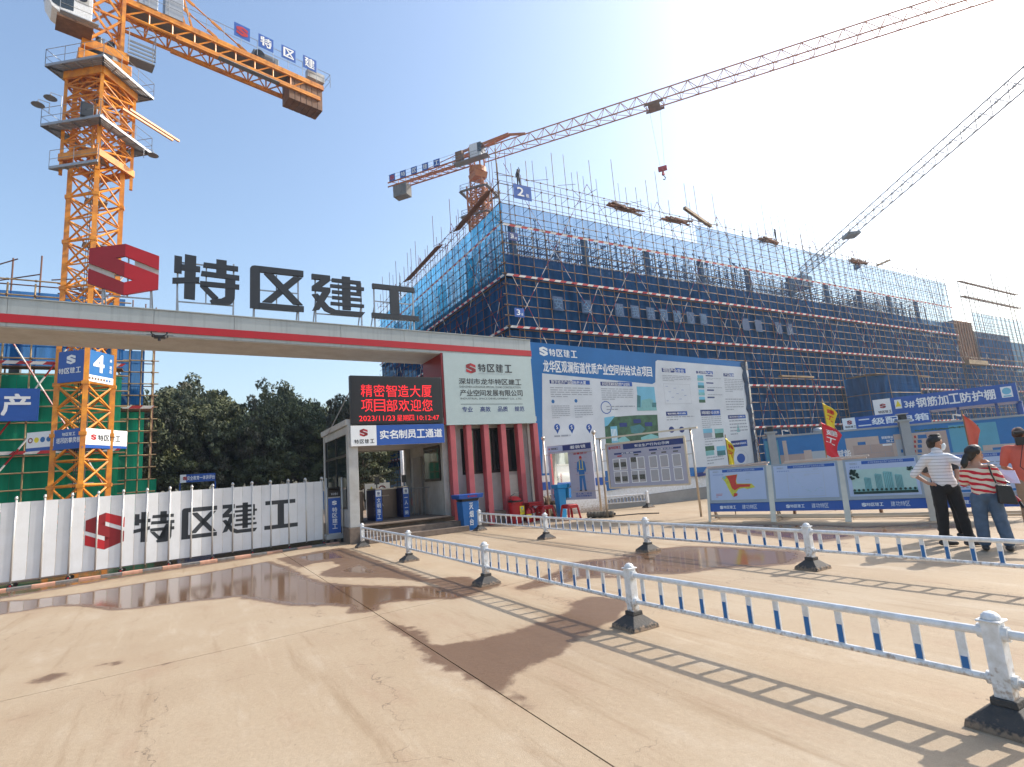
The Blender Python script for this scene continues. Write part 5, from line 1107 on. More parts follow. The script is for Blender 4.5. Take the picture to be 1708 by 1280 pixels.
h3 = T3+Vector((0, 0, -5.2)); MB().tube(T3-Vector((0, 0, .4)), h3, .02, 4).build('hoist_rope', M['deckg'], c3); MB().bar(h3-D3v*.5, h3+D3v*.5, .4, .7).build('hook_block', M['deckg'], c3)
# ------------------------------------------------------------------ trees
def crown_mesh(seed, rx, rz, mats_, nl=5200, ls=.26):
    rr = np.random.RandomState(seed); cl = []
    for i in range(46):
        th = rr.uniform(0, 2*np.pi); ph = np.arccos(rr.uniform(-.55, 1)); q = rr.uniform(.45, 1)
        cl.append((rx*q*np.sin(ph)*np.cos(th), rx*q*np.sin(ph)*np.sin(th), rz*q*np.cos(ph), rr.uniform(.5, 1.25)*rx*.27))
    cl = np.array(cl); idx = rr.randint(0, len(cl), nl); dr_ = rr.normal(size=(nl, 3)); dr_ /= np.linalg.norm(dr_, axis=1)[:, None]
    rad = rr.uniform(.35, 1, nl)**.5; c = cl[idx, :3]+dr_*(cl[idx, 3]*rad)[:, None]*np.array([1, 1, .62])
    nrm = dr_*.5+rr.normal(size=(nl, 3))*.6+np.array([0, 0, .5]); nrm /= np.linalg.norm(nrm, axis=1)[:, None]
    a = np.cross(nrm, rr.normal(size=(nl, 3))); a /= np.linalg.norm(a, axis=1)[:, None]; b = np.cross(nrm, a)
    s = ls*rr.uniform(.6, 1.4, nl)[:, None]
    V = np.stack([c+a*s*.9, c+b*s*.4, c-a*s*.9, c-b*s*.4], 1).reshape(-1, 3)
    me = bpy.data.meshes.new('crown'); F = np.arange(nl*4).reshape(-1, 4); me.from_pydata(V.tolist(), [], F.tolist())
    for m_ in mats_: me.materials.append(m_)
    sel = (rr.rand(len(cl)) < .4).astype(int)[idx]; me.polygons.foreach_set('material_index', sel); return me
def trunk_mesh(seed, h, rx):
    rr = random.Random(seed); m = MB(); p = Vector((0, 0, 0)); r = .22
    for k in range(5):
        q = p+Vector((rr.uniform(-.25, .25), rr.uniform(-.25, .25), h/5)); m.tube(p, q, r, 7, r2=r*.82); p = q; r *= .82
        if k > 0:
            for _ in range(2):
                th = rr.uniform(0, 6.28); e = p+Vector((math.cos(th)*rx*rr.uniform(.4, .8), math.sin(th)*rx*rr.uniform(.4, .8), rr.uniform(.8, 2.4))); md = (p+e)/2+Vector((0, 0, -.2))
                m.tube(p, md, r*.55, 5, r2=r*.4); m.tube(md, e, r*.4, 5, r2=r*.12)
    return unit_mesh('trunk', m, M['bark'], True)
CRM = [crown_mesh(i, 3.6+.5*(i % 3), 3.2+.7*((i+1) % 3), [LEAF[i % 4], LEAF[(i+1) % 4]]) for i in range(6)]
TRM = [trunk_mesh(i, 8.5, 3.4) for i in range(3)]
def tree(x, y, h, k, lab, group=None, sc=1, low=False):
    t = thing('tree', lab, 'tree', (x, y, 0), group); s = h/13.0
    inst(TRM[k % 3], 'trunk', t, (x, y, 0), (0, 0, k), (s*sc, s*sc, s))
    inst(CRM[k % 6], 'crown', t, (x, y, 9.2*s), (0, 0, k*1.7), (s*sc, s*sc, s*1.05))
    if low: inst(CRM[(k+3) % 6], 'lower_crown', t, (x, y, 4.6*s), (0, 0, k*2.3), (s*sc*1.05, s*sc*1.05, s*.85))
rr = random.Random(21)
prof = [(195, 655), (240, 650), (330, 645), (400, 675), (440, 668), (480, 650), (520, 655), (560, 672), (620, 655), (680, 665)]
def top_y(px): 
    for (a, ya), (b, yb) in zip(prof[:-1], prof[1:]):
        if a <= px <= b: return ya+(yb-ya)*(px-a)/(b-a)
    return 660
heights = []
ORDN = ('first', 'second', 'third', 'fourth', 'fifth', 'sixth', 'seventh', 'eighth', 'ninth', 'tenth', 'eleventh', 'twelfth', 'thirteenth', 'fourteenth', 'fifteenth', 'sixteenth', 'seventeenth', 'eighteenth', 'nineteenth', 'twentieth', 'twenty first', 'twenty second', 'twenty third', 'last', 'last')
kinds = ['tall round crowned tree at the front of the dark wood', 'broad dense tree in the middle of the wood beyond the gate', 'slim dark tree in the rear of the wood beyond the gate']
k = 0
for row, D, step in ((0, 62, 26), (1, 72, 24), (2, 84, 25)):
    px = 190; q_ = 0
    while px < (612 if D < 80 else 645):
        x_ = px+rr.uniform(-8, 8); d = ray(x_, 800); hd = math.hypot(d.x, d.y); Dd = D+rr.uniform(-3, 3)
        dz = ray(x_, top_y(min(max(x_, 196), 679))+rr.uniform(0, 16)-(0 if row else -12)); h = 1.7+dz.z/math.hypot(dz.x, dz.y)*Dd
        o = 1.0
        tree(d.x/hd*Dd, d.y/hd*Dd, h/1.02+rr.uniform(-.4, 1.6), k, ('tree in the front row of the wood, %s from the green scaffold', 'tree in the middle row of the wood, %s from the green scaffold', 'tree in the rear row of the wood, %s from the green scaffold')[row] % ORDN[q_], 'trees of the wood, row %s' % ('front', 'middle', 'rear')[row], sc=.62 if row == 1 else .7, low=True); k += 1; q_ += 1; px += step
for px, D, h in ((604, 40, 5.4), (618, 46, 6.0)):
    d = ray(px, 800); hd = math.hypot(d.x, d.y); tree(d.x/hd*D, d.y/hd*D, h, k, 'low bushy green tree behind the staff passage, %s' % {604: 'next to the left column', 618: 'above the left turnstile pillar', 640: 'beside the netted building'}[px], 'low trees behind the passage', sc=1.2, low=True); k += 1
# ------------------------------------------------------------------ big project billboard and the wall it stands on
bb = thing('project_billboard', 'huge blue and white project information billboard with wrinkled print', 'billboard', (17, 17.2, 0))
BL, BR, TR, TL = (11.42, 18.08, .55), (22.3, 16.3, 1.22), (22.45, 16.28, 6.10), (11.42, 18.08, 6.93)
def quadbox(a, b, c, d, th, m=None, mi=0, mb=None):
    a, b, c, d = map(Vector, (a, b, c, d)); n = (b-a).cross(d-a).normalized(); mb = mb or MB()
    return mb.add([a, b, c, d, a-n*th, b-n*th, c-n*th, d-n*th], [(0, 1, 2, 3), (7, 6, 5, 4), (0, 4, 5, 1), (1, 5, 6, 2), (2, 6, 7, 3), (3, 7, 4, 0)], mi)
quadbox(BL, BR, TR, TL, .12).build('panel', M['lblue'], bb)
P_ = Pan(BL, BR, TR, TL); W_, H_ = P_.W, P_.H
def U(x, y):   # board-space position of a spot (metres)
    d = ray(x, y); a = Vector(BL); n = P_.n; p = EYE+d*((a-EYE).dot(n)/d.dot(n))
    du = (Vector(BR)-a); uu = (p.x-a.x)/du.x; zb = BL[2]+(BR[2]-BL[2])*uu; zt = TL[2]+(TR[2]-TL[2])*uu
    return uu*W_, (p.z-zb)/(zt-zb)*H_
def rpx(x0, y0, x1, y1, mi, L=2): 
    a = U(x0, y0); b = U(x1, y1); P_.rect(min(a[0], b[0]), min(a[1], b[1]), max(a[0], b[0]), max(a[1], b[1]), mi, L)
def linespx(x0, y0, x1, y1, n, seed=0, mi=5):
    a = U(x0, y0); b = U(x1, y1); P_.lines(a[0], min(a[1], b[1]), b[0], max(a[1], b[1]), n, mi, 3, seed)
def ppx(pts, mi, L=2): P_.poly([U(*q) for q in pts], mi, L)
wrink = [M['white'], M['boardw'], M['navy'], M['lblue'], M['blue'], M['tgrey'], M['psky'], M['teal'], M['pgreen'], M['teald'], M['tlg']]
ppx([(904, 623), (1086, 641), (1091, 638), (1091, 603), (1094, 601), (1238, 613), (1243, 618), (1258, 772), (1180, 779), (905, 790)], 1, 1)
rpx(1150, 779, 1259, 790, 2, 1) if False else None
a = U(913.5, 594); P_.brand(a[0]+.06, a[1], .28, 0, gap=.18); a = U(900, 593); P_.logo(a[0], a[1]-.02, .36, 0, 0); a = U(906, 620); b = U(1085, 617); P_.chars('龙华区观澜街道优质产业空间供给试点项目', a[0], a[1], b[0]-a[0], .42, 0, bold=.03)
def tab(x0, y0, x1, y1, s): 
    rpx(x0, y0, x1, y1, 2, 2); a = U(x0, y1); b = U(x1, y0); rpx(x0+(x1-x0)*.55, y0, x1, y1, 4, 3); h = abs(b[1]-a[1]); P_.chars(s, a[0]+.08, a[1]+h*.2, (b[0]-a[0])*.85, h*.55, 0, 4, bold=.01)
tab(916, 634, 983, 642, '数字经济产业园标杆大厦'); tab(1000, 637, 1053, 645, '龙华区观澜街道优质产业空间'); tab(1101, 614, 1141, 623, '项目产业定位'); tab(1158, 619, 1186, 625, '五大特色产业'); tab(1203, 623, 1221, 629, '产业配套')
tab(1109, 687, 1145, 693, '智能制造'); tab(1166, 684, 1200, 693, '项目区位优势'); tab(1212, 693, 1242, 698, '空间规划展示'); tab(1218, 736, 1246, 744, '智慧园区'); 
linespx(917, 645, 987, 664, 5, 1); linespx(1001, 647, 1056, 668, 6, 2); linespx(919, 676, 951, 698, 7, 3); linespx(957, 676, 989, 697, 6, 4); linespx(1102, 625, 1150, 638, 4, 5); linespx(1204, 631, 1238, 655, 8, 6); linespx(1110, 694, 1157, 701, 2, 7); linespx(1168, 695, 1203, 713, 6, 8)
linespx(1207, 664, 1240, 685, 5, 9); linespx(1175, 620+10, 1200, 635, 2, 10); linespx(1177, 645, 1202, 652, 2, 11); linespx(1178, 657, 1203, 664, 2, 12); linespx(1214, 700, 1247, 725, 5, 13); linespx(1174, 731, 1205, 741, 3, 14); linespx(1178, 762, 1208, 772, 3, 15); linespx(1010, 676, 1058, 685, 2, 16)
for x in (929, 953, 982): a = U(x, 714); P_.disc(a[0], a[1]+.02, .13, 4, 2); P_.poly([(a[0]-.1, a[1]-.03), (a[0]+.1, a[1]-.03), (a[0], a[1]-.22)], 4, 2); P_.text('S', a[0]-.04, a[1]-.05, .08, .14, 0, 4)
linespx(924, 724, 990, 728, 1, 17)
a = U(1010, 680); P_.disc(a[0], a[1], .26, 4, 2, r0=.225); a = U(922, 670); P_.disc(a[0], a[1], .07, 3, 2); a = U(960, 669); P_.disc(a[0], a[1], .07, 3, 2)
# printed pictures
rpx(1060, 645, 1094, 685, 6, 2); ppx([(1061, 659), (1067, 661), (1067, 683), (1061, 683)], 9, 3); ppx([(1068, 668), (1082, 665), (1088, 668), (1088, 682), (1068, 682)], 7, 3); ppx([(1086, 672), (1093, 672), (1093, 684), (1086, 684)], 9, 4); rpx(1061, 680, 1094, 685, 7, 5)
for i in range(5): rpx(1070+i*3.6, 669, 1071.5+i*3.6, 681, 10, 6)
ppx([(1007, 697), (1060, 693), (1095, 692), (1098, 736), (1010, 740)], 8, 2); ppx([(1007, 697), (1025, 694), (1013, 710), (1008, 712)], 6, 3); ppx([(1017, 712), (1028, 711), (1031, 739), (1020, 740)], 6, 3); ppx([(1030, 733), (1040, 727), (1050, 735), (1050, 739), (1030, 739)], 7, 3); ppx([(1068, 730), (1085, 724), (1097, 728), (1097, 737), (1070, 738)], 7, 3)
for i in range(4): ppx([(1018.5+i*2.3, 716), (1019.6+i*2.3, 716), (1022+i*2.3, 736), (1021+i*2.3, 736)], 0, 4)
for x, y in ((1032, 706), (1055, 700), (1074, 705)): rpx(x, y, x+13, y+6, 2, 4); 
ppx([(1050, 712), (1066, 708), (1076, 716), (1066, 726), (1052, 722)], 9, 3)
rpx(1104, 640, 1152, 674, 10, 2); rpx(1104.5, 640.7, 1151.5, 673.4, 1, 3)
for i in range(9): linespx(1108+(i*13) % 34, 644+i*3, 1118+(i*13) % 34, 646+i*3, 1, i, 4)
for i, y in enumerate((626, 638, 650, 662)): rpx(1160+i*1.2, y, 1171+i*1.2, y+10, 6, 2); rpx(1160+i*1.2, y+5, 1171+i*1.2, y+10, (7, 9, 7, 8)[i], 3); rpx(1174+i*1.2, y, 1186+i*1.2, y+2.5, 2, 2)
for x, y, m1, m2 in ((1171, 716, 6, 5), (1190, 716, 7, 8), (1175, 745, 8, 7), (1194, 745, 6, 9)): rpx(x, y, x+16, y+14, m2, 2); rpx(x, y, x+16, y+6, m1, 3)
for x in (1119, 1136): a = U(x, 717); P_.disc(a[0], a[1], .14, 2, 2); 
a = U(1236, 768); P_.disc(a[0], a[1]+.1, .24, 4, 2); P_.disc(a[0], a[1]+.1, .42, 10, 2, r0=.40); a = U(1230, 716); P_.poly([(a[0]-.1, a[1]-.15), (a[0]+.1, a[1]-.15), (a[0], a[1]+.3)], 7, 2)
P_.build('printed_sheet', wrink, bb)
# wrinkled plastic film at the right edge and bottom band
m = MB(); a = Vector(BR); c = Vector(TR); rr = random.Random(5); n_ = P_.n; dx_ = (Vector(BR)-Vector(BL)).normalized(); vs = []
for i in range(25):
    v = i/24; p = a+(c-a)*v; vs += [p-dx_*(.22+.1*rr.random()*(v > .5))+n_*.02, p-dx_*.06+n_*(.05+.05*rr.random()), p+dx_*.12+n_*(-.03+.05*rr.random())]
m.add(vs, [(3*i+j, 3*i+j+1, 3*i+j+4, 3*i+j+3) for i in range(24) for j in (0, 1)]); m.build('loose_film', mat('dark_film', (.045, .07, .12), .22, var=.2, vscale=3), bb, smooth=False)
for u in (.1, .5, .93):
    p = Vector(BL)+(Vector(BR)-Vector(BL))*u-n_*.5; MB().bar((p.x, p.y, 0), (p.x, p.y, 6), .12).build('rear_post', M['galv'], bb)
ww = thing('yard_wall', 'low white wall with blue bands and a concrete foot under the project billboard', 'wall', (17, 17.2, 0))
def wq(s, z, o=0):    # along the wall foot
    a = Vector((11.42, 18.08, 0)); b = Vector((22.9, 16.2, 0)); p = a+(b-a)*s; return Vector((p.x, p.y, z))-Vector((-.1616, -.987, 0))*-o
quadbox(wq(0, .30, -.05), wq(1, .62, -.05), wq(1, 1.22, -.05), wq(0, .56, -.05), .15).build('white_panel', M['wpaint'], ww)
quadbox(wq(0, 0, .02), wq(1, 0, .02), wq(1, .60, .02), wq(0, .29, .02), .3).build('concrete_foot', M['conc'], ww)
quadbox(wq(.64, .97, .13), wq(1, 1.20, .13), wq(1, 1.36, .13), wq(.64, 1.14, .13), .02).build('navy_band', M['navy'], ww)
quadbox(wq(.0, .0, .25), wq(.245, .0, .25), wq(.245, 1.55, .25), wq(.0, 1.55, .25), .06).build('white_panel', M['wpaint'], ww)
quadbox(wq(.0, 1.0, .27), wq(.245, 1.0, .27), wq(.245, 1.3, .27), wq(.0, 1.3, .27), .015).build('blue_band', M['blue'], ww)
# ------------------------------------------------------------------ blue mural wall along the yard
mw = thing('mural_wall', 'long blue yard wall printed with beige factory scenes between grey lamp pillars', 'wall', (26, 10, 0))
A0 = Vector((22.35, 15.9, 0)); A1 = Vector((33.5, 1.9, 0)); WD = (A1-A0).normalized(); WNn = Vector((WD.y, -WD.x, 0)); 
if WNn.dot(A0) > 0: WNn = -WNn
WL = (A1-A0).length
wp = lambda s, z, o=0: A0+WD*s+Vector((0, 0, z))+WNn*o
quadbox(wp(0, 0), wp(WL, 0), wp(WL, 2.42), wp(0, 2.42), .12).build('wall_panel', M['mural'], mw)
quadbox(wp(0, 2.42, .03), wp(WL, 2.42, .03), wp(WL, 2.50, .03), wp(0, 2.50, .03), .18).build('coping', M['grey'], mw)
P_ = Pan(wp(0, 0), wp(WL, 0), wp(WL, 2.42), wp(0, 2.42), lay=.004)
def V(x, y): 
    d = ray(x, y); p = EYE+d*((A0-EYE).dot(WNn)/d.dot(WNn)); return (p-A0).dot(WD), p.z
def rp(x0, y0, x1, y1, mi, L=2):
    a = V(x0, y0); b = V(x1, y1); P_.rect(a[0], b[1], b[0], a[1], mi, L)
a, b = V(1274, 734)[0], V(1297, 734)[0]; P_.rect(a, 0, b, 2.3, 0, 1); P_.rect(b, .1, V(1392, 760)[0], 1.62, 1, 1)
P_.rect(V(1308, 760)[0], .1, V(1315, 760)[0], 2.25, 2, 2); P_.rect(V(1340, 750)[0], .1, V(1353, 750)[0], 1.75, 4, 2); P_.rect(V(1353, 750)[0], .1, V(1396, 750)[0], 1.68, 3, 2)
a = V(1333, 750)[0]; P_.rect(a, .1, a+.02, 1.5, 6, 3); rp(1334, 745, 1344, 750, 5, 4)
a = V(1398, 768); P_.chars('赋能', a[0], 1.22, V(1422, 768)[0]-a[0], .42, 7, 3, bold=.02)
a, b = V(1414, 760)[0], V(1583, 745)[0]; P_.rect(a, .1, b, 2.12, 4, 2); a2, b2_ = V(1425, 760)[0], V(1492, 760)[0]; P_.rect(a2, .2, b2_, 1.78, 8, 3)
for i in range(3): P_.rect(a2, .7+i*.36, b2_, .71+i*.36, 6, 4)
for i in range(6): q = a2+(b2_-a2)*(i*.17+.1); P_.rect(q, .7+.36*(i % 3), q+.015, 1.06+.36*(i % 3), 6, 4)
P_.rect(V(1496, 750)[0], .5, V(1522, 750)[0], 1.9, 3, 3); P_.rect(V(1548, 750)[0], .2, b, 2.1, 1, 3)
a, b = V(1464, 725), V(1492, 740); P_.rect(a[0], 1.78, b[0], 2.12, 5, 5); P_.chars('钢筋精益', a[0]+.1, 1.97, (b[0]-a[0])*.8, .11, 7, 6); P_.chars('加工', a[0]+.25, 1.82, (b[0]-a[0])*.5, .11, 7, 6); P_.rect(a[0]+.1, 1.68, b[0]-.1, 1.76, 7, 5)
for i in range(5): rp(1524, 727+i*8, 1528, 731+i*8, 9, 5); rp(1530, 726+i*8, 1538 if i else 1546, 731+i*8, 5, 5)
rp(1430, 738, 1444, 742, 5, 5); rp(1502, 750, 1510, 755, 5, 5)
a, b = V(1583, 720)[0], V(1664, 720)[0]; P_.rect(a, .1, b, 2.3, 0, 1); P_.rect(V(1640, 750)[0], 1.0, V(1708, 750)[0]+1, 1.40, 4, 3); rp(1655, 747, 1672, 753, 5, 5)
for i in range(40):
    q = V(1525, 715)[0]+i*.045*1.2; P_.rect(q, 2.16+.03*rnd(0, 1), q+.05, 2.20+.05*rnd(0, 1), 10, 3)
P_.build('wall_print', [M['murall'], M['pbeiged'], M['pbeige'], mat('print_pale_grey', (.40, .45, .49), .5, var=.04), M['pbeige'], M['lblue'], M['tgrey'], M['white'], M['pbeiged'], M['netr'], M['pgreen']], mw)
def pillar2(s, lab):
    t = thing('lamp_pillar', lab, 'pillar', tuple(wp(s, 0, .2)), 'grey lamp pillars on the yard wall'); c = wp(s, 0, .12)
    m = MB(); m.bar(c, c+Vector((0, 0, 2.62)), .34, .34, up=tuple(WD)); m.build('shaft', M['grey'], t); m = MB(); m.bar(c+Vector((0, 0, 2.62)), c+Vector((0, 0, 2.70)), .52, .52, up=tuple(WD)); m.build('cap', M['grey'], t)
    m = MB(); m.bar(c+Vector((0, 0, 2.70)), c+Vector((0, 0, 2.92)), .26, .26, up=tuple(WD)); m.build('lantern', M['char'], t, bevel=.02); m = MB(); m.bar(c+Vector((0, 0, 2.925)), c+Vector((0, 0, 2.96)), .38, .38, up=tuple(WD)); m.build('lantern_roof', M['cabin'], t)
pillar2(.35, 'grey square pillar with small lantern at the right edge of the project billboard'); pillar2(V(1508, 720)[0], 'grey square pillar with small lantern in front of the distribution box sign')
t = thing('roof_vent', 'round metal turbine vent showing above the mural wall', 'vent', (27, 11.5, 2.4)); c = wp(V(1368, 728)[0], 2.35, -.4); MB().lathe([(.12, 0), (.12, .1), (.2, .14), (.22, .24), (.17, .33), (.03, .36)], c, 14).build('vent_ball', M['galv'], t, smooth=True)
for px in (1305, 1596): 
    c = wp(V(px, 722)[0], 2.5, -.05); t = thing('wall_camera', 'small white camera bracket on the wall top '+('near the billboard' if px < 1400 else 'behind the salmon flag'), 'camera', tuple(c)); MB().path([c, c+Vector((0, 0, .22)), c+Vector((0, 0, .22))+WD*.14], .02).build('bracket', M['wpaint'], t); MB().bar(c+Vector((0, 0, .2))+WD*.12, c+Vector((0, 0, .17))+WD*.26, .07).build('camera_body', M['wpaint'], t)
# ------------------------------------------------------------------ two blue fascia signs behind the wall
def fascia(nm, lab, pts, zt, h, fn, mats, cat='sign', ret=None, deck=True):
    (xa, ya), (xb, yb) = pts; a = Vector((xa, ya, zt-h)); b = Vector((xb, yb, zt-h)); t = thing(nm, lab, cat, (xa, ya, 0)); up_ = Vector((0, 0, h))
    quadbox(a, b, b+up_, a+up_, .12).build('fascia_panel', mats[0], t); p = Pan(a, b, b+up_, a+up_, lay=.008); fn(p); p.build('fascia_print', mats, t)
    nn = p.n
    if deck: m = MB(); q = [a-nn*.13, b-nn*.13, b-nn*4, a-nn*4]; m.add(q+[v+Vector((0, 0, .15)) for v in q], [(0, 1, 2, 3), (7, 6, 5, 4), (0, 4, 5, 1), (1, 5, 6, 2), (2, 6, 7, 3), (3, 7, 4, 0)]); m.build('roof_deck', M['blue'], t, fix=True)
    for q in (a-nn*.4, b-nn*.4, a-nn*3.8, b-nn*3.8): MB().bar((q.x, q.y, 0), (q.x, q.y, zt-h), .16).build('post', M['blue'], t)
    return t, p, a, b, nn
def g1(p):
    p.rect(0, 0, 1.0, p.H, 1, 1); p.logo(.33, .28, .27, 2, 3); p.brand(.15, .08, .13, 4, gap=.15); p.chars('二级配电箱', 1.25, .14, 3.6, .36, 1, 2, bold=.03)
def z_pt(x, y, z): q = gpt(x, y, z); return q
zt2 = 3.25; a = gpt(1404, 698.7, zt2); b = gpt(1551, 683.3, zt2)
t, p, a_, b_, nn = fascia('distribution_box_sign', 'blue fascia reading second level distribution box just behind the mural wall', (a, b), zt2, .62, lambda p: (p.rect(0, 0, p.W*.155, p.H, 1, 1), p.logo(p.W*.055, .27, .22, 2, 3), p.brand(p.W*.025, .10, .11, 4, gap=.15), p.chars('二级配电箱', p.W*.18, .14, p.W*.80, .34, 1, 2, bold=.03)), [M['navy'] if False else M['blue'], M['white'], M['dred'], M['red'], M['char']])
dd = (b_-a_).normalized(); e = b_-nn*1.5
quadbox(b_, e, e+Vector((0, 0, .62)), b_+Vector((0, 0, .62)), .05).build('side_panel', M['white'], t)
zt3 = 4.9; a = gpt(1455, 668, zt3); b = gpt(1695, 638.5, zt3)
def g2(p):
    W = p.W; p.rect(0, 0, W*.135, p.H, 1, 1); p.logo(W*.05, p.H*.42, p.H*.30, 2, 3); p.brand(W*.03, p.H*.12, p.H*.16, 4, gap=.12)
    p.rect(W*.165, p.H*.30, W*.215, p.H*.85, 1, 2); p.poly([(W*.168, p.H*.42), (W*.212, p.H*.42), (W*.19, p.H*.8)], 5, 3); p.text('3#', W*.235, p.H*.28, W*.075, p.H*.42, 1, bold=.03)
    p.chars('钢筋加工防护棚', W*.32, p.H*.24, W*.54, p.H*.56, 1, 2, bold=.03); p.rect(W*.895, p.H*.25, W*.965, p.H*.85, 1, 2); p.disc(W*.93, p.H*.6, p.H*.19, 6, 3); p.rect(W*.905, p.H*.29, W*.955, p.H*.36, 6, 3)
t, p, a_, b_, nn = fascia('rebar_shed_sign', 'large blue fascia reading rebar processing shelter above the mural wall', (a, b), zt3, 1.12, g2, [M['blue'], M['white'], M['dred'], M['red'], M['char'], M['yel'], M['psky']])
e = b_-nn*3; quadbox(b_, e, e+Vector((0, 0, 1.12)), b_+Vector((0, 0, 1.12)), .05).build('side_panel', M['white'], t)
for u in (.35, .6, .85, 1.0):
    q = a_+(b_-a_)*u-nn*.3; MB().bar((q.x, q.y, zt3-1.15), (q.x, q.y, zt3-2.6)-nn*1.4 if False else Vector((q.x, q.y, zt3-2.7))-nn*1.6, .14).build('knee_brace', M['blue'], t)
m = MB(); 
# ------------------------------------------------------------------ row of four tilted display boards
BT = [(12.16, 10.66), (12.69, 9.06), (13.23, 7.50), (13.90, 6.05), (14.55, 4.55)]
def display(i, a, b, lab, fn, mats):
    a = Vector((*a, 0)); b = Vector((*b, 0)); d = (b-a).normalized(); n = Vector((d.y, -d.x, 0))
    if n.dot(a) > 0: n = -n
    a += d*.03; b -= d*.03; bk = -n*.26; T = lambda p, z: p+Vector((0, 0, z))+bk*(z/1.45)
    t = thing('display_board', lab, 'display board', ((a+b)/2)[:], 'tilted display boards in a row')
    for q in (a, b):
        m = MB(); m.bar(T(q, 0), T(q, 1.42), .07, .05, up=tuple(n)); m.build('upright', M['steel'], t); m = MB(); m.bar(q+Vector((0, 0, .03)), q-n*.62+Vector((0, 0, .03)), .05, .05); m.build('foot', M['steel'], t)
        m = MB(); m.bar(T(q, .75)-n*.05, q-n*.58+Vector((0, 0, .06)), .035); m.build('back_stay', M['steel'], t)
    m = MB(); m.bar(a+Vector((0, 0, .16))-n*.06, b+Vector((0, 0, .16))-n*.06, .05, .05); m.build('cross_rail', M['steel'], t)
    m = MB(); m.bar(a-n*.6+Vector((0, 0, .05)), b-n*.6+Vector((0, 0, .05)), .05, .05); m.build('rear_rail', M['steel'], t)
    e = d*.035
    quadbox(T(a+e, .27)+n*.01, T(b-e, .27)+n*.01, T(b-e, .49)+n*.01, T(a+e, .49)+n*.01, .03).build('name_strip', M['navy'] if False else M['blue'], t)
    quadbox(T(a+e, .495)+n*.03, T(b-e, .495)+n*.03, T(b-e, 1.43)+n*.03, T(a+e, 1.43)+n*.03, .05).build('frame', M['grey'], t)
    p = Pan(T(a+e, .27)+n*.01, T(b-e, .27)+n*.01, T(b-e, .49)+n*.01, T(a+e, .49)+n*.01); W = p.W; p.logo(W*.17, .065, .09, 0, 0, 1); p.brand(W*.235, .075, .075, 0, 1, gap=.12); p.chars('建功特区', W*.55, .06, W*.25, .11, 0, 1, bold=-.005); p.build('strip_print', [M['white']], t)
    p = Pan(T(a+e*2.4, .57)+n*.033, T(b-e*2.4, .57)+n*.033, T(b-e*2.4, 1.38)+n*.033, T(a+e*2.4, 1.38)+n*.033); W, H = p.W, p.H
    p.rect(0, 0, W, H, 0, 1); p.rect(W*.24, H*.90, W*.985, H*.99, 1, 2); p.chars('龙华区观澜街道优质产业空间试点项目', W*.33, H*.915, W*.5, H*.055, 0, 3, bold=.01); p.brand(W*.06, H*.905, .038, 2, 2, gap=.1)
    for k in range(7 if i != 2 else 5): p.disc(W*(.07+k*.03), H*.83, .013, 1, 2, n=10, r0=.007)
    fn(p, W, H); p.build('poster', mats, t)
    return t
def d1(p, W, H):
    p.poly([(W*x, H*y) for x, y in ((.30, .79), (.52, .82), (.49, .62), (.50, .52), (.76, .50), (.82, .38), (.68, .33), (.62, .37), (.52, .34), (.47, .22), (.43, .10), (.40, .12), (.34, .35), (.28, .60), (.22, .72))], 4, 2)
    p.poly([(W*x, H*y) for x, y in ((.31, .78), (.515, .81), (.48, .60), (.49, .50), (.75, .48), (.72, .40), (.55, .40), (.45, .30), (.40, .38), (.36, .62))], 3, 3)
    p.poly([(W*x, H*y) for x, y in ((.42, .09), (.49, .13), (.50, .20), (.44, .22))], 3, 4); p.poly([(W*x, H*y) for x, y in ((.24, .76), (.30, .78), (.30, .70), (.26, .66))], 5, 4); p.lines(W*.10, H*.08, W*.22, H*.22, 3, 3, 2); p.lines(W*.66, H*.62, W*.85, H*.66, 1, 2, 2); p.lines(W*.68, H*.82, W*.86, H*.86, 1, 2, 2)
def d2(p, W, H):
    for x0, y0, x1, y1 in ((.22, .05, .80, .06), (.22, .78, .80, .785), (.22, .05, .225, .78), (.796, .05, .80, .78)): p.rect(W*x0, H*y0, W*x1, H*y1, 6, 2)
    rr = random.Random(3); pts = [(.28, .72), (.33, .60), (.38, .45), (.45, .28), (.52, .18), (.60, .20), (.70, .28), (.74, .20)]
    for (xa, ya), (xb, yb) in zip(pts[:-1], pts[1:]):
        for k in range(4): x = xa+(xb-xa)*k/4+rr.uniform(-.03, .03); y = ya+(yb-ya)*k/4+rr.uniform(-.03, .03); p.rect(W*x, H*y, W*(x+.03), H*(y+.006), (6, 5)[k % 2], 3)
    p.lines(W*.5, H*.66, W*.74, H*.72, 2, 6, 2); p.lines(W*.65, H*.83, W*.85, H*.86, 1, 2, 2)
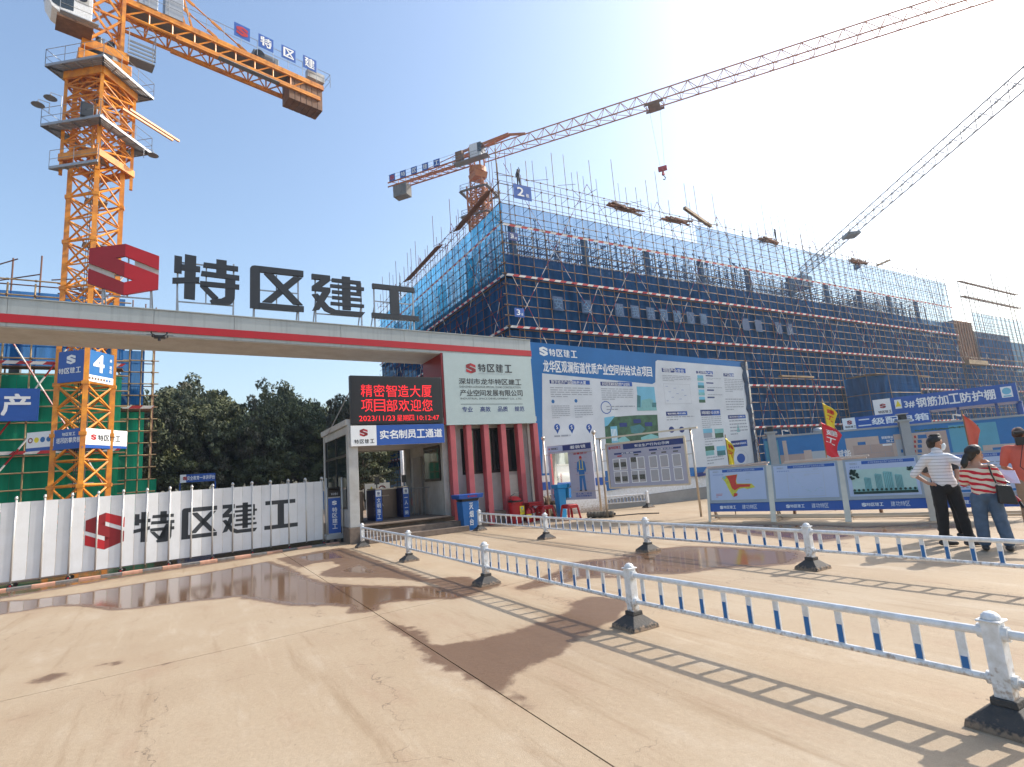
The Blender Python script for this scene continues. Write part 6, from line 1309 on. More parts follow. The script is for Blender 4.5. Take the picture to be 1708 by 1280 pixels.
def d3(p, W, H):
    p.rect(W*.06, H*.06, W*.96, H*.76, 7, 2); p.rect(W*.06, H*.06, W*.96, H*.17, 8, 3); p.rect(W*.062, H*.13, W*.958, H*.19, 5, 4)
    for x, w2, h2 in ((.24, .10, .33), (.40, .10, .42), (.52, .13, .47), (.68, .10, .38)): 
        p.poly([(W*x, H*.17), (W*(x+w2), H*.17), (W*(x+w2), H*(.17+h2)), (W*(x+.015), H*(.17+h2+.03)), (W*x, H*(.17+h2))], 5, 5)
        for k in range(5): p.rect(W*(x+.008+k*w2/5.3), H*.2, W*(x+.012+k*w2/5.3), H*(.16+h2), 8, 6)
    rr = random.Random(8)
    for k in range(26): p.disc(W*(.10+rr.uniform(-.05, .06)), H*(.60+rr.uniform(-.12, .14)), .03, 8, 7, n=6)
    for k in range(12): p.disc(W*(.90+rr.uniform(-.03, .05)), H*(.72+rr.uniform(-.06, .03)), .02, 8, 7, n=6)
    for k in range(14): p.disc(W*(.08+k*.065), H*.17, .03, 8, 8, n=6)
def d4(p, W, H):
    p.lines(W*.1, H*.1, W*.9, H*.8, 9, 2, 2); p.rect(W*.1, H*.62, W*.3, H*.66, 1, 3); p.rect(W*.1, H*.3, W*.3, H*.34, 1, 3); p.rect(W*.04, H*.02, W*.96, H*.08, 9, 3)
dm = [M['pale'], M['blue'], M['tgrey'], mat('map_red', (.55, .04, .02), .5, var=.1, vscale=12), mat('map_yellow', (.62, .60, .05), .5, var=.2, vscale=14), M['teal'], M['tlg'], mat('print_mint', (.42, .60, .54), .5, var=.08), mat('print_dark_green', (.02, .055, .04), .6, var=.3), M['lblue']]
display(0, BT[0], BT[1], 'tilted display board showing a red and yellow site map', d1, dm); display(1, BT[1], BT[2], 'tilted display board with a faint line plan on pale blue', d2, dm)
display(2, BT[2], BT[3], 'tilted display board with a green rendering of white towers', d3, dm); display(3, BT[3], BT[4], 'tilted display board partly hidden behind the standing people', d4, dm)
# ------------------------------------------------------------------ mirror board and notice board on steel frames
def frame_posts(t, a, b, h, knob=True):
    for q in (a, b):
        o = MB().tube(q, q+Vector((0, 0, h)), .035, 10).build('steel_post', M['steel'], t, smooth=True)
        if knob: MB().lathe([(.02, h), (.03, h+.02), (.065, h+.06), (.075, h+.10), (.05, h+.15), (.01, h+.17)], q, 12).build('post_ball', M['steel'], o, smooth=True)
a, b = Vector((11.32, 17.3, 0)), Vector((12.26, 15.42, 0)); d = (b-a).normalized(); n = Vector((d.y, -d.x, 0)); n = -n if n.dot(a) > 0 else n
mb_ = thing('dress_check_mirror', 'steel framed dress check board with mirror and drawing of a worker in blue overalls', 'mirror board', ((a+b)/2)[:])
frame_posts(mb_, a, b, 2.85); a += d*.14; b -= d*.14; Z = lambda p, z: p+Vector((0, 0, z))
quadbox(Z(a, .62), Z(b, .62), Z(b, 2.62), Z(a, 2.62), .05).build('board_panel', M['lav'], mb_)
for z in (.9, 2.3): MB().tube(Z(a-d*.14, z), Z(b+d*.14, z), .012).build('clamp_rod', M['steel'], mb_)
p = Pan(Z(a, .62), Z(b, .62), Z(b, 2.62), Z(a, 2.62)); W, H = p.W, p.H
p.rect(0, H*.89, W*.36, H*.99, 1, 1); p.logo(W*.03, H*.925, .07, 5, 5, 2); p.brand(W*.09, H*.925, .07, 4, 2, gap=.1); p.rect(W*.36, H*.89, W*.99, H*.99, 2, 1); p.chars('着装镜', W*.52, H*.91, W*.36, H*.06, 3, 2)
p.chars('温馨提示', W*.58, H*.80, W*.32, .085, 5, 2); p.chars('进入施工现场', W*.56, H*.085, W*.36, .06, 6, 2); p.chars('请规范穿戴整齐', W*.56, H*.045, W*.36, .06, 6, 2)
fx = W*.74; p.disc(fx, H*.72, .05, 8, 2, n=12); p.poly([(fx-.06, H*.725), (fx+.06, H*.725), (fx+.045, H*.76), (fx, H*.775), (fx-.045, H*.76)], 5, 3)
p.poly([(fx-.05, H*.695), (fx+.05, H*.695), (fx+.15, H*.66), (fx+.19, H*.52), (fx+.16, H*.47), (fx+.12, H*.50), (fx+.11, H*.43), (fx+.13, H*.16), (fx+.05, H*.155), (fx, H*.38), (fx-.05, H*.155), (fx-.13, H*.16), (fx-.11, H*.43), (fx-.12, H*.50), (fx-.16, H*.47), (fx-.19, H*.52), (fx-.15, H*.66)], 7, 2)
for s in (-1, 1): p.poly([(fx+s*.07, H*.69), (fx+s*.045, H*.69), (fx+s*.05, H*.53), (fx+s*.075, H*.53)], 9, 3); p.rect(fx+s*.10-.045, H*.145, fx+s*.10+.045, H*.165, 4, 3)
p.rect(fx-.10, H*.525, fx+.10, H*.535, 9, 3); p.rect(fx-.11, H*.425, fx+.11, H*.432, 9, 3)
for y, s in ((.74, 1), (.66, -1), (.64, 1), (.55, -1), (.45, 1), (.44, -1), (.3, 1), (.2, -1)): p.rect(fx+s*.2-.05, H*y, fx+s*.2+.05, H*y+.006, 5, 3)
p.build('board_print', [M['lav'], M['pale'], M['navy'], M['white'], M['char'], M['redp'], M['blue'], M['lblue'], M['skin'], M['yel']], mb_)
ga, gb = a+(b-a)*.06, a+(b-a)*.47
quadbox(Z(ga, .70)+n*.012, Z(gb, .70)+n*.012, Z(gb, 2.33)+n*.012, Z(ga, 2.33)+n*.012, .01).build('mirror_glass', mat('mirror', (.86, .88, .86), .03, 1, var=0), mb_)
a, b = Vector((12.05, 14.85, 0)), Vector((13.22, 11.86, 0)); d = (b-a).normalized(); n = Vector((d.y, -d.x, 0)); n = -n if n.dot(a) > 0 else n
nb_ = thing('safety_notice_board', 'wide steel framed notice board with twelve paper sheets hanging between two posts', 'notice board', ((a+b)/2)[:])
frame_posts(nb_, a, b, 2.66, False); MB().bar(Z(a-d*.15, 2.68), Z(b+d*.22, 2.68), .10, .05).build('top_beam', M['steel'], nb_)
a += d*.22; b -= d*.22
m = MB()
for q0, q1 in ((Z(a, .98), Z(b, .98)), (Z(a, 2.45), Z(b, 2.45))): m.bar(q0, q1, .06, .06)
for q in (a, b): m.bar(Z(q, .98), Z(q, 2.45), .06, .06, up=tuple(n))
m.build('board_frame', M['steel'], nb_); quadbox(Z(a, 1.0), Z(b, 1.0), Z(b, 2.43), Z(a, 2.43), .04).build('board_panel', M['lav'], nb_)
for z in (1.2, 1.9, 2.3): MB().tube(Z(a-d*.2, z), Z(a, z), .012).build('clamp_rod', M['steel'], nb_); MB().tube(Z(b, z), Z(b+d*.2, z), .012).build('clamp_rod', M['steel'], nb_)
p = Pan(Z(a, 1.0), Z(b, 1.0), Z(b, 2.43), Z(a, 2.43)); W, H = p.W, p.H
p.rect(W*.23, H*.86, W*.985, H*.985, 1, 1); p.chars('安全生产行为公示牌', W*.38, H*.89, W*.44, H*.06, 2, 2); p.logo(W*.03, H*.885, .09, 3, 3); p.brand(W*.07, H*.89, .085, 3, gap=.1)
p.rect(W*.10, H*.75, W*.46, H*.79, 1, 1); p.rect(W*.56, H*.77, W*.95, H*.81, 1, 1); p.chars('红黑榜', W*.2, H*.755, W*.16, H*.03, 2, 2); p.chars('制度公示栏', W*.66, H*.775, W*.2, H*.03, 2, 2)
for x0, c in ((.14, 3), (.36, 5), (.58, 5), (.71, 5), (.85, 5)): p.rect(W*x0, H*.70, W*(x0+.06), H*.73, c, 1)
for x0, ww_ in ((.07, .095), (.165, .095), (.30, .095), (.395, .095), (.545, .105), (.68, .105), (.83, .105)):
    for y0 in (.08, .38): p.rect(W*x0, H*y0, W*(x0+ww_), H*(y0+.28), 2, 1); p.rect(W*(x0+.008), H*(y0+.015), W*(x0+ww_-.008), H*(y0+.265), 4, 2); p.lines(W*(x0+.018), H*(y0+.03), W*(x0+ww_-.018), H*(y0+.25), 8, 6, 3, int(x0*100))
for x0, y0 in ((.08, .13), (.178, .13), (.08, .46), (.178, .46), (.315, .55), (.405, .15), (.31, .15)): p.rect(W*x0, H*y0, W*(x0+.07), H*(y0+.11), 5, 4)
p.build('board_print', [M['lav'], M['navy'], M['white'], M['redp'], mat('paper_grey', (.40, .38, .39), .7, var=.04), M['char'] if False else mat('photo_dark', (.12, .12, .10), .6, var=.5, vscale=25), M['tlg']], nb_)
# small lying barrier leftovers behind the notice board
make_barrier(15.35, 16.35, 13.9, 17.3, 'white railing piece leaning against the wall behind the notice board', 'white road barrier sections', 31)
# stools, buckets, extinguishers, rolls, cyan bin
def stool(x, y, lab):
    t = thing('plastic_stool', lab, 'stool', (x, y, 0), 'red plastic stools'); s = .20; b = .25; h = .52
    MB().frustum((x, y), .42, .42, .39, .39, h-.05, h).build('seat', M['redp'], t, bevel=.02)
    for i, j in ((-1, -1), (1, -1), (1, 1), (-1, 1)):
        MB().bar((x+i*b, y+j*b, 0), (x+i*s*.93, y+j*s*.93, h-.045), .075, .06).build('leg', M['redp'], t)
    for i in (0, 1):
        for j in (-1, 1): (MB().box(x-.15, x+.15, y+j*.205-.01, y+j*.205+.01, h-.13, h-.052) if i else MB().box(x+j*.205-.01, x+j*.205+.01, y-.15, y+.15, h-.13, h-.052)).build('apron', M['redp'], t)
stool(10.72, 16.62, 'left red plastic stool between the fire bucket and the cyan bin'); stool(11.2, 15.8, 'right red plastic stool in front of the mirror board')
def ext(x, y, s, lab, lbl='yel'):
    t = thing('fire_extinguisher', lab, 'extinguisher', (x, y, 0)); MB().lathe([(.0, 0), (.10*s, .0), (.11*s, .03), (.11*s, .42*s), (.09*s, .49*s), (.035*s, .53*s), (.03*s, .57*s)], (x, y, 0), 18).build('cylinder', M['redp'], t, smooth=True)
    MB().path([(x, y, .56*s), (x+.02, y-.05, .64*s), (x+.1*s, y-.1, .5*s), (x+.12*s, y-.1, .2)], .013).build('hose', M['black'], t); MB().bar((x-.02, y, .60*s), (x+.13*s, y, .66*s), .03, .02).bar((x-.02, y, .56*s), (x+.12*s, y, .58*s), .03, .02).build('handle', M['redp'], t)
    c = MB(); c.lathe([(.1115*s, .18*s), (.1115*s, .34*s)], (x, y, 0), 18); c.f = c.f[:-2]; c.m = c.m[:-2]; c.build('label_band', M[lbl], t)
t = thing('extinguisher_barrel', 'tall red water barrel with open lid and yellow label by the red columns', 'barrel', (9.70, 16.95, 0))
MB().lathe([(.0, 0), (.21, 0), (.22, .04), (.25, .66), (.27, .68), (.27, .72), (.24, .72), (.0, .70)], (9.70, 16.95, 0), 24).build('barrel_body', M['redp'], t, smooth=False); MB().lathe([(.26, 0), (.262, .05), (.0, .055)], (9.70, 16.95, .725), 24).build('rim', M['black'], t)
MB().lathe([(.0, .0), (.2, .02), (.21, .05), (.0, .09)], (9.72, 17.0, .80), 20, ax=Matrix.Rotation(R(25), 3, 'X')).build('lid', M['redp'], t)
MB().path([(9.47, 16.8, .70), (9.43, 16.76, .95), (9.6, 16.76, 1.03), (9.85, 16.78, 1.02)], .012).build('wire_handle', M['char'], t)
q = Pan((9.72, 16.70, .28), (9.92, 16.74, .28), (9.92, 16.74, .58), (9.72, 16.70, .58)); q.rect(0, 0, q.W, q.H, 0, 2); q.lines(.03, .05, .17, .18, 3, 1, 3); q.disc(.1, .23, .04, 2, 3); q.build('label', [M['yel'], M['tgrey'], M['psky']], t)
ext(10.0, 16.6, .85, 'red extinguisher with yellow label leaning at the tall barrel'); ext(10.22, 16.72, .85, 'small red extinguisher standing before the fire bucket', 'cabin')
t = thing('fire_bucket', 'square red fire box with white lettering beside the red stool', 'fire box', (10.5, 17.1, 0)); MB().frustum((10.5, 17.1), .46, .36, .54, .42, 0, .60).build('box_body', M['redp'], t, bevel=.02); MB().frustum((10.5, 17.1), .58, .46, .58, .46, .605, .65).build('box_lid', M['redp'], t, bevel=.01)
q = Pan((10.27, 16.905, .1), (10.73, 16.905, .1), (10.75, 16.885, .6), (10.25, 16.885, .6)); q.chars('消防桶', .12, .34, .28, .08, 0, 1); q.lines(.1, .08, .4, .2, 2, 0, 1); q.build('box_print', [M['white']], t)
t = thing('cyan_bin', 'tall narrow bright cyan plastic bin with wide lid before the mirror board', 'bin', (11.42, 16.6, 0)); MB().frustum((11.42, 16.65), .26, .26, .34, .32, .0, 1.05).build('bin_body', M['cyan'], t, bevel=.02); MB().frustum((11.42, 16.65), .42, .40, .46, .42, 1.055, 1.20).build('bin_lid', M['cyan'], t, bevel=.015)
def roll(x, y, z, ln, r, ang, lab):
    t = thing('rolled_mat', lab, 'rolled mat', (x, y, z)); d_ = Vector((math.cos(ang), math.sin(ang), 0)); p0 = Vector((x, y, z+r)); rr = random.Random(3)
    m = MB(); k = 8; 
    for i in range(k): m.tube(p0+d_*(ln*i/k), p0+d_*(ln*(i+1)/k), r*rr.uniform(.9, 1.08), 12, r2=r*rr.uniform(.9, 1.08))
    m.build('roll', M['dirtc'], t, smooth=True); MB().tube(p0-d_*.03, p0+d_*(ln+.05), r*.35, 8).build('core', M['black'], t)
roll(10.9, 17.75, .45, 1.2, .17, -.15, 'grey rolled mat lying high against the billboard foot'); roll(11.75, 15.55, 0, .95, .11, -1.0, 'tan rolled mat lying on the ground behind the right stool'); roll(11.0, 17.6, .05, 1.0, .2, -.1, 'dark rolled mat under the grey one by the billboard')
t = thing('cable', 'dark rope lying on the ground by the tan rolled mat', 'rope', (12.4, 14.9, 0)); MB().path([(11.5, 15.2, .02), (11.9, 15.35, .03), (12.5, 14.9, .02), (13.2, 14.6, .02), (13.6, 14.0, .02)], .018).build('rope_strand', M['black'], t)
# loose planks stacked behind the display boards
for i, (s0, s1) in enumerate((((13.0, 11.2), (13.6, 9.6)), ((14.0, 9.4), (14.8, 7.6)))):
    t = thing('timber_stack', ('tan boards stacked behind the site map board', 'tan boards stacked behind the line plan board')[i], 'timber', (*s0, 0))
    for k in range(4): MB().bar((s0[0]+.06*k, s0[1]+.1*k, 1.46-.05*k), (s1[0]+.06*k, s1[1]+.1*k, 1.48-.05*k), .12, .04).build('plank', M['pbeige'], t)
    for q in (s0, s1): MB().bar((q[0]+.1, q[1], 0), (q[0]+.1, q[1], 1.3), .06).build('leg', M['brown'], t)
# flags
def flag(x, y, z0, z1, m, lab, w_=.42, txt='工', lean=.1, tm='flagy'):
    t = thing('flag', lab, 'flag', (x, y, 0)); MB().tube((x, y, 0), (x+lean*.2, y, z1+.05), .014, 6).build('flag_pole', M['pole'], t)
    mb = MB(); nz, nx = 16, 6; h = z1-z0; vs = []
    dx = Vector((.35, -.93, 0))
    for j in range(nz+1):
        v = j/nz; ww2 = w_*(min(1, (1-v)*3.2)**.7)*(1-.35*math.sin(v*5))
        for i in range(nx+1):
            u = i/nx; p = Vector((x+lean*.2*(z0+h*v)/z1, y, z0+h*v-u*.22*(1-v)-u*.1)) + dx*(u*ww2) + Vector((.93, .35, 0))*(.07*math.sin(u*7+v*6)*u)
            vs.append(p)
    mb.add(vs, [(j*(nx+1)+i, j*(nx+1)+i+1, (j+1)*(nx+1)+i+1, (j+1)*(nx+1)+i) for j in range(nz) for i in range(nx)]); fo = mb.build('flag_cloth', M[m], t, smooth=True)
    for k, c in enumerate(txt):
        vv, fs = tmesh(c, .02); m2 = MB(); vz = .62-k*.2
        def F(u, v):
            v2 = max(0, min(1, v)); ww2 = w_*(min(1, (1-v2)*3.2)**.7)*(1-.35*math.sin(v2*5)); return Vector((x+lean*.2*(z0+h*v2)/z1, y, z0+h*v2-u*.22*(1-v2)-u*.1)) + dx*(u*ww2) + Vector((.93, .35, 0))*(.07*math.sin(u*7+v2*6)*u) - Vector((.93, .35, 0))*.012
        m2.add([F(.2+a_*.6, vz+b_*.15) for a_, b_ in vv], fs); m2.build('flag_character', M[tm], t)
def fpos(px, py, D):
    d = ray(px, py); hd = math.hypot(d.x, d.y); return d.x/hd*D, d.y/hd*D, 1.7+d.z/hd*D
x, y, z1 = fpos(1209, 728, 17.2); z0 = fpos(1214, 774, 17.2)[2]; flag(x, y, z0, z1, 'flagy', 'small yellow flag rising behind the site map board', .22, '特区', tm='flagr')
x, y, z1 = fpos(1371, 670, 19.5); z0 = fpos(1380, 716, 19.5)[2]; flag(x, y, z0, z1, 'flagy', 'yellow flag flying highest above the mural wall', .33, '建工', tm='flagr')
x, y, z1 = fpos(1368, 702, 18); z0 = fpos(1385, 758, 18)[2]; flag(x, y, z0, z1, 'flagr', 'bright red flag behind the line plan board', .44, '建工', tm='white')
x, y, z1 = fpos(1604, 688, 18.5); z0 = fpos(1610, 758, 18.5)[2]; flag(x, y, z0, z1, 'flags', 'salmon red limp flag between the men and the cameraman', .26, '', tm='flagy')
# small blue sign beyond the gate, low site things in the far yard
t = thing('far_site_sign', 'small blue sign with white left end standing before the dark wood', 'sign', (1.6, 55, 0))
def fp(px, py, Y): d = ray(px, py); tt = Y/d.y; return Vector((d.x*tt, Y, 1.7+d.z*tt))
a = fp(300, 807, 50); b = fp(359, 801, 50); a.z = b.z = (a.z+b.z)/2; h = .62
quadbox(a, b, b+Vector((0, 0, h)), a+Vector((0, 0, h)), .1).build('sign_panel', M['blue'], t); p = Pan(a, b, b+Vector((0, 0, h)), a+Vector((0, 0, h)), lay=.01); p.rect(0, 0, p.W*.17, h, 1, 1); p.logo(.2, .18, .28, 2, 2); p.chars('安全教育一体讲评台', p.W*.19, .16, p.W*.8, .32, 1, 2); p.build('sign_print', [M['white'], M['white'], M['red']], t)
for q in (a, b): MB().tube((q.x, q.y+.15, 0), (q.x, q.y+.15, a.z), .05).build('post', M['blue'], t)
t = thing('site_table', 'low white equipment row glimpsed over the folding gate before the wood', 'equipment', (0, 48, 0)); a = fp(230, 830, 48)
for k in range(5): MB().box(a.x+k*3.1, a.x+k*3.1+2.6, 48, 49, .0, 1.5+.1*(k % 2)).build('cabinet', (M['cabin'], M['lblue'], M['white'])[k % 3], t)
for px, pm in ((705, 'yel'), (620, 'white')):
    pass
# ------------------------------------------------------------------ people
def ico_pts(n=14, m=8):
    return None
def blob(mb, p, q, r1, r2, n=14, fl=(1, 1)):     # tapered capsule; fl flattens across its section (side, front)
    p = Vector(p); q = Vector(q); d = q-p; L_ = d.length
    if L_ < 1e-5: d = Vector((0, 0, 1)); 
    d = d.normalized(); u = Vector((0, 1, 0)) if abs(d.y) < .9 else Vector((1, 0, 0))
    a = u.cross(d).normalized(); b = d.cross(a); rings = []
    for t in (-89, -60, -30, 0): rings.append((p+d*(r1*math.sin(R(t))), r1*math.cos(R(t))))
    for t in (0, 30, 60, 89): rings.append((q+d*(r2*math.sin(R(t))), r2*math.cos(R(t))))
    vs = []
    for c, r in rings:
        for i in range(n):
            th = 2*math.pi*i/n; vs.append(c+a*(r*fl[0]*math.cos(th))+b*(r*fl[1]*math.sin(th)))
    fs = [(k*n+i, k*n+(i+1) % n, (k+1)*n+(i+1) % n, (k+1)*n+i) for k in range(7) for i in range(n)]+[tuple(range(n-1, -1, -1)), tuple(range(7*n, 8*n))]
    mb.add(vs, fs)
def remeshed(mb, name, m, parent, vox, smooth=2, loc=None):
    me = bpy.data.meshes.new('tmp'); me.from_pydata([tuple(v) for v in mb.v], [], mb.f)
    o = bpy.data.objects.new('tmp', me); COL.objects.link(o)
    md = o.modifiers.new('r', 'REMESH'); md.mode = 'VOXEL'; md.voxel_size = vox
    if smooth: s = o.modifiers.new('s', 'SMOOTH'); s.factor = .5; s.iterations = smooth
    dg = bpy.context.evaluated_depsgraph_get(); dg.update(); nm = bpy.data.meshes.new_from_object(o.evaluated_get(dg)); nm.name = name
    bpy.data.objects.remove(o); bpy.data.meshes.remove(me)
    nm.materials.clear(); nm.materials.append(m); nm.polygons.foreach_set('use_smooth', [True]*len(nm.polygons)); nm.polygons.foreach_set('material_index', [0]*len(nm.polygons))
    ob = bpy.data.objects.new(name, nm); COL.objects.link(ob); ob.parent = parent; return ob
def plain(mb, name, m, parent, smooth=True):
    me = unit_mesh(name, mb, m, smooth); ob = bpy.data.objects.new(name, me); COL.objects.link(ob); ob.parent = parent; return ob
def hand(mb, w_, dirv, side, s=1.0):
    w_ = Vector(w_); dv = Vector(dirv).normalized(); lat = dv.cross(Vector((0, 0, 1))); lat = lat.normalized() if lat.length > .1 else Vector((1, 0, 0))
    dn = lat.cross(dv).normalized(); pe = w_+dv*.075*s
    blob(mb, w_, pe, .030*s, .036*s, 8, (1, .6))
    for i, (o, l) in enumerate(((-.026, .062), (-.009, .074), (.009, .070), (.026, .054))):
        b0 = pe+lat*o*s; k1 = b0+dv*l*.5*s-dn*.006; k2 = k1+dv*l*.42*s-dn*.018*s
        blob(mb, b0, k1, .0095, .009, 6); blob(mb, k1, k2, .009, .0075, 6)
    th = w_+lat*side*.025*s+dv*.03*s; blob(mb, th, th+lat*side*.028*s+dv*.035*s, .012, .010, 6)
def person(loc, rot, label, J, sex='m', sc=1.0, top=None, bottom=None, vox=.0125, face=0, group=None, hairstyle='short', sleeve='short', slack=1.0, pocket=None, shoes=True):
    t = thing('person', label, 'person', (0, 0, 0), group)
    B = MB(); g = {k: Vector(v) for k, v in J.items()}
    hd, nk, ch, wa, hp = g['head'], g['neck'], g['chest'], g['waist'], g['hip']
    F = Matrix.Rotation(face, 3, 'Z')         # face direction: 0 looks to local +X
    fx = lambda x, y, z: hd+F @ Vector((x, y, z))
    shw = .36 if sex == 'm' else .32
    # head
    blob(B, fx(0, 0, .035), fx(-.012, 0, .045), .098, .098, 14, (.82, 1)); blob(B, fx(.018, 0, -.045), fx(.03, 0, -.06), .072, .055, 12, (.85, 1))
    blob(B, fx(.095, 0, -.012), fx(.108, 0, -.028), .014, .016, 8); blob(B, fx(.075, 0, -.085), fx(.085, 0, -.095), .022, .018, 8)
    blob(B, fx(.088, 0, -.062), fx(.09, 0, -.064), .02, .018, 8); 
    for s in (-1, 1): blob(B, fx(-.01, s*.083, .012), fx(-.012, s*.086, -.025), .02, .014, 8, (.5, 1))
    blob(B, hd+Vector((0, 0, -.06)), nk, .056, .062); blob(B, nk, ch+Vector((0, 0, .08)), .062, .10)
    # torso
    A = (g['hipl']-g['hipr']).normalized(); 
    blob(B, g['shl'], g['shr'], .06, .06); blob(B, ch, wa, .14, .12, 16, (1, .72)); blob(B, wa, hp, .125, .14, 16, (1, .75)); blob(B, g['hipl'], g['hipr'], .085, .085)
    for s in ('l', 'r'):
        blob(B, g['sh'+s], g['el'+s], .052, .040); blob(B, g['el'+s], g['wr'+s], .039, .027); dv = g['wr'+s]-g['el'+s]
        if 'hd'+s in g: dv = g['hd'+s]-g['wr'+s]
        hand(B, g['wr'+s], dv, 1 if s == 'l' else -1)
        blob(B, g['hip'+s], g['kn'+s], .085, .056); blob(B, g['kn'+s], g['an'+s], .055, .038); 
    body = remeshed(B, 'body', M['skin'], t, vox)
    # clothes
    sl = 1.0*slack
    S = MB(); blob(S, g['shl'], g['shr'], .072, .072); blob(S, ch+Vector((0, 0, .06)), wa, .168*sl, .155*sl, 18, (1, .76)); blob(S, wa, hp+Vector((0, 0, .05)), .155*sl, .160*sl, 18, (1, .82)); blob(S, nk+Vector((0, 0, -.05)), ch, .085, .13)
    for s in ('l', 'r'):
        u = {'short': .78, 'half': 1.0, 'long': 1.0}[sleeve]; e = g['sh'+s]+(g['el'+s]-g['sh'+s])*u; blob(S, g['sh'+s], e, .070, .062)
        if sleeve == 'long': blob(S, g['el'+s], g['el'+s]+(g['wr'+s]-g['el'+s])*.62, .058, .05)
    so = remeshed(S, 'shirt' if sex == 'm' else 'sweater', top, t, vox)
    # cut the hem flat and open the neckline
    bm = bmesh.new(); bm.from_mesh(so.data); bmesh.ops.bisect_plane(bm, geom=bm.verts[:]+bm.edges[:]+bm.faces[:], plane_co=hp+Vector((0, 0, -.02)), plane_no=(0, 0, -1), clear_outer=True)
    if hairstyle == 'pony': bmesh.ops.bisect_plane(bm, geom=bm.verts[:]+bm.edges[:]+bm.faces[:], plane_co=nk+Vector((0, 0, -.085)), plane_no=(0, 0, 1), clear_outer=True)
    for v in bm.verts: v.co += v.normal*(noise.noise(v.co*9)*.010+noise.noise(v.co*22)*.004)
    bm.to_mesh(so.data); bm.free()
    T = MB(); blob(T, hp+Vector((0, 0, .05)), hp, .140*sl, .150*sl, 18, (1, .84)); blob(T, g['hipl'], g['hipr'], .095, .095)
    for s in ('l', 'r'):
        k, a = g['kn'+s], g['an'+s]+Vector((0, 0, .0)); wd = 1.0 if sex == 'm' else 1.12
        blob(T, g['hip'+s], k, .102, .080*wd); blob(T, k, a+Vector((0, 0, .06)), .078*wd, .072*wd)
    to = remeshed(T, 'trousers', bottom, t, vox)
    bm = bmesh.new(); bm.from_mesh(to.data); bmesh.ops.bisect_plane(bm, geom=bm.verts[:]+bm.edges[:]+bm.faces[:], plane_co=(0, 0, .045), plane_no=(0, 0, -1), clear_outer=True)
    for v in bm.verts:
        kz = 1-min(abs(v.co.z-.48), abs(v.co.z-.12))*3
        v.co += v.normal*(noise.noise(Vector((v.co.x*9, v.co.y*9, v.co.z*16)))*.012*max(.3, kz))
    bm.to_mesh(to.data); bm.free()
    for s in ('l', 'r'):
        a = g['an'+s]; fd = (g['toe'+s]-a); fd.z = 0; fd = fd.normalized(); K = MB()
        blob(K, Vector((a.x, a.y, .055))-fd*.04, Vector((a.x, a.y, .045))+fd*.15, .052, .038, 10, (.9, 1)); sh_ = remeshed(K, 'shoe', M['shoe'], t, .010, 1)
        bm = bmesh.new(); bm.from_mesh(sh_.data)
        for v in bm.verts: v.co.z = max(.003, v.co.z)
        bm.to_mesh(sh_.data); bm.free()
    Hh = MB()
    if hairstyle == 'short':
        blob(Hh, fx(-.012, 0, .055), fx(-.022, 0, .05), .106, .106, 14, (.84, 1)); blob(Hh, fx(-.055, 0, .0), fx(-.06, 0, -.02), .07, .06); blob(Hh, fx(.045, 0, .105), fx(.03, 0, .11), .045, .05)
        for i in range(16): th = i*.39; blob(Hh, fx(-.01, 0, .12), fx(.06*math.cos(th), .055*math.sin(th), .145), .03, .016, 6)
        cut = (.052, .01)
    elif hairstyle == 'pony':
        blob(Hh, fx(-.012, 0, .05), fx(-.022, 0, .045), .110, .110, 14, (.88, 1)); blob(Hh, fx(-.05, 0, -.01), fx(-.06, 0, -.05), .085, .07)
        p0 = fx(-.13, 0, -.04); p1 = fx(-.17, 0, -.14); p2 = fx(-.15, 0, -.25); blob(Hh, fx(-.09, 0, -.01), p0, .05, .045); blob(Hh, p0, p1, .042, .050); blob(Hh, p1, p2, .048, .02)
        for s in (-1, 1): blob(Hh, fx(.0, s*.075, .05), fx(.02, s*.085, -.04), .04, .025)
    elif hairstyle == 'buzz':
        blob(Hh, fx(-.018, 0, .047), fx(-.024, 0, .04), .100, .100, 14, (.83, 1))
    ho = remeshed(Hh, 'hair', M['hair'] if hairstyle != 'buzz' else mat('cropped_hair', (.10, .06, .045), .8, var=.2, vscale=60), t, .0085, 1)
    bm = bmesh.new(); bm.from_mesh(ho.data); fn_ = F @ Vector((1, 0, -.9)).normalized()
    bmesh.ops.bisect_plane(bm, geom=bm.verts[:]+bm.edges[:]+bm.faces[:], plane_co=fx(.058, 0, .06), plane_no=fn_, clear_outer=True); bm.to_mesh(ho.data); bm.free()
    # eyes, brows, mouth
    for s in (-1, 1):
        E_ = MB(); blob(E_, fx(.083, s*.032, .006), fx(.084, s*.032, .006), .011, .011, 8); plain(E_, 'eye', M['black'], t)
        E_ = MB(); blob(E_, fx(.091, s*.018, .03), fx(.084, s*.046, .032), .005, .004, 6); plain(E_, 'eyebrow', M['hair'], t)
    E_ = MB(); blob(E_, fx(.104, -.018, -.064), fx(.104, .018, -.064), .006, .006, 6); plain(E_, 'mouth', mat('lips', (.35, .10, .09), .5, var=0), t)
    t.location = (loc[0], loc[1], 0); t.rotation_euler = (0, 0, rot); t.scale = (sc, sc, sc)
    return t, g, F, fx
